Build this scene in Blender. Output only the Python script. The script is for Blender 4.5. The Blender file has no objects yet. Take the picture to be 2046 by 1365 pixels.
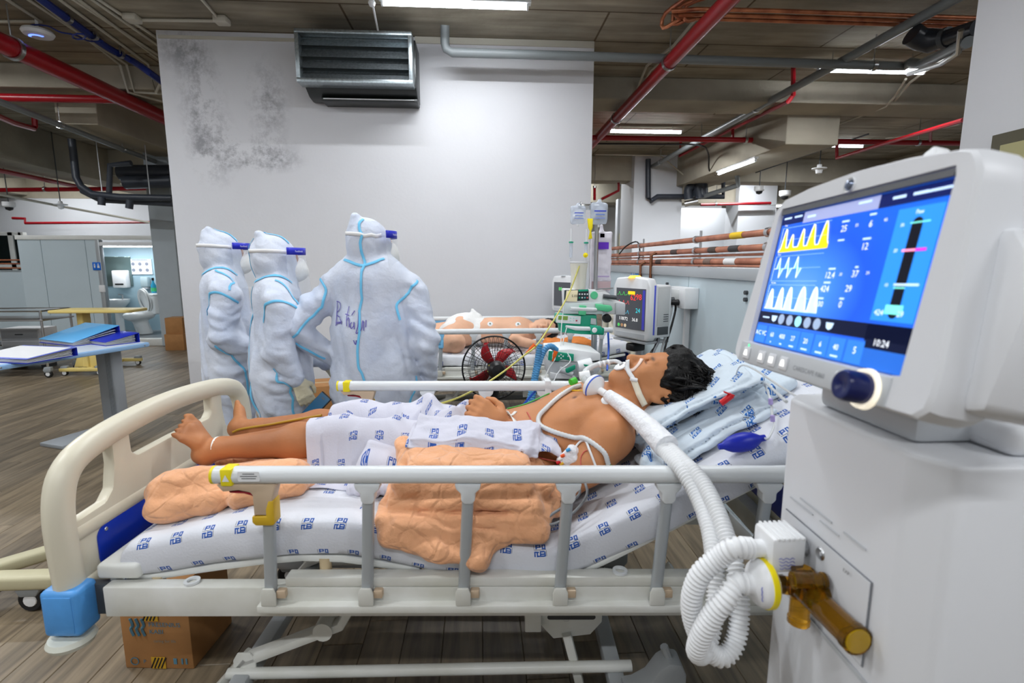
import bpy, bmesh, math, random
import numpy as np
from mathutils import Vector, Matrix, Euler
random.seed(7); rng = np.random.default_rng(7)
SC = bpy.context.scene; COL = SC.collection
PI = math.pi; rad = math.radians
# ------------------------------------------------------------------ camera
CAM_H = 1.42; FPX = 1023.0
PITCH = math.atan((682.5-525)/FPX); YAW = math.atan((1023-957)/FPX*math.cos(PITCH))
cd = bpy.data.cameras.new('camera'); cam = bpy.data.objects.new('camera', cd); COL.objects.link(cam)
cd.sensor_width = 36; cd.lens = 18.0; cd.clip_start = .05
cam.location = (0, 0, CAM_H); cam.rotation_euler = (PI/2-PITCH, 0, -YAW)
cd.dof.use_dof = True; cd.dof.focus_distance = 2.6; cd.dof.aperture_fstop = 4.0
SC.camera = cam
# ------------------------------------------------------------------ world, exposure
w = bpy.data.worlds.new('world'); SC.world = w; w.use_nodes = True
w.node_tree.nodes['Background'].inputs[0].default_value = (.95, .97, 1, 1)
w.node_tree.nodes['Background'].inputs[1].default_value = .45
vs = SC.view_settings; vs.view_transform = 'Standard'; vs.look = 'None'; vs.gamma = 1; vs.use_curve_mapping = False
vs.exposure = 0.0
LAMP = 43.0
cy = SC.cycles; cy.use_adaptive_sampling = True; cy.adaptive_threshold = .05; cy.max_bounces = 6; cy.diffuse_bounces = 3; cy.glossy_bounces = 3; cy.transmission_bounces = 6; cy.transparent_max_bounces = 10; cy.sample_clamp_indirect = 6; cy.caustics_reflective = False; cy.caustics_refractive = False
# ------------------------------------------------------------------ pixel -> place helpers
_fw = np.array([math.sin(YAW)*math.cos(PITCH), math.cos(YAW)*math.cos(PITCH), -math.sin(PITCH)])
_rt = np.array([math.cos(YAW), -math.sin(YAW), 0]); _up = np.cross(_rt, _fw); _C = np.array([0, 0, CAM_H])
def _ray(px, py): return _fw+_rt*((px-1023)/FPX)+_up*((682.5-py)/FPX)
def at_x(px, py, v): d = _ray(px, py); return Vector(_C+d*(v/d[0]))
def at_y(px, py, v): d = _ray(px, py); return Vector(_C+d*(v/d[1]))
def at_z(px, py, v): d = _ray(px, py); return Vector(_C+d*((v-CAM_H)/d[2]))
def to_px(p):
    v = np.array(p, float)-_C; z = v@_fw
    return 1023+FPX*(v@_rt)/z, 682.5-FPX*(v@_up)/z, z
# bed frame of reference: x towards the head end, y away from the viewer
BA = rad(-3.5); BO = Vector((-1.02, 1.78, 0)); BM = Matrix.Translation(BO) @ Matrix.Rotation(BA, 4, 'Z'); BI = BM.inverted()
def on_bed(px, py, yl):
    n = np.array([-math.sin(BA), math.cos(BA), 0]); d = _ray(px, py)
    t = ((np.array(BO)-_C)@n+yl)/(d@n); return BI @ Vector(_C+d*t)
# ------------------------------------------------------------------ materials
def lin(c):
    r = []
    for v in c[:3]:
        v = v/255.0; r.append(v/12.92 if v <= .04045 else ((v+.055)/1.055)**2.4)
    return (*r, 1)
MATS = {}
def mat(name, col=(200, 200, 200), rough=.5, metal=0, vary=0, vscale=6, bump=0, bscale=40, emit=None, estr=0, trans=0, ior=1.45,
        alpha=1, coat=0, sheen=0, col2=None, stretch=(1, 1, 1), sub=0, subcol=None, spec=None, obrand=0, detail=4):
    if name in MATS: return MATS[name]
    m = bpy.data.materials.new(name); m.use_nodes = True; nt = m.node_tree; n = nt.nodes; L = nt.links
    b = n['Principled BSDF']; c = lin(col)
    b.inputs['Base Color'].default_value = c; b.inputs['Roughness'].default_value = rough; b.inputs['Metallic'].default_value = metal
    b.inputs['IOR'].default_value = ior
    if spec is not None: b.inputs['Specular IOR Level'].default_value = spec
    if trans: b.inputs['Transmission Weight'].default_value = trans
    if alpha < 1: b.inputs['Alpha'].default_value = alpha
    if coat: b.inputs['Coat Weight'].default_value = coat
    if sheen: b.inputs['Sheen Weight'].default_value = sheen
    if sub:
        b.inputs['Subsurface Weight'].default_value = sub; b.inputs['Subsurface Radius'].default_value = (.012, .005, .003); b.inputs['Subsurface Scale'].default_value = 1
    if emit: b.inputs['Emission Color'].default_value = lin(emit); b.inputs['Emission Strength'].default_value = estr
    tc = mp = None
    if vary or bump:
        tc = n.new('ShaderNodeTexCoord'); mp = n.new('ShaderNodeMapping'); L.new(tc.outputs['Object'], mp.inputs[0]); mp.inputs['Scale'].default_value = stretch
    last = None
    if vary:
        t = n.new('ShaderNodeTexNoise'); t.inputs['Scale'].default_value = vscale; t.inputs['Detail'].default_value = detail; L.new(mp.outputs[0], t.inputs['Vector'])
        r = n.new('ShaderNodeMapRange'); r.inputs[1].default_value = .3; r.inputs[2].default_value = .7; L.new(t.outputs['Fac'], r.inputs[0])
        mx = n.new('ShaderNodeMix'); mx.data_type = 'RGBA'; L.new(r.outputs[0], mx.inputs[0])
        c2 = lin(col2) if col2 else tuple([v*(1-vary) for v in c[:3]])+(1,)
        mx.inputs[6].default_value = c; mx.inputs[7].default_value = c2; L.new(mx.outputs[2], b.inputs['Base Color']); last = mx.outputs[2]
    if obrand:
        oi = n.new('ShaderNodeObjectInfo'); r2 = n.new('ShaderNodeMapRange'); r2.inputs[3].default_value = 1-obrand; r2.inputs[4].default_value = 1+obrand
        L.new(oi.outputs['Random'], r2.inputs[0]); hv = n.new('ShaderNodeHueSaturation'); hv.inputs['Color'].default_value = c
        if last: L.new(last, hv.inputs['Color'])
        L.new(r2.outputs[0], hv.inputs['Value']); L.new(hv.outputs[0], b.inputs['Base Color'])
    if bump:
        t = n.new('ShaderNodeTexNoise'); t.inputs['Scale'].default_value = bscale; t.inputs['Detail'].default_value = 5; L.new(mp.outputs[0], t.inputs['Vector'])
        bp = n.new('ShaderNodeBump'); bp.inputs['Strength'].default_value = bump; bp.inputs['Distance'].default_value = .02; L.new(t.outputs['Fac'], bp.inputs['Height']); L.new(bp.outputs[0], b.inputs['Normal'])
    MATS[name] = m; return m
def nodes_of(m): return m.node_tree.nodes, m.node_tree.links, m.node_tree.nodes['Principled BSDF']
# ------------------------------------------------------------------ mesh builder
def catmull(pts, n=8, closed=False):
    P = [Vector(p) for p in pts]
    if len(P) < 3: return P
    out = []; N = len(P); rngi = range(N if closed else N-1)
    for i in rngi:
        p0 = P[(i-1) % N] if closed or i > 0 else P[0]*2-P[1]; p1 = P[i]; p2 = P[(i+1) % N]
        p3 = P[(i+2) % N] if closed or i+2 < N else P[-1]*2-P[-2]
        for k in range(n):
            t = k/n; out.append(.5*((2*p1)+(p2-p0)*t+(2*p0-5*p1+4*p2-p3)*t*t+(3*p1-p0-3*p2+p3)*t**3))
    if not closed: out.append(P[-1])
    return out
class MB:
    def __init__(s, X=None): s.v = []; s.f = []; s.uv = {}; s.mi = []; s.X = X
    def add(s, vs, fs, M=None):
        o = len(s.v)
        for p in vs:
            p = Vector(p)
            if M is not None: p = M @ p
            if s.X is not None: p = s.X @ p
            s.v.append(tuple(p))
        s.f += [tuple(i+o for i in f) for f in fs]; return s
    def box(s, c, d, M=None, rot=None):
        x, y, z = [q/2 for q in d]; c = Vector(c)
        R = Euler(rot).to_matrix() if rot else None
        vs = []
        for a in ((-x, -y, -z), (x, -y, -z), (x, y, -z), (-x, y, -z), (-x, -y, z), (x, -y, z), (x, y, z), (-x, y, z)):
            q = Vector(a)
            if R is not None: q = R @ q
            vs.append(q+c)
        return s.add(vs, [(3, 2, 1, 0), (4, 5, 6, 7), (0, 1, 5, 4), (1, 2, 6, 5), (2, 3, 7, 6), (3, 0, 4, 7)], M)
    def span(s, a, b, M=None):
        a = Vector(a); b = Vector(b); return s.box((a+b)/2, [abs(q) for q in (b-a)], M)
    def tube(s, pts, r, seg=8, n=0, closed=False, M=None, prof=None, cap=True, up=None):
        P = catmull(pts, n, closed) if n else [Vector(p) for p in pts]
        N = len(P); T = []
        for i in range(N):
            a = P[(i-1) % N] if closed or i else P[0]; b = P[(i+1) % N] if closed or i < N-1 else P[-1]
            t = b-a; T.append(t.normalized() if t.length > 1e-9 else Vector((0, 0, 1)))
        u = Vector(up) if up else (Vector((0, 0, 1)) if abs(T[0].z) < .9 else Vector((1, 0, 0)))
        vs = []; fs = []
        for i in range(N):
            u = (u-T[i]*u.dot(T[i])); u = u.normalized() if u.length > 1e-6 else T[i].orthogonal().normalized()
            w_ = T[i].cross(u); rr = r(i/(N-1) if N > 1 else 0) if callable(r) else (float(np.interp(i/max(N-1, 1)*(len(r)-1), range(len(r)), r)) if isinstance(r, (list, tuple)) else r)
            if prof is None: ring = [(math.cos(2*PI*k/seg)*rr, math.sin(2*PI*k/seg)*rr) for k in range(seg)]
            else: ring = [(a*rr, b*rr) for a, b in prof]
            vs += [P[i]+w_*a+u*b for a, b in ring]
        S = len(ring)
        for i in range(N if closed else N-1):
            j = (i+1) % N
            fs += [(i*S+k, i*S+(k+1) % S, j*S+(k+1) % S, j*S+k) for k in range(S)]
        if cap and not closed: fs += [tuple(range(S))[::-1], tuple((N-1)*S+k for k in range(S))]
        return s.add(vs, fs, M)
    def cyl(s, a, b, r0, r1=None, seg=16, M=None): return s.tube([a, b], [r0, r0 if r1 is None else r1], seg, M=M)
    def lathe(s, prof, seg=24, M=None, c=(0, 0, 0), axis='z', arc=None):
        vs = []; fs = []; n = len(prof); c = Vector(c); full = arc is None; K = seg if full else seg+1
        for k in range(K):
            a = (2*PI*k/seg) if full else arc[0]+(arc[1]-arc[0])*k/seg
            for r, z in prof:
                p = (r*math.cos(a), r*math.sin(a), z)
                if axis == 'y': p = (p[0], p[2], p[1])
                if axis == 'x': p = (p[2], p[0], p[1])
                vs.append(c+Vector(p))
        for k in range(seg):
            j = (k+1) % K
            fs += [(k*n+i, j*n+i, j*n+i+1, k*n+i+1) for i in range(n-1)]
        return s.add(vs, fs, M)
    def prism(s, poly, h0, h1, M=None, axis='z'):
        def q(a, b, h): return {'z': (a, b, h), 'y': (a, h, b), 'x': (h, a, b)}[axis]
        n = len(poly); vs = [q(a, b, h0) for a, b in poly]+[q(a, b, h1) for a, b in poly]
        return s.add(vs, [tuple(range(n))[::-1], tuple(range(n, 2*n))]+[(i, (i+1) % n, (i+1) % n+n, i+n) for i in range(n)], M)
    def grid(s, fn, nu, nv, M=None, uvfn=None, thick=0):
        o = len(s.v); vs = []; uvs = []
        for i in range(nu+1):
            for j in range(nv+1):
                vs.append(fn(i/nu, j/nv)); uvs.append(uvfn(i/nu, j/nv) if uvfn else (i/nu, j/nv))
        W = nv+1; fs = [(i*W+j, (i+1)*W+j, (i+1)*W+j+1, i*W+j+1) for i in range(nu) for j in range(nv)]
        s.add(vs, fs, M)
        for k, q in enumerate(uvs): s.uv[o+k] = q
        return s
    def build(s, name, m, parent=None, smooth=True, bevel=0, seg=2, angle=38, loc=None, solid=0, subd=0, recalc=True):
        me = bpy.data.meshes.new(name); me.from_pydata(s.v, [], s.f)
        if s.uv:
            ul = me.uv_layers.new(name='UVMap')
            vi = np.zeros(len(me.loops), np.int32); me.loops.foreach_get('vertex_index', vi)
            arr = np.array([s.uv.get(int(i), (0, 0)) for i in vi], np.float32); ul.data.foreach_set('uv', arr.ravel())
        if bevel or recalc:
            bm = bmesh.new(); bm.from_mesh(me)
            if recalc: bmesh.ops.recalc_face_normals(bm, faces=bm.faces)
            if bevel:
                es = [e for e in bm.edges if len(e.link_faces) == 2 and e.calc_face_angle(0) > rad(30)]
                bmesh.ops.bevel(bm, geom=es, offset=bevel, segments=seg, affect='EDGES', profile=.5, clamp_overlap=True)
            bm.to_mesh(me); bm.free()
        return link(name, me, m, parent, smooth, angle, solid, subd)
def link(name, me, m, parent=None, smooth=True, angle=38, solid=0, subd=0):
    if m is not None:
        for q in (m if isinstance(m, (list, tuple)) else [m]): me.materials.append(q)
    if smooth: me.shade_smooth(); me.set_sharp_from_angle(angle=rad(angle))
    o = bpy.data.objects.new(name, me); COL.objects.link(o)
    if parent is not None: o.parent = parent
    if solid: q = o.modifiers.new('solid', 'SOLIDIFY'); q.thickness = solid; q.offset = -1
    if subd: q = o.modifiers.new('sub', 'SUBSURF'); q.levels = subd; q.render_levels = subd
    return o
def tag(o, label=None, cat=None, group=None, kind=None):
    if label: o['label'] = label
    if cat: o['category'] = cat
    if group: o['group'] = group
    if kind: o['kind'] = kind
    return o
def empty(name, label, cat, loc=(0, 0, 0), rz=0, group=None, M=None):
    o = bpy.data.objects.new(name, None); COL.objects.link(o); o.empty_display_size = .1
    if M is not None: o.matrix_world = M
    else: o.location = loc; o.rotation_euler = (0, 0, rz)
    return tag(o, label, cat, group)
def struct(o, label=None): o['kind'] = 'structure'; (label and o.__setitem__('label', label)); return o
def copy_tree(o, parent=None):
    c = o.copy(); COL.objects.link(c)
    c.parent = parent
    for ch in list(o.children): copy_tree(ch, c)
    return c
def text(s, size, M, name, m, parent=None, align='LEFT', depth=0, sx=1):
    cu = bpy.data.curves.new('t', 'FONT'); cu.body = s; cu.size = size; cu.align_x = align; cu.resolution_u = 2; cu.extrude = depth
    o = bpy.data.objects.new('t', cu); me = bpy.data.meshes.new_from_object(o); bpy.data.objects.remove(o)
    me.transform(M @ Matrix.Diagonal((sx, 1, 1, 1)));
    return link(name, me, m, parent, smooth=False)
def frame_of(o, xdir, ydir):
    x = Vector(xdir).normalized(); y = Vector(ydir); y = (y-x*y.dot(x)).normalized(); z = x.cross(y)
    M = Matrix((x, y, z)).transposed().to_4x4(); M.translation = Vector(o); return M
def rrect(w, h, r, n=5):
    r = min(r, w/2-1e-5, h/2-1e-5)
    return [(sx*(w/2-r)+r*math.cos(a0+PI/2*k/n), sy*(h/2-r)+r*math.sin(a0+PI/2*k/n)) for sx, sy, a0 in ((1, 1, 0), (-1, 1, PI/2), (-1, -1, PI), (1, -1, 1.5*PI)) for k in range(n+1)]
# ------------------------------------------------------------------ numpy value noise + signed-distance sculpting
_H = np.random.default_rng(3).random(4096).astype(np.float32)
def vnoise(x, y, z):
    xi = np.floor(x).astype(np.int64); yi = np.floor(y).astype(np.int64); zi = np.floor(z).astype(np.int64)
    fx = x-xi; fy = y-yi; fz = z-zi; fx = fx*fx*(3-2*fx); fy = fy*fy*(3-2*fy); fz = fz*fz*(3-2*fz)
    h = lambda a, b, c: _H[(a*73+b*179+c*283+(a*b)*7+(b*c)*13) & 4095]
    r = 0
    for i in (0, 1):
        for j in (0, 1):
            for k in (0, 1):
                r = r+h(xi+i, yi+j, zi+k)*(fx if i else 1-fx)*(fy if j else 1-fy)*(fz if k else 1-fz)
    return r*2-1
def fbm(x, y, z, o=3):
    r = 0; a = 1
    for i in range(o): r = r+a*vnoise(x*2**i+i*17.3, y*2**i+i*5.1, z*2**i+i*9.7); a *= .5
    return r
class Sdf:
    def __init__(s, lo, hi, h):
        s.lo = np.array(lo, float); s.h = h; s.n = np.ceil((np.array(hi)-s.lo)/h).astype(int)+1; s.f = np.full(s.n, .25, np.float32)
    def win(s, lo, hi):
        a = np.clip(np.floor((np.array(lo)-s.lo)/s.h).astype(int), 0, s.n-1); b = np.clip(np.ceil((np.array(hi)-s.lo)/s.h).astype(int)+1, 1, s.n)
        sl = tuple(slice(int(p), int(q)) for p, q in zip(a, b))
        ax = [s.lo[i]+s.h*np.arange(a[i], b[i], dtype=np.float32) for i in range(3)]
        return sl, ax[0][:, None, None].astype(np.float32), ax[1][None, :, None].astype(np.float32), ax[2][None, None, :].astype(np.float32)
    def put(s, sl, d, k, sub):
        a = s.f[sl]; d = d.astype(np.float32)
        if sub: d = -d; a, d, neg = -a, -d, True
        else: neg = False
        if k > 0: h = np.clip(.5+.5*(a-d)/k, 0, 1); r = a*(1-h)+d*h-k*h*(1-h)
        else: r = np.minimum(a, d)
        s.f[sl] = -r if neg else r
    def cap(s, a, b, ra, rb, k=.02, flat=None, sub=False):
        a = np.array(a, float); b = np.array(b, float); R = max(ra, rb)*1.05+k+.06
        sl, X, Y, Z = s.win(np.minimum(a, b)-R, np.maximum(a, b)+R)
        ba = b-a; L2 = max(ba@ba, 1e-9); dx = X-a[0]; dy = Y-a[1]; dz = Z-a[2]
        t = np.clip((dx*ba[0]+dy*ba[1]+dz*ba[2])/L2, 0, 1); dx = dx-t*ba[0]; dy = dy-t*ba[1]; dz = dz-t*ba[2]; r = ra+(rb-ra)*t
        q = dx*dx+dy*dy+dz*dz; sc = 1
        if flat:
            ax = np.array(flat[0], float); ax /= np.linalg.norm(ax); c = dx*ax[0]+dy*ax[1]+dz*ax[2]; q = q+c*c*(1/flat[1]**2-1); sc = min(1, flat[1])
        s.put(sl, (np.sqrt(q)-r)*sc, k, sub); return s
    def ell(s, c, r, rot=None, k=.02, sub=False):
        c = np.array(c, float); r = np.array(r, float); R = r.max()+k+.06
        sl, X, Y, Z = s.win(c-R, c+R); dx = X-c[0]; dy = Y-c[1]; dz = Z-c[2]
        if rot is not None:
            m = np.array(Euler(rot).to_matrix().inverted()); dx, dy, dz = (m[i][0]*dx+m[i][1]*dy+m[i][2]*dz for i in range(3))
        q = np.sqrt((dx/r[0])**2+(dy/r[1])**2+(dz/r[2])**2); g = np.sqrt((dx/r[0]**2)**2+(dy/r[1]**2)**2+(dz/r[2]**2)**2)+1e-6
        s.put(sl, q*(q-1)/g, k, sub); return s
    def rbox(s, c, d, r=.01, rot=None, k=.0, sub=False):
        c = np.array(c, float); d = np.array(d, float)/2; R = np.linalg.norm(d)+k+.04
        sl, X, Y, Z = s.win(c-R, c+R); dx = X-c[0]; dy = Y-c[1]; dz = Z-c[2]
        if rot is not None:
            m = np.array(Euler(rot).to_matrix().inverted()); dx, dy, dz = (m[i][0]*dx+m[i][1]*dy+m[i][2]*dz for i in range(3))
        qx = np.abs(dx)-d[0]+r; qy = np.abs(dy)-d[1]+r; qz = np.abs(dz)-d[2]+r
        o = np.sqrt(np.maximum(qx, 0)**2+np.maximum(qy, 0)**2+np.maximum(qz, 0)**2)+np.minimum(np.maximum(qx, np.maximum(qy, qz)), 0)-r
        s.put(sl, o, k, sub); return s
    def warp(s, fn, amp):
        X, Y, Z = np.meshgrid(*[s.lo[i]+s.h*np.arange(s.n[i]) for i in range(3)], indexing='ij', sparse=False)
        m = np.abs(s.f) < .06; s.f[m] += (amp*fn(X[m], Y[m], Z[m])).astype(np.float32); return s
    def at(s, p):
        g = np.clip((np.atleast_2d(p)-s.lo)/s.h, 0, s.n-1.001); i = g.astype(int); f = g-i; r = 0
        for a in (0, 1):
            for b in (0, 1):
                for c in (0, 1):
                    w_ = (f[:, 0] if a else 1-f[:, 0])*(f[:, 1] if b else 1-f[:, 1])*(f[:, 2] if c else 1-f[:, 2]); r = r+w_*s.f[i[:, 0]+a, i[:, 1]+b, i[:, 2]+c]
        return r
    def grad(s, p):
        e = s.h; g = np.stack([s.at(p+d)-s.at(p-d) for d in np.eye(3)*e], 1); return g/(np.linalg.norm(g, axis=1)[:, None]+1e-9)
    def snap(s, p, off=0, it=12):
        p = np.atleast_2d(np.array(p, float)).copy()
        for _ in range(it): p -= s.grad(p)*(s.at(p)-off)[:, None]*.8
        return p
    def mesh(s, smooth=1):
        f = s.f; n = f.shape; g = f < 0; N = [q-1 for q in n]
        cnt = np.zeros(N, np.int8); sx = np.zeros(N, np.float32); sy = np.zeros(N, np.float32); sz = np.zeros(N, np.float32)
        for ax in range(3):
            o1, o2 = [q for q in range(3) if q != ax]
            for a in (0, 1):
                for b in (0, 1):
                    i0 = [None]*3; i1 = [None]*3
                    i0[ax] = slice(0, N[ax]); i1[ax] = slice(1, N[ax]+1)
                    for q, v in ((o1, a), (o2, b)): i0[q] = i1[q] = slice(v, N[q]+v)
                    A = f[tuple(i0)]; B = f[tuple(i1)]; m = (A < 0) != (B < 0); t = np.where(m, A/(A-B+1e-12), 0); cnt += m
                    off = [0, 0, 0]; off[o1] = a; off[o2] = b; S = [sx, sy, sz]; S[ax] += t; S[o1] += a*m; S[o2] += b*m
        m = cnt > 0; idx = np.full(N, -1, np.int64); idx[m] = np.arange(m.sum()); I = np.argwhere(m); c = cnt[m][:, None]
        V = s.lo+s.h*(I+np.stack([sx[m], sy[m], sz[m]], 1)/c)
        F = []
        for ax in range(3):
            o1, o2 = [(1, 2), (2, 0), (0, 1)][ax]
            i0 = [slice(1, N[q]) for q in range(3)]; i1 = list(i0); i0[ax] = slice(0, N[ax]); i1[ax] = slice(1, N[ax]+1)
            A = g[tuple(i0)]; B = g[tuple(i1)]
            for flip, mm in ((False, A & ~B), (True, ~A & B)):
                J = np.argwhere(mm)
                if not len(J): continue
                base = J.copy()
                for q in range(3):
                    if q != ax: base[:, q] += 1
                def cell(d1, d2):
                    k = base.copy(); k[:, o1] -= d1; k[:, o2] -= d2; return idx[k[:, 0], k[:, 1], k[:, 2]]
                q = np.stack([cell(1, 1), cell(0, 1), cell(0, 0), cell(1, 0)], 1)
                F.append(q[:, ::-1] if flip else q)
        F = np.concatenate(F); F = F[(F >= 0).all(1)]
        for _ in range(smooth):
            acc = np.zeros_like(V); cn = np.zeros(len(V))
            for a in range(4):
                for b in ((a+1) % 4, (a-1) % 4): np.add.at(acc, F[:, a], V[F[:, b]]); np.add.at(cn, F[:, a], 1)
            V = .5*V+.5*acc/np.maximum(cn, 1)[:, None]
        return V, F
    def build(s, name, m, parent=None, smooth=1, paint=None, base=None, uv=None, M=None, ratio=1):
        V, F = s.mesh(smooth); me = bpy.data.meshes.new(name)
        me.vertices.add(len(V)); me.vertices.foreach_set('co', V.astype(np.float32).ravel())
        me.loops.add(F.size); me.loops.foreach_set('vertex_index', F.astype(np.int32).ravel())
        me.polygons.add(len(F)); me.polygons.foreach_set('loop_start', np.arange(0, F.size, 4, dtype=np.int32)); me.update(calc_edges=True)
        if paint is not None:
            C = np.tile(np.array(lin(base)), (len(V), 1))
            for c, r, col, st in paint:
                c = np.array(c, float); r = np.array(r, float)
                d = np.sqrt((((V-c)/r)**2).sum(1)); a = np.clip(1.5-1.5*d, 0, 1)[:, None]*st; C = C*(1-a)+np.array(lin(col))*a
            at = me.color_attributes.new('Col', 'FLOAT_COLOR', 'POINT'); at.data.foreach_set('color', C.astype(np.float32).ravel())
        if uv is not None:
            ul = me.uv_layers.new(name='UVMap'); U = uv(V); ul.data.foreach_set('uv', U[F.ravel()].astype(np.float32).ravel())
        o = link(name, me, m, parent, True, 180)
        if ratio < 1: q = o.modifiers.new('d', 'DECIMATE'); q.ratio = ratio
        return o
def strip_on(sd, pts, wd, off, name, m, parent, n=8, th=.0015):
    P = np.array([tuple(p) for p in catmull(pts, n)]); P = sd.snap(P, off); G = sd.grad(P); b = MB(); N = len(P)
    vs = []; fs = []
    for i in range(N):
        t = P[min(i+1, N-1)]-P[max(i-1, 0)]; t /= np.linalg.norm(t)+1e-9; sd_ = np.cross(G[i], t); sd_ /= np.linalg.norm(sd_)+1e-9
        for a, h in ((-.5, 0), (-.35, th), (.35, th), (.5, 0)): vs.append(P[i]+sd_*a*wd+G[i]*h)
    for i in range(N-1): fs += [(i*4+k, (i+1)*4+k, (i+1)*4+k+1, i*4+k+1) for k in range(3)]
    b.add(vs, fs); return b.build(name, m, parent, recalc=False)
# ================================================================== MATERIALS (shared)
WHITE = mat('white_plastic', (232, 234, 236), .42)
WHITEMET = mat('white_enamel', (226, 228, 224), .38, vary=.06, vscale=9)
CREAM = mat('cream_plastic', (222, 216, 196), .36)
BLACK = mat('black_plastic', (22, 22, 24), .4)
DKGREY = mat('dark_grey_plastic', (70, 74, 78), .5)
STEEL = mat('brushed_steel', (190, 192, 194), .28, 1)
GALV = mat('galvanised', (176, 186, 190), .33, .85, vary=.35, vscale=45, detail=2)
REDP = mat('red_pipe_paint', (158, 14, 28), .32, vary=.12, vscale=3)
GREYP = mat('grey_pvc', (126, 132, 134), .4)
DPVC = mat('dark_grey_pvc', (58, 64, 74), .4)
COPPER = mat('copper_pipe', (222, 144, 102), .32, .55, vary=.45, vscale=7, stretch=(1, 1, 1), col2=(150, 84, 62))
COPPERD = mat('tarnished_copper', (206, 140, 110), .42, .4, vary=.5, vscale=9, col2=(158, 96, 74))
CONDUIT = mat('white_conduit', (196, 192, 178), .5)
BLUEC = mat('blue_cable', (24, 44, 120), .5)
BLKC = mat('black_cable', (18, 18, 20), .5)
GREYC = mat('grey_cable', (132, 136, 140), .5)
TUBEON = mat('lamp_tube_lit', (255, 255, 255), .4, emit=(236, 244, 255), estr=14)
TUBEON.cycles.emission_sampling = 'NONE'
PANEL = mat('pale_blue_panel', (196, 211, 218), .38, vary=.05, vscale=2)
ALU = mat('aluminium_trim', (188, 194, 198), .35, .5)
CARD = mat('cardboard', (178, 128, 78), .8, vary=.12, vscale=14)
RUBBER = mat('rubber', (26, 26, 28), .6)
OLIVE = mat('olive_door_paint', (176, 170, 124), .45)
GLASSD = mat('dark_glass', (10, 22, 22), .1)
def concrete(name, col, board=True, stain=.35):
    m = mat(name, col, .85, vary=stain, vscale=1.1, bump=.25, bscale=14, detail=4)
    n, L, b = nodes_of(m)
    if board:
        tc = n.new('ShaderNodeTexCoord'); br = n.new('ShaderNodeTexBrick'); L.new(tc.outputs['Object'], br.inputs['Vector'])
        br.inputs['Scale'].default_value = 1; br.inputs['Brick Width'].default_value = 2.4; br.inputs['Row Height'].default_value = .62; br.inputs['Mortar Size'].default_value = .014; br.inputs['Mortar Smooth'].default_value = .6
        br.inputs['Color1'].default_value = (1, 1, 1, 1); br.inputs['Color2'].default_value = (.82, .8, .77, 1); br.inputs['Mortar'].default_value = (.3, .24, .19, 1)
        nz = n.new('ShaderNodeTexNoise'); nz.inputs['Scale'].default_value = 5; nz.inputs['Detail'].default_value = 6
        mp = n.new('ShaderNodeMapping'); mp.inputs['Scale'].default_value = (.25, 2, 1); L.new(tc.outputs['Object'], mp.inputs[0]); L.new(mp.outputs[0], nz.inputs['Vector'])
        rp = n.new('ShaderNodeMapRange'); rp.inputs[1].default_value = .35; rp.inputs[2].default_value = .7; rp.inputs[3].default_value = .68; rp.inputs[4].default_value = 1.12; L.new(nz.outputs['Fac'], rp.inputs[0])
        src = b.inputs['Base Color'].links[0].from_socket
        m1 = n.new('ShaderNodeMix'); m1.data_type = 'RGBA'; m1.blend_type = 'MULTIPLY'; m1.inputs[0].default_value = 1; L.new(src, m1.inputs[6]); L.new(br.outputs['Color'], m1.inputs[7])
        m2 = n.new('ShaderNodeVectorMath'); m2.operation = 'SCALE'; L.new(m1.outputs[2], m2.inputs[0]); L.new(rp.outputs[0], m2.inputs['Scale']); L.new(m2.outputs[0], b.inputs['Base Color'])
    return m
CONC = concrete('board_marked_concrete', (182, 173, 154), True, .45)
CONCB = concrete('beam_concrete', (182, 175, 158), False, .4)
PLASTER = mat('white_wall_paint', (226, 227, 231), .7, vary=.05, vscale=1.3, bump=.06, bscale=30)
PLASTER2 = mat('far_white_wall_paint', (222, 226, 232), .7, vary=.06, vscale=.8)
# ================================================================== FLOOR of vinyl planks
def plank_mat():
    m = mat('vinyl_plank', (140, 125, 102), .42, vary=.5, vscale=3.2, stretch=(9, .7, 1), col2=(90, 79, 64), bump=.08, bscale=60, obrand=.28, detail=4)
    n, L, b = nodes_of(m)
    at = n.new('ShaderNodeAttribute'); at.attribute_name = 'tone'; mx = n.new('ShaderNodeMix'); mx.data_type = 'RGBA'; mx.blend_type = 'MULTIPLY'; mx.inputs[0].default_value = 1
    src = b.inputs['Base Color'].links[0].from_socket; L.new(src, mx.inputs[6])
    ad = n.new('ShaderNodeMath'); ad.operation = 'ADD'; ad.inputs[1].default_value = 1; L.new(at.outputs['Fac'], ad.inputs[0])
    L.new(ad.outputs[0], mx.inputs[7]); L.new(mx.outputs[2], b.inputs['Base Color'])
    return m
PLK = plank_mat()
fl = MB().span((-16, -4, -.14), (10, 20, -.012)).build('floor', mat('floor_screed', (70, 62, 54), .8), smooth=False); struct(fl, 'grey brown wood-look vinyl plank floor')
PW, PL = .15, 1.22
def plank_shape(w, l, c=.0022):
    x, y = w/2, l/2
    vs = [(-x, -y, -.006), (x, -y, -.006), (x, y, -.006), (-x, y, -.006), (-x, -y, -c), (x, -y, -c), (x, y, -c), (-x, y, -c), (-x+c, -y+c, 0), (x-c, -y+c, 0), (x-c, y-c, 0), (-x+c, y-c, 0)]
    return vs, [(8, 9, 10, 11)]+[(i, (i+1) % 4, (i+1) % 4+4, i+4) for i in range(4)]+[(4+i, 4+(i+1) % 4, 8+(i+1) % 4, 8+i) for i in range(4)]
cand = []
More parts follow.
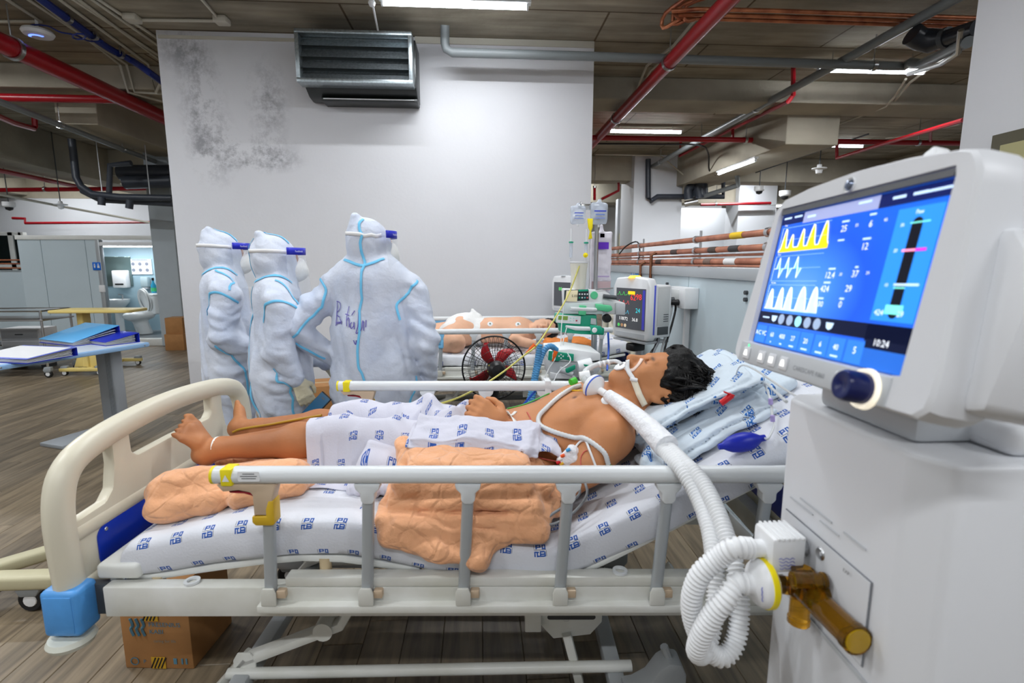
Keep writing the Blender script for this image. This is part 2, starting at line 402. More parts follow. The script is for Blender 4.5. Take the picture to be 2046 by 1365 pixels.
for i in range(int(-14/PW), int(7/PW)):
    off = random.random()*PL
    for j in range(-3, 15):
        cx, cy = (i+.5)*PW, off+(j+.5)*PL
        if cy < -3 or cy > 17: continue
        best = 0
        for ty in (-.45, 0, .45):
            if cy+ty*PL < .6: continue
            px, py, z = to_px((cx, cy+ty*PL, 0))
            if -60 < px < 2100 and 640 < py < 1440: best = max(best, 1e6/z**2.6)
        if -3.1 < cx < 1.25 and cy > 5.7: best = 0
        if cx > 1.35: best *= .01
        if best > 0 and 640 < px < 1560 and py < 1060: best *= .15
        cand.append((best, cx, cy))
cand.sort(key=lambda t: -t[0])
me0 = None
rest = MB(); tones = []
vs, fs = plank_shape(PW-.0012, PL-.0012)
for k, (s_, cx, cy) in enumerate(cand):
    if k < 290:
        if me0 is None:
            o = MB().add(vs, fs).build('plank', PLK, fl, smooth=False); me0 = o.data
        else:
            o = bpy.data.objects.new('plank', me0); COL.objects.link(o); o.parent = fl
        o.location = (cx, cy, 0)
    else:
        rest.add(vs, fs, Matrix.Translation((cx, cy, 0))); tones += [random.uniform(-.3, .3)]*len(vs)
o = rest.build('plank_field', PLK, fl, smooth=False, recalc=False); o['kind'] = 'stuff'
at = o.data.attributes.new('tone', 'FLOAT', 'POINT'); at.data.foreach_set('value', np.array(tones, np.float32))
# ================================================================== CEILING and beams
CZ = 3.66
ce = MB().span((-18, -4, CZ), (12, 20, CZ+.25)).build('ceiling', CONC, smooth=False); struct(ce, 'bare board-marked concrete ceiling slab')
def beam(a, b): return MB().span(a, b).build('beam', CONCB, ce, smooth=False, bevel=.012)
beam((-16, 6.55, 3.4), (11, 7.08, CZ)); beam((-5.25, 7.08, 3.13), (-4.75, 20, CZ)); beam((-8.1, -3, 3.02), (-7.4, 19, CZ))
beam((-11.6, -3, 3.02), (-10.8, 19, CZ)); beam((4.2, 7.08, 3.02), (4.95, 19, CZ)); beam((-16, 11.2, 3.16), (11, 11.7, CZ)); beam((-16, 13.4, 2.95), (11, 14, CZ))
beam((9, -3, 3.02), (9.7, 19, CZ))
# ================================================================== WALLS
wp = PLASTER.copy(); wp.name = 'white_wall_paint_scuffed'; n, L, b = nodes_of(wp)
tc = n.new('ShaderNodeTexCoord'); sx = n.new('ShaderNodeSeparateXYZ'); L.new(tc.outputs['Object'], sx.inputs[0])
def blob(cx, cz, rx, rz):
    a = n.new('ShaderNodeVectorMath'); a.operation = 'SUBTRACT'; a.inputs[1].default_value = (cx, 0, cz); L.new(tc.outputs['Object'], a.inputs[0])
    d = n.new('ShaderNodeVectorMath'); d.operation = 'MULTIPLY'; d.inputs[1].default_value = (1/rx, 0, 1/rz); L.new(a.outputs[0], d.inputs[0])
    l = n.new('ShaderNodeVectorMath'); l.operation = 'LENGTH'; L.new(d.outputs[0], l.inputs[0])
    r = n.new('ShaderNodeMapRange'); r.inputs[1].default_value = 1; r.inputs[2].default_value = .1; L.new(l.outputs['Value'], r.inputs[0]); return r.outputs[0]
acc = None
for q in ((-2.75, 3.1, .28, .62), (-2.68, 2.6, .3, .5), (-2.35, 2.55, .6, .22), (-2.9, 3.5, .3, .25), (-2.2, 2.45, .5, .15), (-2.1, 3.0, .25, .5)):
    v = blob(*q)
    if acc is None: acc = v
    else: a = n.new('ShaderNodeMath'); a.operation = 'ADD'; a.use_clamp = True; L.new(acc, a.inputs[0]); L.new(v, a.inputs[1]); acc = a.outputs[0]
nz = n.new('ShaderNodeTexNoise'); nz.inputs['Scale'].default_value = 4.2; nz.inputs['Detail'].default_value = 7; nz.inputs['Roughness'].default_value = .78; L.new(tc.outputs['Object'], nz.inputs['Vector'])
r = n.new('ShaderNodeMapRange'); r.inputs[1].default_value = .45; r.inputs[2].default_value = .62; L.new(nz.outputs['Fac'], r.inputs[0])
mu = n.new('ShaderNodeMath'); mu.operation = 'MULTIPLY'; L.new(acc, mu.inputs[0]); L.new(r.outputs[0], mu.inputs[1])
mu2 = n.new('ShaderNodeMath'); mu2.operation = 'MULTIPLY'; mu2.inputs[1].default_value = .62; L.new(mu.outputs[0], mu2.inputs[0])
src = b.inputs['Base Color'].links[0].from_socket; mx = n.new('ShaderNodeMix'); mx.data_type = 'RGBA'; L.new(mu2.outputs[0], mx.inputs[0]); L.new(src, mx.inputs[6]); mx.inputs[7].default_value = lin((92, 92, 100)); L.new(mx.outputs[2], b.inputs['Base Color'])
WY = 5.6
wb = MB().span((-3.12, WY, 0), (1.205, WY+.22, CZ)).build('wall_back', wp, smooth=False); struct(wb, 'large white plastered wall with grey smudges at upper left')
o = MB().span((-3.1, WY-.012, 3.585), (-1.75, WY-.001, 3.615)).build('trim_1', CONDUIT, smooth=False); struct(o, 'thin white conduit along the top of the white wall')
o = MB().span((-.62, WY-.02, 3.6), (1.2, WY-.001, 3.66)).build('trim_2', CONDUIT, smooth=False); struct(o, 'rough white edging where white wall meets ceiling')
# head-wall partition of pale blue panels (right), running into depth
PX = 1.36
wr = MB().span((PX+.01, .2, 0), (PX+.06, 5.58, 1.37)).build('wall_right', mat('partition_core', (170, 182, 188), .5), smooth=False); struct(wr, 'low pale blue panel partition behind the bed heads')
for k, (a, bb) in enumerate(((.2, 1.02), (1.02, 2.14), (2.14, 3.26), (3.26, 4.42), (4.42, 5.58))):
    MB().span((PX-.005, a+.004, .08), (PX+.01, bb-.004, 1.33)).build('panel', PANEL, wr, smooth=False, bevel=.002)
MB().span((PX-.022, .2, 1.33), (PX+.075, 5.6, 1.392)).build('cap_rail', ALU, wr, bevel=.004)
MB().span((PX-.02, .2, 0), (PX+.01, 5.58, .08)).build('skirting', ALU, wr, bevel=.004)
for (yy, zz) in ((2.52, 1.27), (2.52, 1.235), (3.62, 1.27), (3.62, 1.235)):
    MB().cyl((PX-.02, yy, zz), (PX, yy, zz), .011, seg=10).build('panel_bolt', DKGREY, wr)
# side wall with an olive door (upper right)
ws = MB().span((3.06, -2, 0), (3.3, 3.22, CZ)).build('wall_side', PLASTER, smooth=False); struct(ws, 'white wall at the upper right edge')
d1 = empty('door_1', None, None, (3.06, 2.3, 0)); struct(d1, 'olive painted double door in the side wall')
MB().span((-.035, -1.7, 0), (0, .68, 2.16)).build('door_frame', mat('door_frame_dark', (88, 84, 66), .5), d1, bevel=.004)
for a, bb in ((-1.63, -.52), (-.5, .61)): MB().span((-.05, a, .01), (-.036, bb, 2.09)).build('door_leaf', OLIVE, d1, bevel=.003)
# far right: columns, walls, door
def column(px0, px1, y, w, z1, label, side=0, m=PLASTER2, name='column', z0=0):
    x0 = at_y(px0, 500, y).x; x1 = at_y(px1, 500, y).x
    o = MB().span((x0, y, z0), (x1, y+w, z1)).build(name, m, smooth=False, bevel=.015); struct(o, label); return o
column(1262, 1358, 11, 1.0, CZ, 'tall white square column behind the copper pipes')
column(1470, 1545, 13.2, .7, CZ, 'far white column beside the blue screen display')
column(304, 352, 9.05, .5, CZ, 'pale grey column at the left of the white wall', m=mat('grey_column_paint', (176, 186, 192), .6, vary=.05))
o = MB().span((3.0, 15, 0), (11, 15.2, 3)).build('wall_far_right', PLASTER2, smooth=False); struct(o, 'far white wall under the concrete beams')
o = MB().span((1.0, 15.6, 0), (3.2, 15.8, 3)).build('wall_far', PLASTER2, smooth=False); struct(o, 'bright far wall beside the tall white column')
o = MB().span((at_y(1232, 500, 12.6).x, 12.6, 0), (at_y(1275, 500, 12.6).x, 12.8, 2.95)).build('wall_far_pier', PLASTER2, smooth=False); struct(o, 'narrow grey pier left of the tall column')
d2 = empty('door_2', None, None, (at_y(1252, 500, 12.59).x, 12.59, 0)); struct(d2, 'far olive door beside the tall white column')
MB().span((-.2, -.05, 0), (.24, 0, 2.12)).build('door_frame', OLIVE, d2, bevel=.004); MB().span((-.15, -.07, 0), (.19, -.051, 2.05)).build('door_leaf', mat('olive_leaf', (162, 158, 112), .45), d2, bevel=.004)
o = MB().span((11, -4, 0), (11.2, 20, CZ)).build('wall_right_far', PLASTER2, smooth=False); struct(o, 'far right outer wall')
# far left walls
o = MB().span((-16, 13.4, 0), (-6.6, 13.6, 2.95)).build('wall_left_far', PLASTER2, smooth=False); struct(o, 'far white wall above the washroom')
o = MB().span((-9.2, 14.6, 0), (-3, 14.8, 2.95)).build('wall_left_back', PLASTER2, smooth=False); struct(o, 'white wall behind the washroom')
o = MB().span((-16.2, -4, 0), (-16, 20, CZ)).build('wall_left_outer', PLASTER2, smooth=False); struct(o, 'far left outer wall')
# washroom box
RY = 9.16
def rx(px, y=RY): return at_y(px, 600, y).x
wl = MB().span((rx(52), RY, .12), (rx(213), RY+.05, 1.8)).build('wall_restroom', PANEL, smooth=False); struct(wl, 'pale blue washroom partition with open doorway')
for a, bb in ((52, 98), (98, 185), (185, 213)): MB().span((rx(a)+.004, RY-.014, .12), (rx(bb)-.004, RY, 1.8)).build('panel', PANEL, wl, smooth=False, bevel=.002)
MB().span((rx(50), RY-.03, 1.8), (rx(318), RY+.08, 1.87)).build('top_rail', WHITEMET, wl, bevel=.004)
MB().span((rx(205), RY-.025, .1), (rx(213), RY+.07, 1.8)).build('door_post', ALU, wl, bevel=.004)
MB().span((rx(318), RY-.025, 0), (rx(332), RY+.4, 1.87)).build('door_post', PANEL, wl, bevel=.004)
MB().span((rx(332), RY-.03, 0), (rx(346), RY+.42, 1.87)).build('door_post', ALU, wl, bevel=.004)
MB().span((rx(50), RY-.04, 0), (rx(362), RY+.1, .12)).build('skirting', WHITEMET, wl, bevel=.004)
MB().span((rx(213), RY-.02, 1.70), (rx(318), RY+.05, 1.76)).build('lintel', WHITE, wl, bevel=.003)
o = MB().span((-8.4, 10.75, 0), (-5.2, 10.8, 1.8)).build('wall_restroom_back', mat('restroom_blue', (150, 178, 190), .4), smooth=False); struct(o, 'blue grey washroom back wall')
o = MB().span((-8.4, RY+.1, .02), (-5.2, 10.75, .07)).build('floor_restroom', mat('restroom_tile', (120, 126, 130), .4, vary=.3, vscale=8), smooth=False); struct(o, 'grey tiled washroom floor')
# window and low partition at far left
w1 = empty('window_1', None, None, (-10.6, 11.6, 1.35)); struct(w1, 'dark window with white frame at far left')
xL, xR = -11.8, at_y(50, 500, 11.6).x+.0
MB().span((xL+10.6, -.02, -.75), (xR+10.6, .02, .65)).build('pane', GLASSD, w1, smooth=False)
for zz in (-.75, -.03, .63): MB().span((xL+10.6, -.05, zz), (xR+10.6, .05, zz+.07)).build('window_frame', WHITEMET, w1, bevel=.004)
for px in (28, 49): q = at_y(px, 500, 11.6).x+10.6; MB().span((q-.05, -.05, -.75), (q+.05, .05, .7)).build('window_frame', WHITEMET, w1, bevel=.004)
wl2 = MB().span((-12, 10.4, 0), (at_y(54, 600, 10.4).x, 10.46, 1.28)).build('wall_left_low', PANEL, smooth=False); struct(wl2, 'low pale blue partition at the far left')
for zz in (1.32, 1.4, 1.47):
    o = MB().cyl((-12, 10.34, zz), (at_y(54, 600, 10.34).x, 10.34, zz), .014, seg=8).build('copper_pipe', COPPER); tag(o, {1.32: 'lowest', 1.4: 'middle', 1.47: 'top'}[zz]+' thin copper pipe over the far left low partition', 'pipe', 'far left copper pipes')
# ================================================================== LAMPS
def lamp(loc, along, label, drop=0, n=1, pw=1):
    r = empty('fluorescent_lamp', label, 'lamp', loc, 0 if along == 'x' else PI/2, 'fluorescent ceiling lamps')
    MB().box((0, 0, -.012), (1.26, .07, .024)).build('batten', WHITE, r, bevel=.005)
    for s in (-1, 1): MB().box((s*.6, 0, -.045), (.018, .034, .05)).build('lamp_holder', WHITE, r, bevel=.004)
    MB().cyl((-.59, 0, -.052), (.59, 0, -.052), .0165, seg=12).build('tube', TUBEON, r)
    for dn in ((1, 0) if n == 1 else (1,)):
        ld = bpy.data.lights.new('tube_light', 'AREA'); ld.shape = 'RECTANGLE'; ld.size = 1.17; ld.size_y = .034; ld.energy = LAMP*(1 if dn else .6)*pw; ld.color = (.95, .975, 1)
        lo = bpy.data.objects.new('tube_light', ld); COL.objects.link(lo); lo.parent = r; lo.location = (0, 0, -.071 if dn else -.028); lo.rotation_euler = (0 if dn else PI, 0, 0)
    if drop:
        for s in (-.45, .45): MB().cyl((s, 0, 0), (s, 0, drop), .004, seg=6).build('hanger_rod', STEEL, r)
    return r
def lampat(px, py, z, along, label, top=CZ, pw=1): p = at_z(px, py, z-.05); return lamp((p.x, p.y, z), along, label, top-z if top-z > .01 else 0, 1, pw)
lampat(910, 11, 3.58, 'x', 'lit fluorescent lamp above the white wall near the top edge', CZ, .6)
lampat(1741, 143, 3.52, 'x', 'bright fluorescent lamp under the long dark grey pipe')
lampat(1290, 264, 3.6, 'x', 'bright fluorescent lamp just above the long horizontal red pipe', CZ, 1.6)
lampat(1470, 335, 2.99, 'y', 'slanted lit fluorescent lamp on the concrete beam right of the tall column', 3.02, 1.8)
lampat(1520, 412, 2.92, 'x', 'faint far fluorescent lamp low beside the blue display', 2.95)
for x, y, l in ((-.6, 2.7, 'above the patient bed'), (1.0, 2.3, 'above the bed heads'), (-2.6, 1.0, 'above the footboard'), (-.2, -1.4, 'behind the viewer'), (2.4, -1.2, 'behind the ventilator'), (-3.2, -1.2, 'behind the viewer at left'),  # unseen ceiling lamps, placed to light the beds and the white wall
                (-6.3, 5.4, 'at far left in front of the pale beam'), (-9.4, 8, 'between the far left beams'), (-9.4, 12, 'far back between the left beams'), (-6, 1, 'at far left'), (5.5, 2.6, 'beyond the side wall'), (6.6, 9.6, 'far right behind the beam'), (2.2, 13, 'added to brighten the far wall'), (6.4, 12.4, 'added far back beside the far column'), (6.2, 14.5, 'added far back against the far right wall'), (-5.8, 12.4, 'added far back behind the washroom'), (-3.9, 3.2, 'left of the doctors')):  # far-bay lamps are added behind beams to brighten the far walls
    lamp((x, y, 3.62), 'x', 'unseen fluorescent ceiling lamp '+l, CZ-3.62, 0, 1.15 if y > 7 else 1.9 if x < -6 else .62 if 2 < y < 3 and abs(x) < 2 else 1.0)
lamp((-6.6, 10.3, 1.78), 'x', 'added fluorescent lamp high inside the washroom', 0, 0, .35)  # added to brighten the washroom interior; no fitting known there
MB().span((-8.4, 10.24, 1.78), (-5.2, 10.36, 1.8)).build('added_lamp_rail', WHITEMET, wl, bevel=.003)
# ================================================================== CEILING SERVICES
def run(name, label, cat_, m, pts, r, seg=10, n=0, group=None, rods=(), clamp=None, rodm=STEEL):
    """a pipe or cable as a thing: body + clamps + hanger rods"""
    root = empty(name, label, cat_, tuple(pts[0]), 0, group); O = Matrix.Translation(-Vector(pts[0]))
    MB(O).tube(pts, r, seg, n).build('pipe_body' if cat_ == 'pipe' else 'body', m, root)
    for p in rods:
        p = Vector(p); MB(O).cyl(p, (p.x, p.y, CZ), .006, seg=6).build('hanger_rod', rodm, root)
        b = MB(O); b.lathe([(r*1.06, -.02), (r*1.22, -.02), (r*1.22, .02), (r*1.06, .02)], 14, c=p, axis=clamp or 'y'); b.build('clamp', STEEL, root)
    return root
def lerp(a, b, t): return Vector(a)*(1-t)+Vector(b)*t
# big red mains running into depth
a, b_ = at_z(1480, -20, 3.3), at_z(1120, 352, 3.3); a.x = b_.x = (a.x+b_.x)/2
run('sprinkler_main', 'thick red sprinkler main slanting from the top edge behind the white wall', 'pipe', REDP, [a, b_], .062, 16, rods=[(a.x, 7.0, 3.3), (a.x, 5.1, 3.3)])
XR = a.x
a, b_ = at_z(-90, 41, 3.3), at_z(420, 279, 3.3); a.x = b_.x = (a.x+b_.x)/2
run('sprinkler_main', 'thick red sprinkler main slanting across the upper left corner', 'pipe', REDP, [a, b_], .085, 16, rods=[(a.x, 5.15, 3.3), (a.x, 7.9, 3.3)])
XL = a.x
p = at_z(120, 197, 3.3)
run('sprinkler_branch', 'horizontal red branch pipe joining the main at upper left', 'pipe', REDP, [(-9, p.y, 3.3), (XL, p.y, 3.3)], .045, 12)
p = at_z(1500, 280, 3.28)
root = run('sprinkler_branch', 'long horizontal red pipe crossing below the right ceiling lamp', 'pipe', REDP, [(XR-.3, p.y, 3.28), (9, p.y, 3.28)], .04, 12, rods=[(at_y(1490, 280, p.y).x, p.y, 3.28), (at_y(1835, 280, p.y).x, p.y, 3.28)], clamp='x')
RB = p.y
# thin red drops and arms on the right
def q(px, py, y):
    p = at_y(px, py, y)
    return tuple(p if p.z < CZ-.05 else at_z(px, py, CZ-.05))
run('branch_pipe', 'thin red arm rising from a short riser to the long red pipe at right', 'pipe', REDP, [q(1585, 135, 6.2), q(1585, 190, 6.2), q(1575, 203, 6.2), q(1463, 258, 8.4), q(1357, 312, 10.4), q(1360, 285, 10.4)], .026, 8, 0)
run('riser_pipe', 'short red stub under the thin arm and above the long red pipe', 'pipe', REDP, [q(1464, 258, RB), q(1464, 282, RB)], .022, 8)
run('branch_pipe', 'thin red slanting arm at far right above the ventilator display', 'pipe', REDP, [q(1672, 284, RB), q(1672, 316, RB), q(1780, 283, 6.6), q(1925, 240, 5.0)], .024, 8)
run('riser_pipe', 'short red stub on the slanting arm above the display', 'pipe', REDP, [q(1859, 262, 6.9), q(1859, 286, 8.2)], .02, 8)
run('sprinkler_branch', 'far thin red pipe above the far right wall', 'pipe', REDP, [q(1400, 409, 13), q(1540, 406, 13)], .035, 8, rods=[q(1430, 408, 13)], clamp='x')
run('branch_pipe', 'small red arm near the drip bags at the wall corner', 'pipe', REDP, [q(1202, 398, 11.5), q(1236, 381, 11.5), q(1236, 350, 11.5)], .03, 8)
run('riser_pipe', 'red stub beside the wall edge above the drip bags', 'pipe', REDP, [q(1188, 400, 11), q(1188, 372, 11)], .03, 8, rods=[q(1188, 374, 11)], clamp='z')
# grey drain pipe into depth
a, b_ = at_z(1925, -15, 3.42), at_z(1205, 388, 3.42); a.x = b_.x = (a.x+b_.x)/2
run('drain_pipe', 'long light grey pipe slanting down from the upper right corner', 'pipe', GREYP, [a, b_], .042, 12, rods=[(a.x, 6.9, 3.42), (a.x, 8.6, 3.42), (a.x, 10.5, 3.42)])
# dark grey horizontal pipe with elbow on the white wall
yv = 5.25
run('vent_pipe', 'grey pipe with an elbow coming out of the ceiling and crossing the white wall', 'pipe', GREYP, [q(889, 50, yv), q(889, 86, yv), q(892, 98, yv), q(903, 105, yv), q(1190, 113, yv), q(1500, 123, yv), q(1790, 132, yv), q(1808, 132, yv), q(1820, 124, yv-.1), q(1840, 128, yv-.2), q(1935, 84, 3.9)], .042, 12, rods=[q(1745, 131, yv)], clamp='x')
# copper pipes near the top right
for k, (y0, y1) in enumerate(((17, 36), (28, 46), (37, 54))):
    A = at_z(1395+k*8, y0, 3.48-k*.0); B = at_z(1950, y1, 3.48); A.y = B.y
    C = A+Vector((-.05, .03, 0)); U = at_z(1325+k*22, 56-k*8, 3.45)
    run('copper_pipe', ('first', 'second', 'third')[k]+' copper pipe from the top in the overhead bundle at right', 'pipe', COPPER, [B, A, lerp(A, U, .5)+Vector((0, 0, .0)), U, U+Vector((.0, -.04, .1)), at_z(1385+k*28, -14, 3.56)], .017, 10, 3, 'overhead copper bundle')
# black duct elbow at upper right
root = empty('duct_elbow', 'black duct elbow with an open end at the upper right ceiling', 'duct', q(1850, 80, 4.3)); O = Matrix.Translation(-Vector(q(1850, 80, 4.3)))
MB(O).tube([q(1955, 55, 3.9), q(1890, 76, 4.25), q(1862, 82, 4.35), q(1838, 78, 4.4), q(1822, 68, 4.4)], [.06, .06, .09, .085, .085], 16).build('elbow', mat('black_duct', (34, 38, 46), .35), root)
MB(O).tube([q(1895, 74, 4.23), q(1885, 77, 4.27)], .078, 16).build('collar', DKGREY, root)
root = run('small_pipe', 'thin silver pipe bent beside the black duct elbow', 'pipe', STEEL, [q(1920, 60, 3.9), q(1915, 105, 4.0), q(1880, 128, 4.4), q(1815, 148, 5.2)], .02, 8)
# conduits
cond = [('white conduit pair member nearest the red main on the right', [q(1390, 38, 5.0), q(1345, 92, 5.6), q(1292, 132, 6.2), q(1268, 190, 6.7)]), ('slim white conduit beside its twin left of the red main', [q(1402, 42, 5.0), q(1352, 98, 5.6), q(1300, 140, 6.2), q(1276, 188, 6.7)]),
        ('white conduit bending down from the bright lamp at right', [q(1900, 110, 5.0), q(1845, 145, 5.7), q(1818, 165, 6.0), q(1785, 205, 6.6), q(1760, 216, 7.2)]), ('white conduit twin below the bright lamp at right', [q(1810, 158, 6.0), q(1790, 190, 6.4), q(1770, 213, 6.6), q(1640, 262, 8.5)]),
        ('white conduit across the ceiling in front of the tall column', [q(1190, 309, 10.9), q(1320, 311, 10.9), q(1382, 363, 10.6), q(1400, 365, 10.6)]), ('white conduit beside the long red pipe at right', [q(1770, 276, 9), q(1810, 272, 8.6), q(1918, 248, 7)])]
for l, P in cond: run('conduit', l, 'conduit', CONDUIT, P, .014, 8, group='ceiling conduits')
lz = CZ-.02
left = [((58, 0), (328, 178), 'first'), ((74, 0), (325, 195), 'second'), ((120, 0), (312, 140), 'third'), ((148, 0), (308, 105), 'fourth'), ((158, 0), (309, 112), 'fifth'), ((185, 0), (306, 84), 'sixth'), ((198, 0), (305, 70), 'seventh')]
for (a, b2, nm) in left:
    sl2 = (b2[1]-a[1])/(b2[0]-a[0]); P = [at_z(a[0]-20, a[1]-20*sl2, lz)]
    if b2[1] > 125:
        t2 = (128-a[1])/(b2[1]-a[1]); xm = a[0]+t2*(b2[0]-a[0]); m2 = at_z(xm, 128, lz); P += [m2, Vector((m2.x, m2.y+.1, 3.37)), at_z(b2[0]+16, b2[1]+16*sl2, 3.37)]
    else: P += [at_z(b2[0]+30, b2[1]+30*sl2, lz)]
    run('conduit', nm+' thin white conduit from the left in the slanting row at upper left', 'conduit', CONDUIT, P, .014, 8, group='ceiling conduits')
run('conduit', 'white conduit with an elbow at the top left corner', 'conduit', CONDUIT, [at_z(-10, 43, lz), at_z(82, 43, lz), at_z(15, 0, lz), at_z(-5, -12, lz)], .014, 8, group='ceiling conduits')
run('conduit', 'short white conduit between two junction boxes above the white wall', 'conduit', CONDUIT, [at_z(268, 40, lz), at_z(440, 42, lz), at_z(400, -5, lz)], .014, 8, group='ceiling conduits')
for k, (px, py) in enumerate(((264, 37), (443, 41))):
    p = at_z(px, py, CZ-.03); o = MB().box((0, 0, 0), (.12, .12, .06)).build('junction_box', CONDUIT, bevel=.015); o.location = p; tag(o, ('left', 'right')[k]+' white ceiling junction box above the white wall', 'box', 'junction boxes')
run('cable_bundle', 'thick blue cable bundle slanting along the upper left ceiling', 'cable', BLUEC, [at_z(70, -10, 3.6), at_z(150, 48, 3.6), at_z(215, 95, 3.6), at_z(265, 122, 3.55), at_z(300, 146, 3.36), at_z(345, 180, 3.35)], .034, 8, 4, rods=[tuple(at_z(135, 37, 3.6)), tuple(at_z(187, 72, 3.6)), tuple(at_z(240, 108, 3.58))])
# access point with looped cable
p = at_z(76, 68, 3.52); root = empty('wireless_access_point', 'white disc access point with a blue ring on the upper left ceiling', 'access point', p)
MB().lathe([(0, -.03), (.06, -.032), (.11, -.015), (.125, .01), (.115, .03), (0, .03)], 28).build('disc', WHITE, root)
MB().lathe([(.05, -.033), (.07, -.032), (.07, -.029), (.05, -.03)], 28, arc=(rad(200), rad(340))).build('light_ring', mat('blue_led', (60, 90, 255), .4, emit=(90, 120, 255), estr=3), root)
MB().cyl((0, 0, .03), (0, 0, CZ-3.52), .012, seg=8).build('stem', WHITE, root)
run('network_cable', 'thin looping blue cable from the access point to the cable bundle', 'cable', BLUEC, [at_z(60, 58, 3.54), at_z(64, 50, 3.58), at_z(95, 52, 3.56), at_z(120, 64, 3.5), at_z(150, 70, 3.5), at_z(178, 82, 3.52), at_z(205, 82, 3.56)], .007, 6, 6)
MBt = MB().tube([Vector(at_z(158+14*math.cos(t*.9), 73+6*math.sin(t*.9), 3.5-.003*t)) for t in range(24)], .007, 6).build('cable_coil', BLUEC); tag(MBt, 'small coil of blue cable hanging by the slanting bundle', 'cable')
# louvred duct on the wall
yf = 5.12; tl, tr, br, bl = [Vector(q(px, py, yf)) for px, py in ((585, 57), (822, 61), (825, 168), (594, 163))]
x0, x1, z0, z1 = (tl.x+bl.x)/2, (tr.x+br.x)/2, (bl.z+br.z)/2, (tl.z+tr.z)/2
root = empty('louvre_duct', 'galvanised louvred duct box hanging on the white wall', 'duct', (x0, yf, z0)); O = Matrix.Translation((-x0, -yf, -z0)); t = .035
for zz in (z1-t, z0): MB(O).span((x0, yf, zz), (x1, yf+.16, zz+t)).build('frame_rail', GALV, root, bevel=.003)
MB(O).span((x0, yf, z0+t), (x0+t, yf+.16, z1-t)).build('frame_stile', GALV, root, bevel=.003); MB(O).span((x1-t, yf, z0+t), (x1, yf+.16, z1-t)).build('frame_stile', GALV, root, bevel=.003)
for k in range(4):
    zc = z0+t+(k+.5)*(z1-z0-2*t)/4; hh = (z1-z0-2*t)/4
    MB(O).prism([(yf+.03, zc-hh*.48), (yf+.036, zc-hh*.48), (yf+.1, zc+hh*.3), (yf+.1, zc+hh*.48), (yf+.094, zc+hh*.3)], x0+t, x1-t, axis='x').build('louvre_blade', GALV, root, smooth=False)
MB(O).span((x0+t, yf+.11, z0+t), (x1-t, yf+.15, z1-t)).build('back_plate', mat('duct_inner', (96, 104, 106), .5, .6), root, smooth=False)
DUCTB = mat('black_duct_insulation', (30, 34, 34), .35)
MB(O).prism([(yf+.162, z1-.01), (yf+.47, z1-.01), (yf+.47, z0-.055), (yf+.4, z0-.065), (yf+.28, z0-.05), (yf+.162, z0+.01)], x0+.02, x1+.015, axis='x').build('insulated_box', DUCTB, root, bevel=.008)
MB(O).span((x0+.14, yf+.26, z0-.085), (x1+.01, yf+.47, z0-.055)).build('base_flange', DUCTB, root, bevel=.004)
MB(O).span((x0+.16, yf+.25, z0-.072), (x1-.02, yf+.259, z0-.064)).build('flange_strip', WHITE, root, smooth=False)
root = run('hanger_wire', 'thin white wire with a small ball running up from the louvred duct', 'wire', WHITE, [q(755, 60, 5.1), q(744, 6, 4.6), q(742, -10, 4.5)], .009, 6)
o = MB().lathe([(0, -.03), (.02, -.024), (.03, 0), (.02, .024), (0, .03)], 14, c=at_y(743, 6, 4.58)).build('wire_ball', WHITE, root); o.matrix_parent_inverse = Matrix.Translation(-Vector(q(755, 60, 5.1)))
# pipes at the tall column
yc = 10.9
run('drain_pipe', 'dark grey pipe dropping down the tall white column and turning right', 'pipe', DPVC, [q(1295, 318, yc), q(1295, 395, yc), q(1300, 402, yc), q(1313, 393, yc), q(1362, 393, yc), q(1445, 393, yc), q(1445, 352, yc)], .055, 10)
root = empty('pipe_manifold', 'cluster of dark pipe fittings right of the tall white column', 'pipe', q(1390, 390, 10.7)); O = Matrix.Translation(-Vector(q(1390, 390, 10.7)))
MB(O).tube([q(1376, 398, 10.7), q(1376, 378, 10.7), q(1390, 372, 10.7), q(1392, 392, 10.7)], .09, 10, 4).build('elbow', DPVC, root)
MB(O).tube([q(1398, 396, 10.6), q(1396, 372, 10.6), q(1404, 366, 10.6), q(1406, 392, 10.6)], .09, 10, 4).build('elbow', DPVC, root)
MB(O).tube([q(1368, 408, 10.6), q(1395, 402, 10.5)], .06, 10).build('valve', STEEL, root)
MB(O).tube([q(1400, 394, 10.7), q(1475, 370, 9.6), q(1472, 345, 9.6)], .045, 10).build('branch', GREYP, root)
run('cable', 'black cable hanging from the long red pipe to the slanted lamp', 'cable', BLKC, [q(1185, 287, 8.3), q(1300, 288, 8.3), q(1395, 290, 8.5), q(1415, 306, 9), q(1417, 340, 9.4), q(1430, 350, 9.6)], .014, 6, 5)
run('conduit', 'thin blue grey conduit slanting under the right beams', 'conduit', DPVC, [q(1510, 345, 11), q(1640, 300, 9), q(1735, 268, 7.5)], .012, 6, group='ceiling conduits')
# speaker / camera / sprinkler heads / emergency light
def hung(name, label, cat_, px, py, y, parts, top=None):
    p = at_y(px, py, y); r = empty(name, label, cat_, p)
    for nm, prof, m in parts: MB().lathe(prof, 18).build(nm, m, r)
    MB().cyl((0, 0, .03), (0, 0, (top or CZ)-p.z), .008, seg=6).build('stem', DKGREY, r); return r
bell = [('bell', [(0, .05), (.03, .05), (.035, .01), (.10, .0), (.10, -.012), (.05, -.02), (.04, -.075), (0, -.09)], WHITE)]
hung('ceiling_detector', 'white bell-shaped ceiling device below the right beams', 'detector', 1637, 336, 7.5, bell)
hung('ceiling_detector', 'white bell-shaped device hanging at the far upper left', 'detector', 121, 408, 9.8, bell)
dome = [('housing', [(0, .07), (.09, .07), (.09, .0), (.07, -.02), (0, -.02)], WHITE), ('lens_dome', [(.06, -.02), (.05, -.06), (0, -.08)], BLACK)]
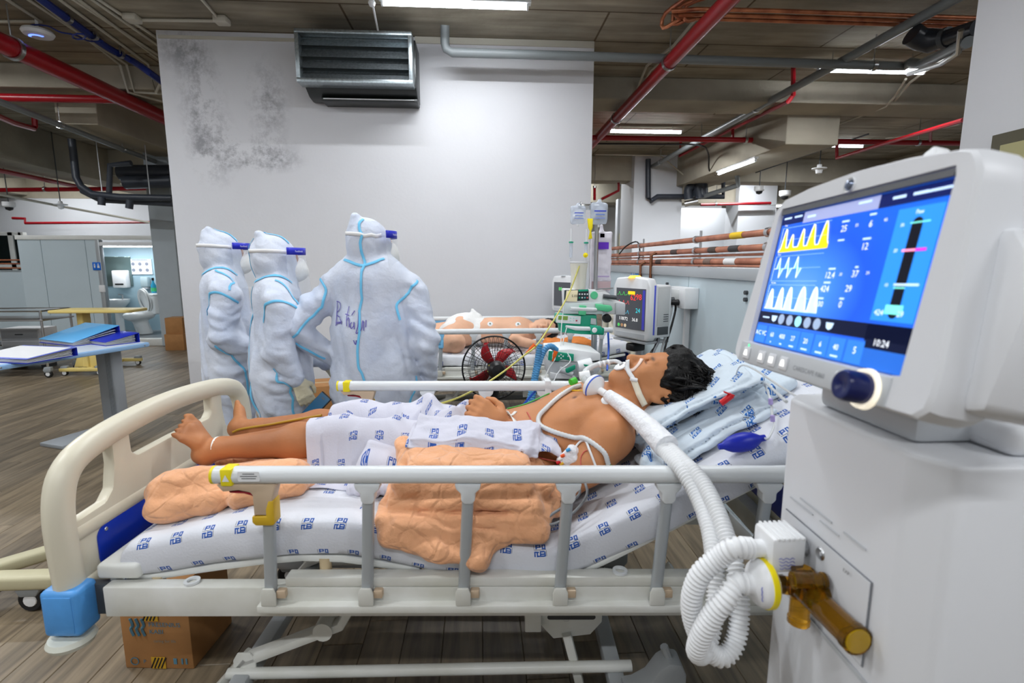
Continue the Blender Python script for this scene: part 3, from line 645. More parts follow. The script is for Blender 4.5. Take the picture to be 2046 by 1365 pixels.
hung('dome_camera', 'small white dome camera hanging right of the tall column', 'camera', 1517, 380, 9.5, dome)
hung('dome_camera', 'white dome camera under the far left beam', 'camera', 18, 412, 9.8, dome)
hung('dome_camera', 'white dome camera close above the display corner', 'camera', 1568, 390, 8.5, dome)
p = at_y(1629, 263, 7.9); root = empty('emergency_light', 'white box light hanging under the ceiling left of the side wall', 'light', p)
MB().box((0, 0, 0), (.38, .12, .19)).build('housing', WHITE, root, bevel=.012); MB().box((0, -.062, 0), (.34, .006, .15)).build('cover', mat('frosted', (246, 246, 244), .5), root, bevel=.003)
# left cluster of dark drain pipes behind the wall corner
yy = 8.2
root = empty('drain_cluster', 'dark grey drain pipes hanging left of the white wall', 'pipe', q(230, 400, yy)); O = Matrix.Translation(-Vector(q(230, 400, yy)))
MB(O).tube([q(143, 278, yy), q(147, 310, yy), q(152, 355, yy), q(162, 373, yy), q(185, 388, yy), q(240, 394, yy), q(345, 396, yy)], .05, 10).build('drain_bend', DPVC, root)
MB(O).tube([q(165, 380, yy+.1), q(200, 398, yy+.1), q(345, 406, yy+.1)], .055, 10).build('drain_run', DPVC, root)
MB(O).tube([q(203, 394, yy-.1), q(203, 410, yy-.1)], .05, 10).build('drop_stub', DPVC, root); MB(O).tube([q(260, 400, yy-.1), q(258, 417, yy-.1)], .05, 10).build('drop_stub', DPVC, root)
MB(O).tube([q(218, 385, yy), q(220, 330, yy), q(262, 326, yy)], .04, 10).build('riser', DPVC, root)
MB(O).tube([q(240, 345, 8.8), q(345, 345, 8.8)], .12, 12).build('wide_pipe', DPVC, root); MB(O).tube([q(250, 365, 8.7), q(345, 362, 8.7)], .1, 12).build('wide_pipe', DPVC, root)
for px_ in (205, 300): p_ = Vector(q(px_, 394, yy)); MB(O).cyl(p_, (p_.x, p_.y, CZ), .008, seg=6).build('hanger_rod', STEEL, root)
run('drain_pipe', 'slim light grey pipe slanting below the red pipes at upper left', 'pipe', GREYP, [at_z(-30, 192, 3.05), at_z(380, 350, 3.05)], .035, 10, rods=[(at_z(120, 250, 3.05).x, at_z(120, 250, 3.05).y, 3.05), (at_z(245, 298, 3.05).x, at_z(245, 298, 3.05).y, 3.05)])
run('branch_pipe', 'thin red arm with an elbow at the far upper left', 'pipe', REDP, [q(-20, 225, 6.0), q(25, 245, 6.6), q(67, 257, 7.2), q(70, 252, 7.2), q(68, 225, 7.2)], .032, 8)
run('sprinkler_branch', 'thin red pipe slanting low at the far left', 'pipe', REDP, [q(-20, 337, 9), q(165, 375, 11.5)], .04, 8)
run('sprinkler_branch', 'thin horizontal red pipe low at the far left', 'pipe', REDP, [q(-20, 380, 10.6), q(345, 376, 10.6)], .04, 8, rods=[q(90, 378, 10.6)], clamp='x')
run('sprinkler_branch', 'lowest thin red pipe above the washroom', 'pipe', REDP, [q(25, 436, 12.9), q(50, 437, 12.9), q(50, 446, 12.9), q(320, 444, 12.9)], .03, 8)
run('conduit', 'pale conduit slanting above the far left cameras', 'conduit', CONDUIT, [q(-20, 385, 9), q(120, 412, 10.5), q(310, 447, 13)], .022, 8, group='ceiling conduits')
# copper gas pipes on top of the partition
def gas(zz, r, y0, y1, label, xx=PX+.03, m=COPPERD): return run('gas_pipe', label, 'pipe', m, [(xx, y0, zz), (xx, y1, zz)], r, 12, group='gas pipes over the partition')
g1 = gas(1.565, .017, .3, 5.5, 'top copper gas pipe with a yellow band over the partition')
g2 = gas(1.495, .017, .3, 5.5, 'second copper gas pipe with a dark band over the partition')
g3 = gas(1.425, .02, .3, 5.5, 'lowest thick copper gas pipe with a white band over the partition')
g4 = gas(1.462, .007, 2.45, 5.5, 'thin copper tube between the two lower gas pipes', PX+.045)
g5 = gas(1.402, .006, 2.42, 5.5, 'thin copper tube lying along the partition cap', PX-.0)
for g, zz, r, bands in ((g1, 1.565, .017, ((2.72, .13, (236, 196, 20)),)), (g2, 1.495, .017, ((2.74, .11, (48, 48, 50)), (3.0, .1, (70, 58, 50)), (3.6, .12, (66, 50, 44)))), (g3, 1.425, .02, ((2.77, .13, (236, 236, 236)), (3.05, .1, (120, 96, 84)), (3.9, .12, (70, 52, 46))))):
    for yb, ln, c in bands: MB(Matrix.Translation((-PX-.03, -.3, -zz))).cyl((PX+.03, yb-ln/2, zz), (PX+.03, yb+ln/2, zz), r+.0015, seg=14).build('pipe_band', mat('band_%d_%d_%d' % c, c, .5), g)
for yb in (2.42, 3.25, 4.4, 1.2):
    root = empty('pipe_bracket', 'steel bracket holding the copper gas pipes, number %d from the far end' % {4.4: 1, 3.25: 2, 2.42: 3, 1.2: 4}[yb], 'bracket', (PX+.03, yb, 1.392), 0, 'gas pipe brackets')
    root['label'] = {4.4: 'steel bracket on the gas pipes beside the drip stand', 3.25: 'steel bracket on the gas pipes above the wall socket', 2.42: 'steel bracket on the gas pipes by the display edge', 1.2: 'steel bracket on the gas pipes right of the display'}[yb]
    MB().span((.022, -.012, 0), (.03, .012, .23)).build('strip', STEEL, root)
    for zz, r in ((.173, .017), (.103, .017), (.033, .02)): MB().lathe([(r+.001, -.014), (r+.007, -.014), (r+.007, .014), (r+.001, .014)], 14, c=(0, 0, zz), axis='y').build('ring', STEEL, root)
for k, (yb, zt, l) in enumerate(((3.95, 1.495, 'taller'), (4.2, 1.425, 'shorter'))): run('gas_drop', l+' tarnished copper drop pipe going down the partition behind the monitor', 'pipe', mat('dark_copper', (112, 72, 50), .45, .7), [(PX+.01, yb, zt), (PX-.025, yb, zt-.02), (PX-.025, yb, .95)], .012, 10)
run('cable', 'thin black cable looped over the copper gas pipes', 'cable', BLKC, [(PX-.06, 4.75, 1.5), (PX-.03, 4.62, 1.57), (PX+.03, 4.5, 1.6), (PX+.04, 4.45, 1.5), (PX, 4.4, 1.4)], .006, 6, 5)
# ================================================================== PRINTED COTTON (small blue stamp repeated)
def print_mat(name, base, sp=.09, size=.034, tint=(10, 78, 166), rough=.85, jit=.5):
    m = mat(name, base, rough, bump=.12, bscale=160, sheen=.15); n, L, b = nodes_of(m)
    def V(op, a, c=None, sc=None):
        q = n.new('ShaderNodeVectorMath'); q.operation = op; L.new(a, q.inputs[0])
        if c is not None:
            if isinstance(c, tuple): q.inputs[1].default_value = c
            else: L.new(c, q.inputs[1])
        if sc is not None: q.inputs['Scale'].default_value = sc
        return q.outputs['Value'] if op in ('LENGTH', 'DOT_PRODUCT') else q.outputs[0]
    def Ma(op, a, c=None):
        q = n.new('ShaderNodeMath'); q.operation = op; L.new(a, q.inputs[0])
        if c is not None:
            if isinstance(c, (int, float)): q.inputs[1].default_value = c
            else: L.new(c, q.inputs[1])
        return q.outputs[0]
    uv = n.new('ShaderNodeUVMap'); p = V('SCALE', uv.outputs[0], sc=1/sp)
    s1 = n.new('ShaderNodeSeparateXYZ'); L.new(p, s1.inputs[0])
    row = Ma('FLOOR', s1.outputs[1]); off = Ma('MULTIPLY', Ma('MODULO', row, 2.0), .5)
    cx = n.new('ShaderNodeCombineXYZ'); L.new(Ma('ADD', s1.outputs[0], off), cx.inputs[0]); L.new(s1.outputs[1], cx.inputs[1])
    loc = V('FRACTION', cx.outputs[0]); loc = V('SUBTRACT', loc, (.5, .5, 0)); loc = V('SCALE', loc, sc=sp/size)
    # strokes of the stamp inside a unit square: two letter-like rows in a frame
    R = [(-.28, .3, .06, .2), (-.12, .44, .2, .05), (-.12, .26, .2, .05), (.02, .35, .05, .13), (.2, .3, .05, .2), (.32, .44, .12, .05), (.4, .22, .05, .2), (.3, .12, .14, .05),
         (-.4, -.3, .05, .2), (-.25, -.15, .16, .05), (-.22, -.34, .05, .16), (-.08, -.44, .16, .05), (.02, -.26, .05, .2), (.2, -.12, .14, .05), (.2, -.3, .14, .05), (.14, -.44, .2, .05), (.36, -.3, .05, .18)]
    K = [(0, .02, .47, .022), (-.46, .3, .018, .18), (.47, -.25, .018, .2)]
    def union(rs):
        acc = None
        for x, y, hx, hy in rs:
            d = V('SUBTRACT', V('ABSOLUTE', V('SUBTRACT', loc, (x, y, 0))), (hx, hy, 0)); s2 = n.new('ShaderNodeSeparateXYZ'); L.new(d, s2.inputs[0]); mm = Ma('MAXIMUM', s2.outputs[0], s2.outputs[1])
            acc = mm if acc is None else Ma('MINIMUM', acc, mm)
        return Ma('LESS_THAN', acc, 0.0)
    wn = n.new('ShaderNodeTexWhiteNoise'); L.new(V('FLOOR', cx.outputs[0]), wn.inputs[0]); keep = Ma('GREATER_THAN', wn.outputs['Value'], .06)
    mx = n.new('ShaderNodeMix'); mx.data_type = 'RGBA'; L.new(Ma('MULTIPLY', union(R), keep), mx.inputs[0]); mx.inputs[6].default_value = lin(base); mx.inputs[7].default_value = lin(tint)
    m2 = n.new('ShaderNodeMix'); m2.data_type = 'RGBA'; L.new(Ma('MULTIPLY', union(K), keep), m2.inputs[0]); L.new(mx.outputs[2], m2.inputs[6]); m2.inputs[7].default_value = lin((24, 40, 70)); L.new(m2.outputs[2], b.inputs['Base Color'])
    return m
SHEET = print_mat('printed_sheet', (216, 219, 227))
GOWN = print_mat('printed_gown', (208, 208, 221), .085, .029, (40, 84, 170))
PILLOWC = print_mat('printed_pillow_cloth', (206, 219, 230), .09, .034, (30, 104, 182))
FARSHEET = print_mat('far_printed_sheet', (232, 234, 240), .13, .036, (40, 80, 170))
# ================================================================== HOSPITAL BEDS
ENAMEL = mat('bed_enamel', (226, 227, 223), .36, vary=.1, vscale=7, col2=(206, 206, 196))
RAILT = mat('rail_tube_enamel', (222, 226, 228), .3)
POSTM = mat('rail_post_grey', (176, 182, 186), .35, .3)
BLUEPANEL = mat('blue_inlay', (8, 50, 176), .3)
BLUECAP = mat('light_blue_plastic', (84, 158, 228), .4, vary=.08, vscale=30)
YEL = mat('yellow_plastic', (206, 168, 40), .45); YELT = mat('yellow_tape', (240, 222, 30), .5); REDL = mat('red_lever', (150, 20, 40), .4); TAN = mat('tan_plastic', (198, 176, 150), .45)
def interp(xs, ys):
    xs = np.array(xs); ys = np.array(ys)
    def f(x):
        x = min(max(x, xs[0]), xs[-1]); i = min(int(np.searchsorted(xs, x, side='right'))-1, len(xs)-2); t = (x-xs[i])/(xs[i+1]-xs[i])
        m = lambda k: 0 if k in (0,) else ((ys[k+1]-ys[k-1])/(xs[k+1]-xs[k-1]) if k < len(xs)-1 else (ys[k]-ys[k-1])/(xs[k]-xs[k-1]))
        h = xs[i+1]-xs[i]; m0, m1 = m(i)*h, m(i+1)*h
        return float((2*t**3-3*t*t+1)*ys[i]+(t**3-2*t*t+t)*m0+(-2*t**3+3*t*t)*ys[i+1]+(t**3-t*t)*m1)
    return f
ZT = interp([.08, .3, .52, .65, .78, .9, 1.0, 1.1, 1.2, 1.3, 1.45, 1.63, 1.85, 2.02], [.676, .706, .735, .735, .716, .692, .676, .665, .661, .684, .76, .862, .985, 1.078])
ZF = interp([.08, .5, 1.0, 1.3, 1.6, 2.02], [.68, .69, .685, .69, .72, .79])
def board(root, x, sgn, name, panel=BLUEPANEL):
    """moulded end board: outer loop, hand holes, inlay panel"""
    b = empty_part(name, root, (x, 0, 0)); T = .03
    # outer rim tube swept along the outline
    out = [(-.455, .5), (-.462, .62), (-.465, .74), (-.455, .82), (-.43, .872), (-.38, .905), (-.28, .928), (-.14, .942), (0, .947), (.14, .942), (.28, .928), (.38, .905), (.43, .872), (.455, .82), (.465, .74), (.462, .62), (.455, .5)]
    MB().tube([(0, y, z) for y, z in out], 1, 12, 3, prof=[(a*1.0, c*1.0) for a, c in rrect(.062, .07, .028, 3)], up=(0, -1, 0)).build('rim', CREAM, b)
    # body sheet below the hand holes
    low = [(-.45, .5), (-.45, .735), (-.33, .742), (-.3, .77), (-.285, .84), (-.285, .925), (-.215, .93), (-.212, .85), (-.19, .83), (0, .834), (.19, .83), (.212, .85), (.215, .93), (.285, .925), (.285, .84), (.3, .77), (.33, .742), (.45, .735), (.45, .5)]
    MB().prism(low, -.018, .018, axis='x').build('body', CREAM, b, bevel=.008)
    MB().tube([(0, -.45, .7), (0, .45, .7)], 1, prof=[(c*1.0, a*1.0) for a, c in rrect(.05, .05, .02, 3)]).build('cross_rib', CREAM, b)
    MB().tube([(0, -.45, .545), (0, .45, .545)], 1, prof=rrect(.05, .06, .02, 3)).build('cross_rib', CREAM, b)
    p = MB().prism([(a, c+.625) for a, c in rrect(.76, .118, .03, 5)], sgn*.018, sgn*.0235, axis='x').build('inlay_panel', panel, b, bevel=.002)
    for yy in (-.35, .35):
        for zz in (.58, .67): MB().lathe([(0, .003), (.005, .002), (.006, 0)], 10, c=(sgn*.0235, yy, zz), axis='x').build('screw', STEEL, b)
    return b
def empty_part(name, root, loc=(0, 0, 0)):
    o = bpy.data.objects.new(name, None); COL.objects.link(o); o.parent = root; o.location = loc; return o
def siderail(root, y, sgn, brk, red=True, detail=True, lab=None):
    r = empty_part('side_rail', root); r['label'] = lab or 'white side rail'
    z1 = .886; X0, X1 = .375, 1.87
    MB().tube([(X0, y, z1), (X0+.02, y, z1), (X1, y, z1)], 1, prof=rrect(.042, .044, .02, 4)).build('top_tube', RAILT, r)
    MB().tube([(X0-.006, y, z1), (X0+.001, y, z1)], 1, prof=rrect(.043, .045, .02, 4)).build('end_cap', YELT if brk is TAN else CREAM, r)
    for k in range(6):
        xb, xt = .493+k*.2545, .507+k*.2555
        MB().tube([(xb, y, .555), (xt, y, .845)], 1, prof=rrect(.024, .03, .009, 3)).build('post', POSTM, r)
        if k: MB().prism([(xt-.034, .866), (xt-.03, .852), (xt-.018, .84), (xt-.018, .822), (xt-.01, .812), (xt+.01, .812), (xt+.018, .822), (xt+.018, .84), (xt+.03, .852), (xt+.034, .866)], y-.0165, y+.0165, axis='y').build('post_bracket', RAILT, r, bevel=.004)
        if k: MB().lathe([(0, .0025), (.0055, .002), (.006, 0)], 10, c=(xt, y+sgn*.0165, .832), axis='y').build('bolt', mat('brass', (140, 110, 60), .4, .8), r)
        MB().prism([(xb-.02, .53), (xb-.02, .565), (xb-.014, .58), (xb+.014, .58), (xb+.02, .565), (xb+.02, .53)], y+sgn*.012, y+sgn*.02, axis='y').build('foot_clamp', ENAMEL, r, bevel=.003)
        MB().lathe([(0, .0025), (.005, .002), (.006, 0)], 10, c=(xb, y+sgn*.02, .56), axis='y').build('bolt', DKGREY, r)
        MB().box((xb+.03, y, .558), (.024, .024, .022)).build('stop_block', TAN, r, bevel=.003)
    # latch handle at the foot end
    MB().prism([(.385, .866), (.53, .866), (.532, .858), (.527, .842), (.523, .83), (.523, .785), (.505, .785), (.478, .785), (.474, .78), (.474, .838), (.468, .846), (.44, .852), (.4, .848)], y-.018, y+.018, axis='y').build('latch_housing', brk, r, bevel=.004)
    MB().prism([(.41, .846), (.468, .845), (.474, .838), (.474, .828), (.47, .834), (.45, .84), (.415, .842)], y-.012, y+.012, axis='y').build('latch_lever', REDL, r, bevel=.002)
    MB().prism([(.476, .756), (.52, .756), (.525, .762), (.526, .824), (.512, .824), (.504, .8), (.504, .782), (.468, .782), (.467, .765)], y-.0195, y+.0195, axis='y').build('latch_sleeve', YEL if brk is TAN else brk, r, bevel=.004)
    MB().lathe([(0, .004), (.008, .003), (.0095, 0)], 12, c=(.505, y+sgn*.018, .838), axis='y').build('bolt', STEEL, r)
    if detail:
        s = sgn
        MB().box((.412, y, z1+.0), (.03, .0436, .0452)).build('yellow_sticker', YELT, r, bevel=.004)
        MB().prism([(a+.47, c+z1+.004) for a, c in rrect(.055, .026, .003, 2)], y+s*.0213, y+s*.0219, axis='y').build('label_sticker', WHITE, r, smooth=False)
        for k_, ln_ in enumerate((.03, .042, .036)): MB().box((.47, y+s*.0222, z1+.011-.006*k_), (ln_, .0006, .0016)).build('label_line', DKGREY, r, smooth=False)
        MB().prism([(.403, z1-.009), (.421, z1-.009), (.412, z1+.009)], y+s*.0228, y+s*.0231, axis='y').build('warning_mark', WHITE, r, smooth=False)
    return r
def caster(root, x, y, r=.06):
    c = empty_part('caster', root, (x, y, r))
    MB().lathe([(.012, -.014), (r*.85, -.018), (r, -.012), (r, .012), (r*.85, .018), (.012, .014)], 20, axis='y').build('wheel', RUBBER, c)
    MB().lathe([(0, -.02), (.025, -.019), (.028, -.015), (.028, .015), (.025, .019), (0, .02)], 14, axis='y').build('hub', WHITE, c)
    MB().prism([(-.035, .02), (.03, .02), (.045, .045), (.045, .09), (-.03, .09), (-.05, .05)], -.024, .024, axis='y').build('fork', mat('caster_grey', (150, 156, 160), .4), c, bevel=.006)
    return c
def make_bed(M, label, brk, zt, detail=True):
    root = empty('hospital_bed', label, 'bed', M=M)
    board(root, -.05, 1, 'footboard'); board(root, 2.06, -1, 'headboard')
    # corner bumpers of the foot board
    for s in (-1, 1):
        for x, nm in ((-.05, 'foot'), (2.06, 'head')):
            MB().box((x, s*.465, .51), (.1, .075, .13)).build('corner_cap', BLUECAP, root, bevel=.014, seg=3)
            MB().box((x, s*.501, .51), (.074, .008, .105)).build('corner_cap_face', BLUECAP, root, bevel=.004)
            MB().lathe([(0, -.012), (.05, -.012), (.056, 0), (.05, .012), (0, .012)], 24, c=(x, s*.475, .425)).build('bumper_wheel', mat('bumper_white', (214, 216, 204), .4), root)
            MB().cyl((x, s*.475, .43), (x, s*.475, .46), .012, seg=8).build('bumper_pin', STEEL, root)
    # frame
    for s in (-1, 1):
        MB().span((.045, s*.452-.02, .484), (2.0, s*.452+.02, .57)).build('side_bar', ENAMEL, root, bevel=.004)
        MB().span((.46, s*.452-.022+s*.02, .508), (2.0, s*.452+.022+s*.02, .53)).build('rail_ledge', ENAMEL, root, bevel=.004)
        MB().span((.53, s*.452-.02, .5705), (2.0, s*.452+.02, .598)).build('rail_channel', ENAMEL, root, bevel=.004)
        for xx in (.27, 1.42):
            MB().lathe([(.012, 0), (.02, 0), (.02, .006), (.012, .006), (.012, 0)], 18, c=(xx, s*.45, .571 if xx < .5 else .599)).build('drip_socket', RAILT, root)
        siderail(root, s*.475, s, brk, detail=detail, lab='side rail on the near side' if s < 0 else 'side rail on the far side')
    for xx in (.06, .95, 1.99): MB().span((xx-.025, -.432, .49), (xx+.025, .432, .56)).build('cross_bar', ENAMEL, root, bevel=.004)
    MB().span((.06, -.02, .5), (1.9, .02, .55)).build('spine_bar', ENAMEL, root, bevel=.004)
    for s in (-1, 1): MB().span((-.03, s*.43-.012, .47), (.045, s*.43+.012, .56)).build('board_hook', DKGREY, root, bevel=.003)
    # mattress deck in three sections
    th = .022
    for a, b_, nm in ((.03, .88, 'leg_deck'), (.9, 1.2, 'seat_deck'), (1.22, 2.0, 'back_deck')):
        N = 8; P = []
        for k in range(N+1): x = a+(b_-a)*k/N; P.append((x, zt(max(x, .08))-.1))
        poly = P+[(x, z-th) for x, z in P[::-1]]
        MB().prism(poly, -.428, .428, axis='y').build(nm, WHITEMET, root, bevel=.006)
    for xx in (.16, .62):
        for s in (-1, 1): MB().cyl((xx, s*.42, .55), (xx, s*.42, zt(xx)-.112), .016, seg=12).build('deck_buffer', mat('buffer_tan', (204, 184, 148), .5), root)
    MB().prism([(1.18, .54), (1.5, .54), (1.5, .565), (1.4, .585), (1.25, .6), (1.18, .6)], -.43, -.41, axis='y').build('hinge_plate', ENAMEL, root, bevel=.003)
    MB().span((.015, -.452, .578), (.13, .452, .622)).build('deck_end', WHITEMET, root, bevel=.012, seg=3)
    # lift linkage
    for s in (-1, 1):
        y = s*.27
        MB().tube([(.17, y, .05), (.30, y, .20)], 1, prof=rrect(.05, .03, .01, 2)).build('lower_arm', ENAMEL, root)
        MB().tube([(.29, y, .185), (.60, y, .31), (.7, y, .48)], 1, prof=rrect(.05, .03, .01, 2)).build('lift_arm', ENAMEL, root)
        MB().prism([(.265, .13), (.335, .13), (.335, .2), (.32, .225), (.28, .225), (.265, .2)], y+s*.017, y+s*.025, axis='y').build('pivot_plate', ENAMEL, root, bevel=.003)
        MB().lathe([(0, .014), (.014, .012), (.017, 0)], 8, c=(.3, y+s*.025, .195), axis='y').build('pivot_bolt', STEEL, root)
        MB().cyl((.55, y-.03, .3), (.55, y+.03, .3), .03, seg=16).build('roller', ENAMEL, root)
        # slotted plate towards the head
        outer = [(1.22, .305), (1.22, .362), (1.41, .372), (1.41, .315), (1.375, .272), (1.26, .258)]
        MB().prism(outer, y-.004, y+.004, axis='y').build('slotted_plate', ENAMEL, root, bevel=.002)
        MB().prism([(a*1+1.315, c+.332) for a, c in rrect(.15, .016, .008, 4)], y+s*.0042, y+s*.005, axis='y').build('slot', mat('slot_shadow_gap', (60, 60, 60), .7), root, smooth=False)
        MB().lathe([(0, .012), (.01, .01), (.013, 0)], 6, c=(1.3, y+s*.005, .33), axis='y').build('slot_bolt', STEEL, root)
        MB().tube([(1.3, y, .28), (1.345, y, .1)], 1, prof=rrect(.045, .028, .006, 2)).build('slot_arm', ENAMEL, root)
        MB().cyl((1.54, y-.03, .41), (1.54, y+.03, .41), .034, seg=16).build('roller', ENAMEL, root)
        MB().tube([(1.54, y, .41), (1.62, y, .5)], 1, prof=rrect(.04, .02, .006, 2)).build('roller_arm', ENAMEL, root)
        MB().span((1.17, y-.03, .3), (1.22, y+.03, .5)).build('motor_bracket', ENAMEL, root, bevel=.003)
    GB = mat('base_grey_plastic', (168, 172, 174), .4)
    for s in (-1, 1):
        y = s*.37
        MB().span((.25, y-.025, .1), (1.52, y+.025, .15)).build('base_beam', GB, root, bevel=.006)
        MB().cyl((.25, y-s*.07, .16), (1.5, y-s*.07, .185), .017, seg=12).build('base_tube', ENAMEL, root)
        MB().prism([(1.46, .11), (1.62, .11), (1.635, .13), (1.635, .24), (1.62, .275), (1.585, .28), (1.56, .262), (1.53, .215), (1.49, .19), (1.46, .185)], y-.035, y+.035, axis='y').build('base_cover', GB, root, bevel=.008)
        MB().prism([(.28, .1), (.12, .1), (.105, .11), (.105, .14), (.13, .15), (.18, .15), (.24, .15), (.28, .15)], y-.035, y+.035, axis='y').build('base_cover', GB, root, bevel=.008)
        MB().tube([(1.59, y-.0, .275), (1.575, y, .31)], .012, 8).build('brake_pin', GB, root)
        for xx in (.16, 1.58): caster(root, xx, y)
    for xx in (.3, 1.45): MB().span((xx-.025, -.36, .125), (xx+.025, .36, .17)).build('base_cross', GB, root, bevel=.005)
    return root
bed1 = make_bed(BM, 'near hospital bed with raised back, cream footboard and white side rails', TAN, ZT)
# mattress with printed sheet
def mattress(M, label, zt, m, x0=.075, x1=2.02, hw=.44, th=.098, wr=1.0, seed=0, cat_='mattress'):
    path = [(-hw+.03, -th), (-hw+.006, -th+.004), (-hw, -th+.02), (-hw, -.024), (-hw+.008, -.008), (-hw+.028, 0)]
    ny = 34; path += [(-hw+.028+(2*hw-.056)*k/ny, 0) for k in range(1, ny)]+[(hw-.028, 0), (hw-.008, -.008), (hw, -.024), (hw, -th+.02), (hw-.006, -th+.004), (hw-.03, -th)]
    cum = [0]
    for i in range(1, len(path)): cum.append(cum[-1]+math.dist(path[i], path[i-1]))
    nx = 130; xs = np.linspace(x0, x1, nx+1); arc = [0]
    for i in range(nx): arc.append(arc[-1]+math.hypot(xs[i+1]-xs[i], zt(xs[i+1])-zt(xs[i])))
    X = np.repeat(xs, len(path)); Yp = np.tile([p[0] for p in path], nx+1); D = np.tile([p[1] for p in path], nx+1); Z = np.repeat([zt(x) for x in xs], len(path))
    sl = np.repeat(np.gradient([zt(x) for x in xs], xs), len(path)); tx = -sl/np.sqrt(1+sl**2); tz = 1/np.sqrt(1+sl**2)
    fade = np.clip((D+th)/th, 0, 1)
    w1 = fbm(X*2.6+seed, Yp*6+D*9, X*0+seed, 3)*.006+np.abs(fbm(X*5+Yp*4+seed, Yp*2.2-X*3, X*0+3, 2))*.008
    side = np.clip(-D/.03, 0, 1); w2 = fbm(X*9+seed, D*18, X*0+9, 2)*.006*side+np.sin(X*23+Yp*3)*.002*side
    off = w1*wr*(.4+.6*fade)
    # rounded ends
    e = np.minimum((X-x0)/.05, (x1-X)/.05); e = np.clip(e, 0, 1); dr = (1-np.sqrt(1-(1-e)**2))*.02
    P = np.stack([X+tx*(D+off), Yp+np.sign(Yp)*w2*wr*1.0-np.sign(Yp)*0, Z+tz*(D+off)-dr], 1)
    b = MB(); W = len(path)
    b.add([tuple(p) for p in P], [(i*W+j, (i+1)*W+j, (i+1)*W+j+1, i*W+j+1) for i in range(nx) for j in range(W-1)]+[tuple(j for j in range(W)), tuple(nx*W+j for j in range(W))[::-1], ]+[((i+1)*W, i*W, i*W+W-1, (i+1)*W+W-1) for i in range(nx)])
    for i in range(nx+1):
        for j in range(W): b.uv[i*W+j] = (arc[i]+.03, cum[j]+.02)
    o = b.build('mattress', m, None, angle=60, recalc=True); o.matrix_world = M; return tag(o, label, cat_)
mattress(BM, 'mattress in a white sheet printed with blue stamps on the near bed', ZT, SHEET, seed=1)
# ================================================================== PATIENT ON THE NEAR BED (bed coordinates)
def skin_mat(name, rough=.52):
    m = mat(name, (190, 130, 90), rough, bump=.05, bscale=120, spec=.4); n, L, b = nodes_of(m)
    at = n.new('ShaderNodeAttribute'); at.attribute_name = 'Col'
    nz = n.new('ShaderNodeTexNoise'); nz.inputs['Scale'].default_value = 7; nz.inputs['Detail'].default_value = 3; tc = n.new('ShaderNodeTexCoord'); L.new(tc.outputs['Object'], nz.inputs['Vector'])
    r = n.new('ShaderNodeMapRange'); r.inputs[1].default_value = .3; r.inputs[2].default_value = .7; r.inputs[3].default_value = .86; r.inputs[4].default_value = 1.08; L.new(nz.outputs['Fac'], r.inputs[0])
    v = n.new('ShaderNodeVectorMath'); v.operation = 'SCALE'; L.new(at.outputs['Color'], v.inputs[0]); L.new(r.outputs[0], v.inputs['Scale']); L.new(v.outputs[0], b.inputs['Base Color'])
    return m
SKIN = skin_mat('skin')
HAIR = mat('black_hair', (11, 10, 10), .5, bump=.35, bscale=150, spec=.3)
def hand(S, wr, d, up, side, L=1.0, curl=.9, thumb=1, spread=.012, k=.006):
    """hand: wrist point, pointing direction d, palm-back normal up, thumb side vector"""
    wr, d, up = [Vector(q) for q in (wr, d, up)]; d = d.normalized(); up = (up-d*up.dot(d)).normalized(); sd = Vector(side); sd = (sd-d*sd.dot(d)-up*sd.dot(up)).normalized()
    pc = wr+d*.05*L
    S.cap(wr-d*.01, wr+d*.03*L, .025*L, .03*L, .012, flat=(up, .72))
    for q in (-.6, -.2, .2, .6): S.cap(wr+d*.02*L+sd*q*.02*L, wr+d*.085*L+sd*q*.045*L, .017*L, .0125*L, .008)
    tips = []
    for i, (q, ln) in enumerate(((.75, .066), (.25, .074), (-.25, .069), (-.75, .054))):
        p = wr+d*.088*L+sd*q*.038*L; a = 0; seg = [.45, .32, .26]
        for j, s in enumerate(seg):
            a += curl*(.55 if j == 0 else .75); dd = d*math.cos(a)-up*math.sin(a)+sd*q*.06; e = p+dd.normalized()*ln*s*L*1.05
            S.cap(p, e, (.0098-.0009*j)*L, (.0094-.0012*j)*L, .0035 if j else .006); p = e
        tips.append(p)
    p = wr+d*.025*L+sd*.026*L; e = p+(d*.6+sd*.62-up*.35*thumb).normalized()*.034*L; S.cap(p, e, .0145*L, .0115*L, .008)
    f = e+(d*.92-up*.25*thumb+sd*.1).normalized()*.028*L; S.cap(e, f, .0112*L, .0102*L, .004); g = f+(d*.9-up*.45*thumb-sd*.25).normalized()*.022*L; S.cap(f, g, .0102*L, .0085*L, .004)
    return tips
def head_frame(O, U, F):
    U = Vector(U).normalized(); F = Vector(F); F = (F-U*F.dot(U)).normalized(); Lf = U.cross(F)
    return lambda u, f, l: tuple(Vector(O)+U*u+F*f+Lf*l)
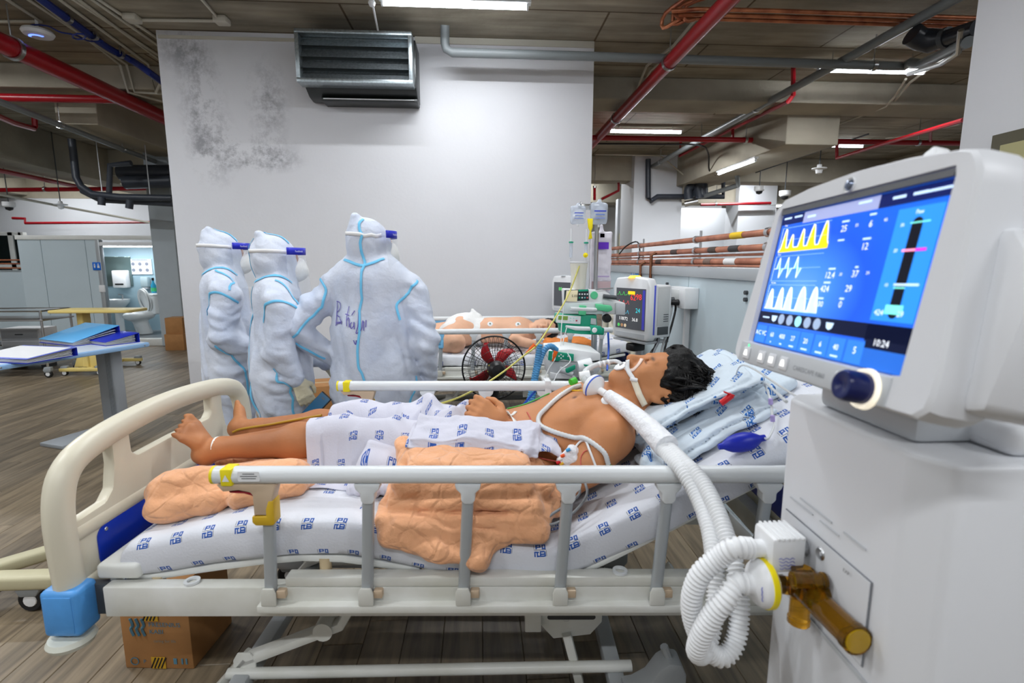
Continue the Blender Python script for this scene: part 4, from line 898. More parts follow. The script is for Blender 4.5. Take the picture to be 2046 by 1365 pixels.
def head(S, H, U, sc=1.0, mouth=.004):
    c = lambda *a: H(*[q*sc for q in a])
    R = lambda *r: tuple(q*sc for q in r)
    e = np.array
    def ell(p, r, k=.015, sub=False):
        # radii given along (u, f, l): approximate by chained capsules in the head frame
        A = Vector(c(*p)); ax = [Vector(c(*(np.array(p)+d*.001)))-A for d in np.eye(3)]; ax = [a.normalized() for a in ax]
        M = Matrix((ax[0], ax[1], ax[2])).transposed(); S.ell(A, R(*r), M.to_euler(), k*sc, sub)
    ell((.148, -.02, 0), (.1, .098, .076)); ell((.125, .03, 0), (.085, .062, .066), .02)
    S.cap(c(.045, .045, 0), c(.1, .03, 0), .05*sc, .058*sc, .03)
    for s in (-1, 1):
        S.cap(c(.022, .062, s*.008), c(.06, .0, s*.052), .018*sc, .02*sc, .022); S.cap(c(.06, .0, s*.05), c(.11, -.005, s*.06), .02*sc, .018*sc, .02)
        ell((.095, .066, s*.04), (.02, .016, .022), .018)                       # cheekbone
        ell((.122, .083, s*.03), (.011, .009, .017), .006, True)               # eye socket
        ell((.12, .074, s*.031), (.0125, .0125, .0145), .003)                  # lidded eye
        S.cap(c(.138, .09, s*.012), c(.138, .078, s*.046), .007*sc, .005*sc, .008)   # brow
        # ear
        S.cap(c(.135, -.015, s*.077), c(.118, -.035, s*.084), .009*sc, .008*sc, .006); S.cap(c(.118, -.037, s*.083), c(.088, -.018, s*.077), .008*sc, .009*sc, .006)
        S.cap(c(.088, -.012, s*.076), c(.125, -.008, s*.074), .007*sc, .006*sc, .008)
        ell((.074, .098, s*.0135), (.009, .011, .0085), .005)                  # nostril wing
    S.cap(c(.13, .084, 0), c(.083, .108, 0), .009*sc, .0115*sc, .01); ell((.078, .108, 0), (.0105, .012, .012), .006)
    ell((.05, .088, 0), (.0065, .01, .024), .006); ell((.038, .085, 0), (.007, .01, .02), .006); S.cap(c(.044, .097, -.02), c(.044, .097, .02), .0028*sc, .0028*sc, .003, sub=True)
    ell((.015, .072, 0), (.018, .018, .022), .016)                             # chin
    return c
PAT = empty('person', 'bare-chested patient lying on the near bed with a breathing tube', 'person', M=BM)
S = Sdf((-.03, -.37, .64), (1.8, .34, 1.2), .0056)
fl_ = (-.36, 0, .93)
S.cap((.95, .01, .77), (1.1, .0, .785), .155, .142, .05, flat=((-.1, 0, 1), .62)); S.cap((1.1, 0, .787), (1.25, -.01, .82), .142, .16, .06, flat=((-.2, 0, 1), .66))
S.cap((1.25, -.01, .822), (1.40, -.02, .885), .165, .168, .06, flat=(fl_, .66)); S.cap((1.38, -.02, .875), (1.47, -.02, .912), .165, .12, .06, flat=(fl_, .62))
for s in (-1, 1):
    S.ell((1.335, -.015+s*.082, .945), (.085, .08, .03), (0, -.42, 0), .04)    # pectorals
    S.cap((1.44, -.02+s*.1, .905), (1.435, -.02+s*.185, .893), .068, .066, .045)  # shoulders
    S.cap((1.5, -.02+s*.05, .95), (1.455, -.02+s*.14, .928), .035, .035, .04)   # trapezius
S.ell((1.12, 0, .845), (.11, .115, .045), (0, -.12, 0), .05)
# neck and head
HO = (1.492, -.05, .970); HU = (.905, -.03, .42); HF = (-.42, -.06, .905); Hh = head_frame(HO, HU, HF)
S.cap((1.475, -.02, .94), Hh(.03, -.02, 0), .062, .056, .035); S.cap((1.47, -.03, .965), Hh(.02, .02, 0), .035, .032, .03)
hc = head(S, Hh, HU, 1.06)
# left arm (near side), elbow out, forearm over the belly
S.cap((1.435, -.21, .892), (1.36, -.245, .815), .062, .056, .03); S.cap((1.36, -.245, .815), (1.262, -.262, .737), .055, .044, .025)
S.cap((1.262, -.262, .737), (1.2, -.2, .80), .044, .047, .02); S.cap((1.2, -.2, .80), (1.115, -.105, .885), .046, .031, .02)
hand(S, (1.108, -.118, .895), (-.82, .1, .56), (.1, -.88, .45), (.55, .3, .78), 1.06, .85, 1)
# right arm along the far side
S.cap((1.435, .17, .89), (1.25, .24, .765), .06, .046, .03); S.cap((1.25, .24, .765), (1.02, .23, .755), .044, .03, .02); hand(S, (1.02, .23, .757), (-1, -.1, 0), (0, .2, 1), (0, -1, 0), 1.0, .5, 1)
# legs
S.cap((.97, -.085, .775), (.57, -.075, .835), .098, .062, .05); S.cap((.57, -.075, .835), (.42, -.072, .832), .06, .058, .03); S.cap((.42, -.072, .828), (.155, -.068, .806), .058, .034, .03)
S.cap((.97, .1, .775), (.56, .14, .82), .098, .062, .05); S.cap((.56, .14, .82), (.4, .155, .812), .06, .056, .03); S.cap((.4, .155, .81), (.16, .175, .795), .055, .034, .03)
# near foot, toes up against the footboard
S.cap((.155, -.068, .805), (.11, -.068, .79), .035, .036, .02); S.cap((.1, -.068, .775), (.085, -.068, .782), .03, .03, .02)
S.cap((.105, -.068, .80), (.06, -.064, .865), .035, .03, .02, flat=((.8, 0, .4), .8))
for i in range(5):
    yy = -.028-.0195*i; ln = (.034, .027, .023, .019, .015)[i]; r = (.0125, .0095, .009, .0085, .008)[i]
    S.cap((.09, -.055-.008*i, .83), (.056-.001*i, yy, .876-.006*i), .022, .013, .012); S.cap((.056-.001*i, yy, .876-.006*i), (.034-.001*i, yy, .876-.006*i+ln*.7), r, r*1.02, .004); S.cap((.034, yy, .876-.006*i+ln*.7), (.024, yy, .878-.006*i+ln*.75), r, r*.85, .004)
# far foot rolled outwards
S.cap((.16, .175, .795), (.1, .18, .79), .034, .034, .02); S.ell((.075, .18, .79), (.034, .033, .036), None, .02); S.cap((.085, .19, .80), (.05, .255, .835), .034, .028, .02, flat=((.9, .2, 0), .75))
for i in range(5): S.cap((.055, .245, .83), (.032, .278-.006*i, .868-.017*i), .017, .01-.0006*i, .008)
S.ell((1.0, .02, .868), (.006, .006, .004), None, .004, True)
dk = (120, 66, 40); skc = (194, 131, 86)
pn = [((1.335, -.1, .985), (.012, .012, .02), (82, 44, 34), .9), ((1.335, .075, .985), (.012, .012, .02), (82, 44, 34), .9), ((.05, -.07, .86), (.06, .08, .06), (158, 102, 72), .55), ((.35, -.07, .83), (.3, .1, .1), (150, 92, 56), .75), ((.35, .15, .81), (.3, .12, .12), (150, 94, 60), .6),
      ((1.26, -.27, .73), (.09, .08, .08), (140, 82, 50), .7), ((1.18, -.2, .8), (.12, .1, .1), (168, 108, 68), .6), ((1.12, -.12, .88), (.09, .1, .08), (176, 112, 78), .5), (hc(.044, .093, 0), (.022, .028, .012), (138, 70, 60), .8), (hc(.138, .088, -.03), (.008, .03, .008), (34, 24, 20), .9), (hc(.138, .088, .03), (.008, .03, .008), (34, 24, 20), .9),
      (hc(.115, .088, .031), (.004, .018, .01), (40, 26, 22), .8), (hc(.115, .088, -.031), (.004, .018, .01), (40, 26, 22), .8), (hc(.03, .06, -.03), (.05, .05, .05), (150, 98, 66), .35), (hc(.03, .06, .03), (.05, .05, .05), (150, 98, 66), .35), ((1.45, -.24, .86), (.11, .05, .1), (176, 112, 68), .6)]
S.build('body', SKIN, PAT, 1, pn, skc); SP = S
# hair: cap plus loose strands
G = Sdf((1.5, -.22, .88), (1.88, .16, 1.26), .006)
def gc(p, r, k=.03):
    A = Vector(hc(*p)); ax = [(Vector(hc(*(np.array(p)+d*.001)))-A).normalized() for d in np.eye(3)]; G.ell(A, r, Matrix((ax[0], ax[1], ax[2])).transposed().to_euler(), k)
gc((.182, -.03, 0), (.1, .104, .095)); gc((.15, -.065, 0), (.1, .078, .092)); gc((.215, .04, .0), (.045, .042, .065)); gc((.235, -.06, 0), (.055, .07, .07)); gc((.165, .02, .06), (.035, .03, .026)); gc((.165, .02, -.06), (.035, .03, .026)); gc((.2, .01, 0), (.05, .05, .07)); gc((.11, -.055, .062), (.045, .03, .024)); gc((.11, -.055, -.062), (.045, .03, .024))
G.warp(lambda x, y, z: fbm(x*22, y*60, z*60, 2)+.5*fbm(x*60, y*60, z*60, 2), .009)
hr = G.build('hair', HAIR, PAT, 1)
b = MB(); rr = np.random.default_rng(5)
for i in range(900):
    th, ph = rr.uniform(-1.15, 1.15), rr.uniform(-2.2, 1.0)
    u = .17+.1*math.cos(th)*math.cos(ph*.5)*.9; f = -.035+.1*math.sin(ph)*.9; l = .09*math.sin(th*1.25)
    p = Vector(hc(u, f, l)); c0 = Vector(hc(.16, -.03, 0)); nrm = (p-c0).normalized(); p = c0+nrm*.108
    tgt = (Vector(hc(.36, -.12, l*1.2))-p).normalized() if rr.random() < .6 else (Vector(hc(.1, -.11, l*2.6))-p).normalized()
    ln = rr.uniform(.04, .1); q1 = p+nrm*.012+tgt*ln*.5; q2 = p+nrm*rr.uniform(-.012, .012)+tgt*ln+Vector((0, 0, -.015))
    b.tube([p, q1, q2], [.0017, .0013, .0004], 3, 2, cap=False)
for i in range(170):
    u, f, l = rr.uniform(.08, .29), rr.uniform(-.13, .07), rr.uniform(-.1, .1)
    c0 = Vector(hc(.17, -.035, 0)); nrm = (Vector(hc(u, f, l))-c0).normalized(); p = c0+nrm*.092
    tg = (Vector(hc(.3, rr.uniform(-.3, .05), l*3))-c0).normalized(); tg = (tg-nrm*tg.dot(nrm)*.6).normalized(); ln = rr.uniform(.035, .08); wv = Vector(rr.normal(0, .012, 3))
    b.tube([p, p+nrm*.014+tg*ln*.5+wv*.5, p+nrm*rr.uniform(-.008, .014)+tg*ln+wv], [.0075, .006, .0006], 5, 3, cap=False)
b.build('hair_strands', HAIR, hr, recalc=False)['kind'] = 'stuff'
# ------------------------------------------------------------------ linen on the near bed
PEACH = mat('peach_quilt', (242, 178, 132), .8, bump=.6, bscale=22, sheen=.3, vary=.1, vscale=6)
n, L, b = nodes_of(PEACH); vo = n.new('ShaderNodeTexVoronoi'); vo.feature = 'DISTANCE_TO_EDGE'; vo.inputs['Scale'].default_value = 15; tc = n.new('ShaderNodeTexCoord'); nzp = n.new('ShaderNodeTexNoise'); nzp.inputs['Scale'].default_value = 6; L.new(tc.outputs['Object'], nzp.inputs['Vector'])
vm = n.new('ShaderNodeVectorMath'); vm.operation = 'MULTIPLY_ADD'; vm.inputs[1].default_value = (.12, .12, .12); L.new(nzp.outputs['Color'], vm.inputs[0]); L.new(tc.outputs['Object'], vm.inputs[2]); L.new(vm.outputs[0], vo.inputs['Vector'])
rm = n.new('ShaderNodeMapRange'); rm.inputs[2].default_value = .12; L.new(vo.outputs['Distance'], rm.inputs[0]); bpq = n.new('ShaderNodeBump'); bpq.inputs['Strength'].default_value = .4; bpq.inputs['Distance'].default_value = .008; L.new(rm.outputs[0], bpq.inputs['Height'])
old = b.inputs['Normal'].links[0].from_node; L.new(old.outputs[0], bpq.inputs['Normal']); L.new(bpq.outputs[0], b.inputs['Normal'])
def nw(sx, sy, sz, o=2): return lambda x, y, z: fbm(x*sx, y*sy, z*sz, o)
def ridged(sx, sy, sz, sh=0): return lambda x, y, z: 1-2*np.abs(fbm(x*sx+y*sh, y*sy-x*sh*.6, z*sz, 2))
def cloth(name, S, m, label, cat_, smooth=1, uv=None, M=BM, bend=None):
    o = S.build(name, m, None, smooth, uv=uv or (lambda V: np.stack([V[:, 0], V[:, 1]-V[:, 2]], 1)))
    if bend:
        n_ = len(o.data.vertices); V = np.zeros(n_*3, np.float32); o.data.vertices.foreach_get('co', V); V = V.reshape(-1, 3)
        for am, fr in bend: V = V+np.stack([am*.3*fbm(V[:, 0]*fr+7, V[:, 1]*fr, V[:, 2]*fr, 2), am*.5*fbm(V[:, 0]*fr, V[:, 1]*fr+3, V[:, 2]*fr, 2), am*fbm(V[:, 0]*fr, V[:, 1]*fr*1.3, V[:, 2]*fr*2+5, 2)], 1)
        o.data.vertices.foreach_set('co', V.astype(np.float32).ravel()); o.data.update()
    o.matrix_world = M; return tag(o, label, cat_)
# rolled quilt under the legs
Q = Sdf((.04, -.42, .62), (.56, .26, .92), .0062)
Q.cap((.11, -.27, .74), (.22, -.25, .752), .066, .064, .02); Q.cap((.2, -.25, .75), (.31, -.23, .755), .062, .054, .02); Q.cap((.1, -.32, .715), (.26, -.3, .73), .042, .046, .014)
Q.cap((.335, -.25, .765), (.46, -.22, .78), .06, .055, .004); Q.cap((.34, -.3, .74), (.49, -.27, .765), .042, .04, .01); Q.ell((.385, -.285, .80), (.065, .035, .034), (0, .1, .2), .004); Q.ell((.17, -.27, .795), (.09, .045, .03), (0, -.1, .3), .006)
Q.cap((.12, -.15, .72), (.5, -.1, .75), .05, .05, .03); Q.cap((.14, .0, .72), (.5, .08, .75), .05, .05, .03); Q.cap((.3, .16, .75), (.44, .19, .78), .045, .05, .02); Q.cap((.15, -.2, .7), (.48, -.2, .73), .05, .055, .03)
Q.warp(ridged(6, 9, 9, 5), .007); Q.warp(ridged(15, 13, 13, 6), .0035)
# clear the space of the legs
Q.cap((.57, -.075, .835), (.42, -.072, .832), .064, .062, .0, sub=True); Q.cap((.42, -.072, .828), (.1, -.068, .80), .062, .04, .0, sub=True); Q.cap((.56, .14, .82), (.1, .18, .793), .064, .04, .0, sub=True)
cloth('rolled_quilt', Q, PEACH, 'rolled peach quilt propped under the patient legs', 'quilt')
# folded quilt beside the hip
Q = Sdf((.7, -.52, .58), (1.34, -.08, .95), .0055)
Q.rbox((1.0, -.31, .76), (.40, .18, .15), .03, (.2, 0, 0), .0)
for zc, dx, dy, wx, an in ((.705, .005, -.02, .47, -.05), (.745, -.01, -.012, .46, .03), (.785, .005, .0, .44, -.02), (.825, -.005, .03, .4, .02), (.86, .01, .05, .36, .0)):
    Q.rbox((.995+dx, -.315+dy, zc), (wx, .22, .052), .025, (.2, an*.6, an), .004)
Q.cap((.8, -.44, .69), (.93, -.46, .668), .03, .032, .03); Q.cap((.93, -.46, .668), (1.04, -.455, .645), .032, .034, .03); Q.cap((1.04, -.45, .65), (1.1, -.42, .69), .032, .03, .03); Q.rbox((.95, -.44, .70), (.28, .04, .07), .018, (.1, .12, .02), .02)
Q.ell((1.2, -.31, .735), (.065, .1, .05), (.2, -.5, 0), .012); Q.ell((1.245, -.3, .745), (.035, .085, .045), (.3, -.6, 0), .008); Q.ell((1.215, -.32, .79), (.05, .06, .03), (.3, -.4, 0), .008); Q.cap((.83, -.27, .84), (.80, -.2, .855), .042, .036, .02)
Q.warp(ridged(5, 5, 11, 5), .007); Q.warp(ridged(13, 12, 16, 7), .0035)
Q.cap((1.262, -.262, .737), (1.2, -.2, .80), .048, .05, .0, sub=True); Q.cap((1.2, -.2, .80), (1.115, -.105, .885), .049, .034, .0, sub=True)
cloth('folded_quilt', Q, PEACH, 'folded peach quilt stacked on the near edge of the mattress', 'quilt')
# folded printed gown on top of that quilt
Q = Sdf((.78, -.36, .84), (1.32, -.06, .98), .0042)
for k, (zc, dx, dy) in enumerate(((.893, 0, 0), (.905, .012, .006), (.917, -.006, .012))):
    Q.rbox((1.015+dx, -.225+dy, zc), (.40-.02*k, .125, .0115), .0055, (.36, .05, -.08), .0)
Q.cap((1.17, -.285, .876), (1.2, -.18, .905), .022, .022, .006); Q.cap((1.165, -.292, .873), (1.17, -.275, .88), .013, .013, 0, sub=True)
Q.rbox((1.225, -.215, .885), (.11, .13, .008), .004, (.3, .35, .3), .0)
cloth('folded_gown', Q, GOWN, 'folded white printed gown lying on the peach quilt', 'gown', bend=[(.012, 9), (.005, 24)])
# gown draped over thighs and belly
tk = [((.57, -.075, .835), (.97, -.085, .775), .064, .1), ((.56, .14, .82), (.97, .1, .775), .064, .1), ((.42, -.072, .832), (.57, -.075, .835), .06, .064), ((.4, .155, .81), (.56, .14, .82), .056, .064), ((.95, .01, .782), (1.14, 0, .80), .13, .12)]
def cover(X, Yv):
    z = np.array([ZT(min(max(x, .08), 2.0)) for x in X[:, 0]])[:, None]+np.zeros_like(Yv)+.006
    for a, b_, ra, rb in tk:
        t = np.clip((X-a[0])/(b_[0]-a[0]), 0, 1); yc = a[1]+(b_[1]-a[1])*t; zc = a[2]+(b_[2]-a[2])*t; r = ra+(rb-ra)*t+.012; sq = .75 if ra > .12 else 1
        dx = X-(a[0]+(b_[0]-a[0])*t); h = zc+sq*np.sqrt(np.maximum(r*r-(Yv-yc)**2*(.55 if ra > .12 else 1)-dx**2, 0))-9*(np.maximum((Yv-yc)**2+dx**2-r*r, 0) > 0); z = np.logaddexp(z/.012, h/.012)*.012
    return z
nu, nv = 110, 90; U = np.linspace(0, 1, nu+1)[:, None]; W = np.linspace(0, 1, nv+1)[None, :]
hem0 = np.interp(W[0], [0, .25, .5, .75, 1], [.50, .46, .445, .47, .5]); hem1 = np.interp(W[0], [0, .15, .3, .5, .8, 1], [.76, .86, .985, 1.0, 1.02, 1.03])
X = hem0[None, :]*(1-U)+hem1[None, :]*U; yn = np.interp(X, [.45, .55, .68, .8, 1.07], [-.235, -.25, -.245, -.215, -.2]); Yv = yn*(1-W)+.3*W
Z = cover(X, Yv)
Z = Z+.012*fbm(X*7, Yv*8, X*0, 3)*np.clip(W*6, 0, 1)+.009*(1-np.abs(fbm(X*5+Yv*9, Yv*4-X*7, X*0+4, 2))*2)
for cx, cy, sx, sy, hgt, an in ((.83, .1, .03, .11, .05, .5), (.97, .06, .022, .12, .04, -.3), (.9, -.02, .02, .1, .025, .9), (.72, .02, .02, .14, .016, .3), (1.03, -.03, .02, .09, .02, .2)):
    ca, sa = math.cos(an), math.sin(an); dx, dy = (X-cx)*ca+(Yv-cy)*sa, -(X-cx)*sa+(Yv-cy)*ca; Z = Z+hgt*np.exp(-(dx/sx)**2-(dy/sy)**2)
b = MB(); Wd = nv+1
cy_ = np.concatenate([np.zeros((nu+1, 1)), np.cumsum(np.hypot(np.diff(Yv, axis=1), np.diff(Z, axis=1)), 1)], 1)
b.add([(X[i, j], Yv[i, j], Z[i, j]) for i in range(nu+1) for j in range(nv+1)], [(i*Wd+j, (i+1)*Wd+j, (i+1)*Wd+j+1, i*Wd+j+1) for i in range(nu) for j in range(nv)])
for i in range(nu+1):
    for j in range(nv+1): b.uv[i*Wd+j] = (X[i, j]*1.02, cy_[i, j])
o = b.build('draped_gown', GOWN, None, angle=180, recalc=False, solid=.0025); o.matrix_world = BM; tag(o, 'white printed gown draped over the patient thighs and hips', 'gown')
# bunched trailing end of the gown beside the hip
Q = Sdf((.6, -.34, .68), (.9, -.1, .9), .005)
for k in range(8): Q.cap((.685+.012*k, -.17, .85-.004*k), (.645+.025*k, -.255-.008*(k % 2), .745+.004*(k % 3)), .02, .024, .007, flat=((1, .3, 0), .62))
Q.cap((.70, -.2, .8), (.8, -.22, .78), .04, .04, .02)
cloth('gown_tail', Q, GOWN, 'bunched tail of printed cloth hanging beside the patient hip', 'gown')
# folded sheets used as pillows
sl = math.atan(.545)
def slab(S, x, y, off, d, rz=0, r=.012, k=0, tilt=0): S.rbox((x-math.sin(sl)*off, y, ZT(x)+math.cos(sl)*off), d, r, (0, -sl+tilt, rz), k)
Q = Sdf((1.42, -.36, .74), (2.05, .36, 1.2), .0065)
slab(Q, 1.76, .0, .026, (.5, .52, .042), .03, .02); slab(Q, 1.74, .03, .06, (.44, .46, .03), -.05, .014); Q.warp(nw(6, 7, 6), .008); Q.warp(ridged(9, 5, 9, 4), .003)
cloth('folded_pillow', Q, PILLOWC, 'thick folded printed sheet serving as pillow under the patient head', 'pillow')
Q = Sdf((1.44, -.42, .78), (2.05, .1, 1.16), .0055)
slab(Q, 1.70, -.27, .02, (.40, .17, .014), .1, .007); slab(Q, 1.72, -.255, .036, (.36, .15, .013), .12, .006); Q.cap((1.52, -.29, .84), (1.56, -.2, .87), .016, .016, .01); 
cloth('folded_sheet', Q, PILLOWC, 'thin folded printed sheet beside the patient shoulder', 'sheet', bend=[(.012, 7), (.004, 20)])
Q = Sdf((1.5, -.34, .86), (2.06, .12, 1.2), .0055)
slab(Q, 1.74, -.16, .088, (.40, .2, .012), -.18, .006); slab(Q, 1.73, -.15, .1, (.37, .18, .012), -.16, .006); 
cloth('folded_sheet', Q, PILLOWC, 'folded printed sheet on top of the pillow below the patient head', 'sheet', bend=[(.012, 7), (.004, 18)])
# ================================================================== VENTILATOR at the near right
VR = Vector((.78, .72, 0)); VO = Matrix.Translation(-VR)
vent = empty('ventilator', 'white intensive care ventilator with a large blue touch display in the right foreground', 'ventilator', VR)
VW = mat('ventilator_white', (222, 224, 228), .4); VG = mat('ventilator_grey', (196, 200, 204), .45); VD = mat('ventilator_blue_grey', (120, 138, 150), .45)
fx = .585; yl, yr = .905, .618; zt_ = 1.168
# body: chamfered column
plan = [(fx, yl), (fx-.012, yr), (fx+.012, yr-.044), (fx+.03, yr-.05), (fx+.5, yr-.05), (fx+.5, yl), (fx+.47, yl+.03), (fx+.03, yl+.03)]
MB(VO).prism(plan, .34, zt_, axis='z').build('body', VW, vent, bevel=.008, seg=3)
MB(VO).prism([(a, b_) for a, b_ in ((fx+.1, yr-.03), (fx+.52, yr-.03), (fx+.52, yl+.02), (fx+.1, yl+.02))], zt_, zt_+.045, axis='z').build('top_shelf', VW, vent, bevel=.016, seg=3)
MB(VO).prism([(fx+.02, yr+.03), (fx+.2, yr+.03), (fx+.2, yl-.05), (fx+.02, yl-.05)], zt_, zt_+.075, axis='z').build('display_mount', VG, vent, bevel=.012)
MB(VO).tube([(fx+.13, .74, zt_+.06), (fx+.08, .74, 1.35)], 1, prof=rrect(.12, .06, .02, 3)).build('display_arm', VG, vent)
MB(VO).prism([(fx+.25, 1.02), (fx+.5, 1.02), (fx+.5, 1.1), (fx+.3, 1.1), (fx+.25, 1.075)], yr-.075, yr-.051, axis='y').build('side_handle', VW, vent, bevel=.008)
MB(VO).prism([(fx+.2, .34), (fx+.49, .34), (fx+.49, .93), (fx+.27, .93), (fx+.235, .88)], yr-.058, yr-.0505, axis='y').build('side_cover', VD, vent, bevel=.003)
# base with casters
MB(VO).span((fx+.0, yr-.04, .14), (fx+.48, yl+.02, .34)).build('base', VG, vent, bevel=.03, seg=3)
for a in (fx+.03, fx+.45):
    for b_ in (yr-.02, yl): c = caster(vent, a-VR.x, b_-VR.y, .055)
# breathing port panel on the front face
def fp(px, py, off=0): return at_x(px, py, fx-off)
pp = [fp(1597, 1042), fp(1776, 1192), fp(1757, 1303), fp(1582, 1140)]
def face_poly(P, off, name, m, par=vent):
    b = MB(VO); n = len(P); v = [Vector((fx-.0125*(yl-p.y)/(yl-yr)-off, p.y, p.z)) for p in P]; v2 = [q+Vector((.0012, 0, 0)) for q in v]
    b.add(v+v2, [tuple(range(n)), tuple(range(n, 2*n))[::-1]]+[(i, (i+1) % n, (i+1) % n+n, i+n) for i in range(n)]); return b.build(name, m, par, smooth=False)
yA, yB, zA, zB = .885, .655, 1.0, .80
face_poly([Vector((0, yA, .955)), Vector((0, yB, .955)), Vector((0, yB, .815)), Vector((0, yA, .815))], .0022, 'port_panel_outline', mat('panel_line_grey', (120, 124, 130), .5))
face_poly([Vector((0, yA-.002, .953)), Vector((0, yB+.002, .953)), Vector((0, yB+.002, .817)), Vector((0, yA-.002, .817))], .0034, 'port_panel', VW)
for zz, yy, ln in ((.985, .84, .07), (.985, .76, .05), (.997, .80, .09), (.997, .7, .05)): face_poly([Vector((0, yy+ln/2, zz)), Vector((0, yy-ln/2, zz)), Vector((0, yy-ln/2, zz-.003)), Vector((0, yy+ln/2, zz-.003))], .0022, 'engraved_line', VG)
face_poly([Vector((0, .905, .80)), Vector((0, .62, .80)), Vector((0, .62, .792)), Vector((0, .905, .792))], .003, 'shelf_edge', VG)
MB(VO).span((fx-.02, .63, .70), (fx+.02, .66, .765)).build('release_tab', VW, vent, bevel=.008)
pi_ = fp(1614, 1092); MB(VO).cyl((fx-.022, pi_.y, pi_.z), (fx+.001, pi_.y, pi_.z), .0165, seg=20).build('inhale_port', STEEL, vent)
po = fp(1650, 1106); MB(VO).lathe([(.004, -.006), (.009, -.008), (.0125, -.004), (.0125, .004)], 20, c=(fx-.004, po.y, po.z), axis='x').build('sensor_port', STEEL, vent)
pt = fp(1730, 1272); MB(VO).cyl((fx-.03, pt.y, pt.z), (fx+.001, pt.y, pt.z), .0085, seg=16).build('outlet_stub', mat('dull_steel', (150, 140, 130), .4, .8), vent)
def ftext(s, px, py, size, m=DKGREY, nm='port_mark'):
    p = fp(px, py); M = frame_of(VO @ Vector((fx-.0165-.001, p.y, p.z)), (0, -1, 0), (0, 0, 1)); return text(s, size, M, nm, m, vent)
ftext('INSP', 1600, 1064, .008); ftext('EXP', 1705, 1140, .008)
# amber expiratory valve, a part with its own tubes
AMB = mat('amber_plastic', (236, 172, 44), .1, trans=.92, ior=1.2, coat=.4)
av = empty_part('exhale_valve', vent); av['label'] = 'amber translucent expiratory valve'
pe = Vector((fx-.055, .775, .86))
def ac(a, b_, r, n_='valve_tube', m=AMB, seg=20):
    q = MB(VO); a = Vector(a); b_ = Vector(b_); d = (b_-a)
    q.tube([a, a+d*.06, a+d*.07, b_-d*.1, b_-d*.09, b_], [r*1.12, r*1.12, r, r, r*1.1, r*1.1], seg); return q.build(n_, m, av)
xc = fx-.045
ac((xc-.025, .795, .862), (xc+.012, .78, .862), .0155); ac((xc+.01, .775, .9), (xc+.01, .775, .80), .0165); ac((xc+.012, .785, .865), (xc+.012, .645, .868), .021, 'valve_barrel'); ac((xc-.025, .75, .898), (xc+.028, .745, .898), .0125, 'valve_cross'); ac((xc+.04, .75, .87), (xc+.012, .75, .87), .018, 'valve_mount')
MB(VO).lathe([(0, -.001), (.019, -.001), (.0195, .001), (0, .001)], 20, c=(xc+.012, .6445, .868), axis='y').build('valve_window', mat('amber_film', (222, 178, 10), .15, trans=.4, coat=.4), av)
# filters on the ports
HW = mat('hose_white', (238, 240, 242), .38, sub=0); HWC = mat('clear_white_plastic', (236, 240, 242), .25, trans=.25)
root = empty('filter_box', 'ribbed white square breathing filter on the upper ventilator port', 'filter', pi_+Vector((-.05, 0, 0))); O = Matrix.Translation(-root.location)
bx0 = fx-.085
MB(O).span((bx0, pi_.y-.032, pi_.z-.03), (fx-.024, pi_.y+.032, pi_.z+.034)).build('housing', HW, root, bevel=.007)
for k in range(6): MB(O).span((bx0+.008+k*.009, pi_.y-.033, pi_.z+.03), (bx0+.0125+k*.009, pi_.y+.031, pi_.z+.0358)).build('rib', HW, root, bevel=.001)
MB(O).cyl((bx0-.02, pi_.y, pi_.z), (bx0, pi_.y, pi_.z), .0155, seg=18).build('hose_socket', HW, root)
for k in range(4): MB(O).tube([(bx0+.012+.004*i+.001*k, pi_.y-.0328, pi_.z-.002-.006*k+.002*math.sin(i*2.3+k)) for i in range(8)], .0005, 4).build('pen_stroke', mat('pen_blue', (70, 80, 190), .6), root)
dc = Vector((fx-.092, .80, .86))
root = empty('filter_disc', 'round white breathing filter with a yellow band on the lower ventilator port', 'filter', dc); O = Matrix.Translation(-dc)
MB(O).lathe([(.0, -.03), (.017, -.03), (.018, -.02), (.036, -.012), (.041, -.004), (.041, .006), (.0, .006)], 36, c=dc, axis='x').build('housing', HW, root)
MB(O).lathe([(.0405, .0), (.043, .001), (.043, .010), (.0405, .011)], 36, c=dc, axis='x').build('yellow_band', mat('filter_yellow', (246, 226, 10), .4), root)
MB(O).lathe([(.04, .010), (.036, .016), (.013, .022), (.013, .04), (.0, .04)], 36, c=dc, axis='x').build('outlet_cone', mat('tan_connector', (226, 206, 160), .4), root)
MB().tube([(-.0155-.0012*(i % 2), -.0285-.0008*i, .012-.004*i) for i in range(7)], .0007, 4).build('pen_stroke', MATS['pen_blue'], root)
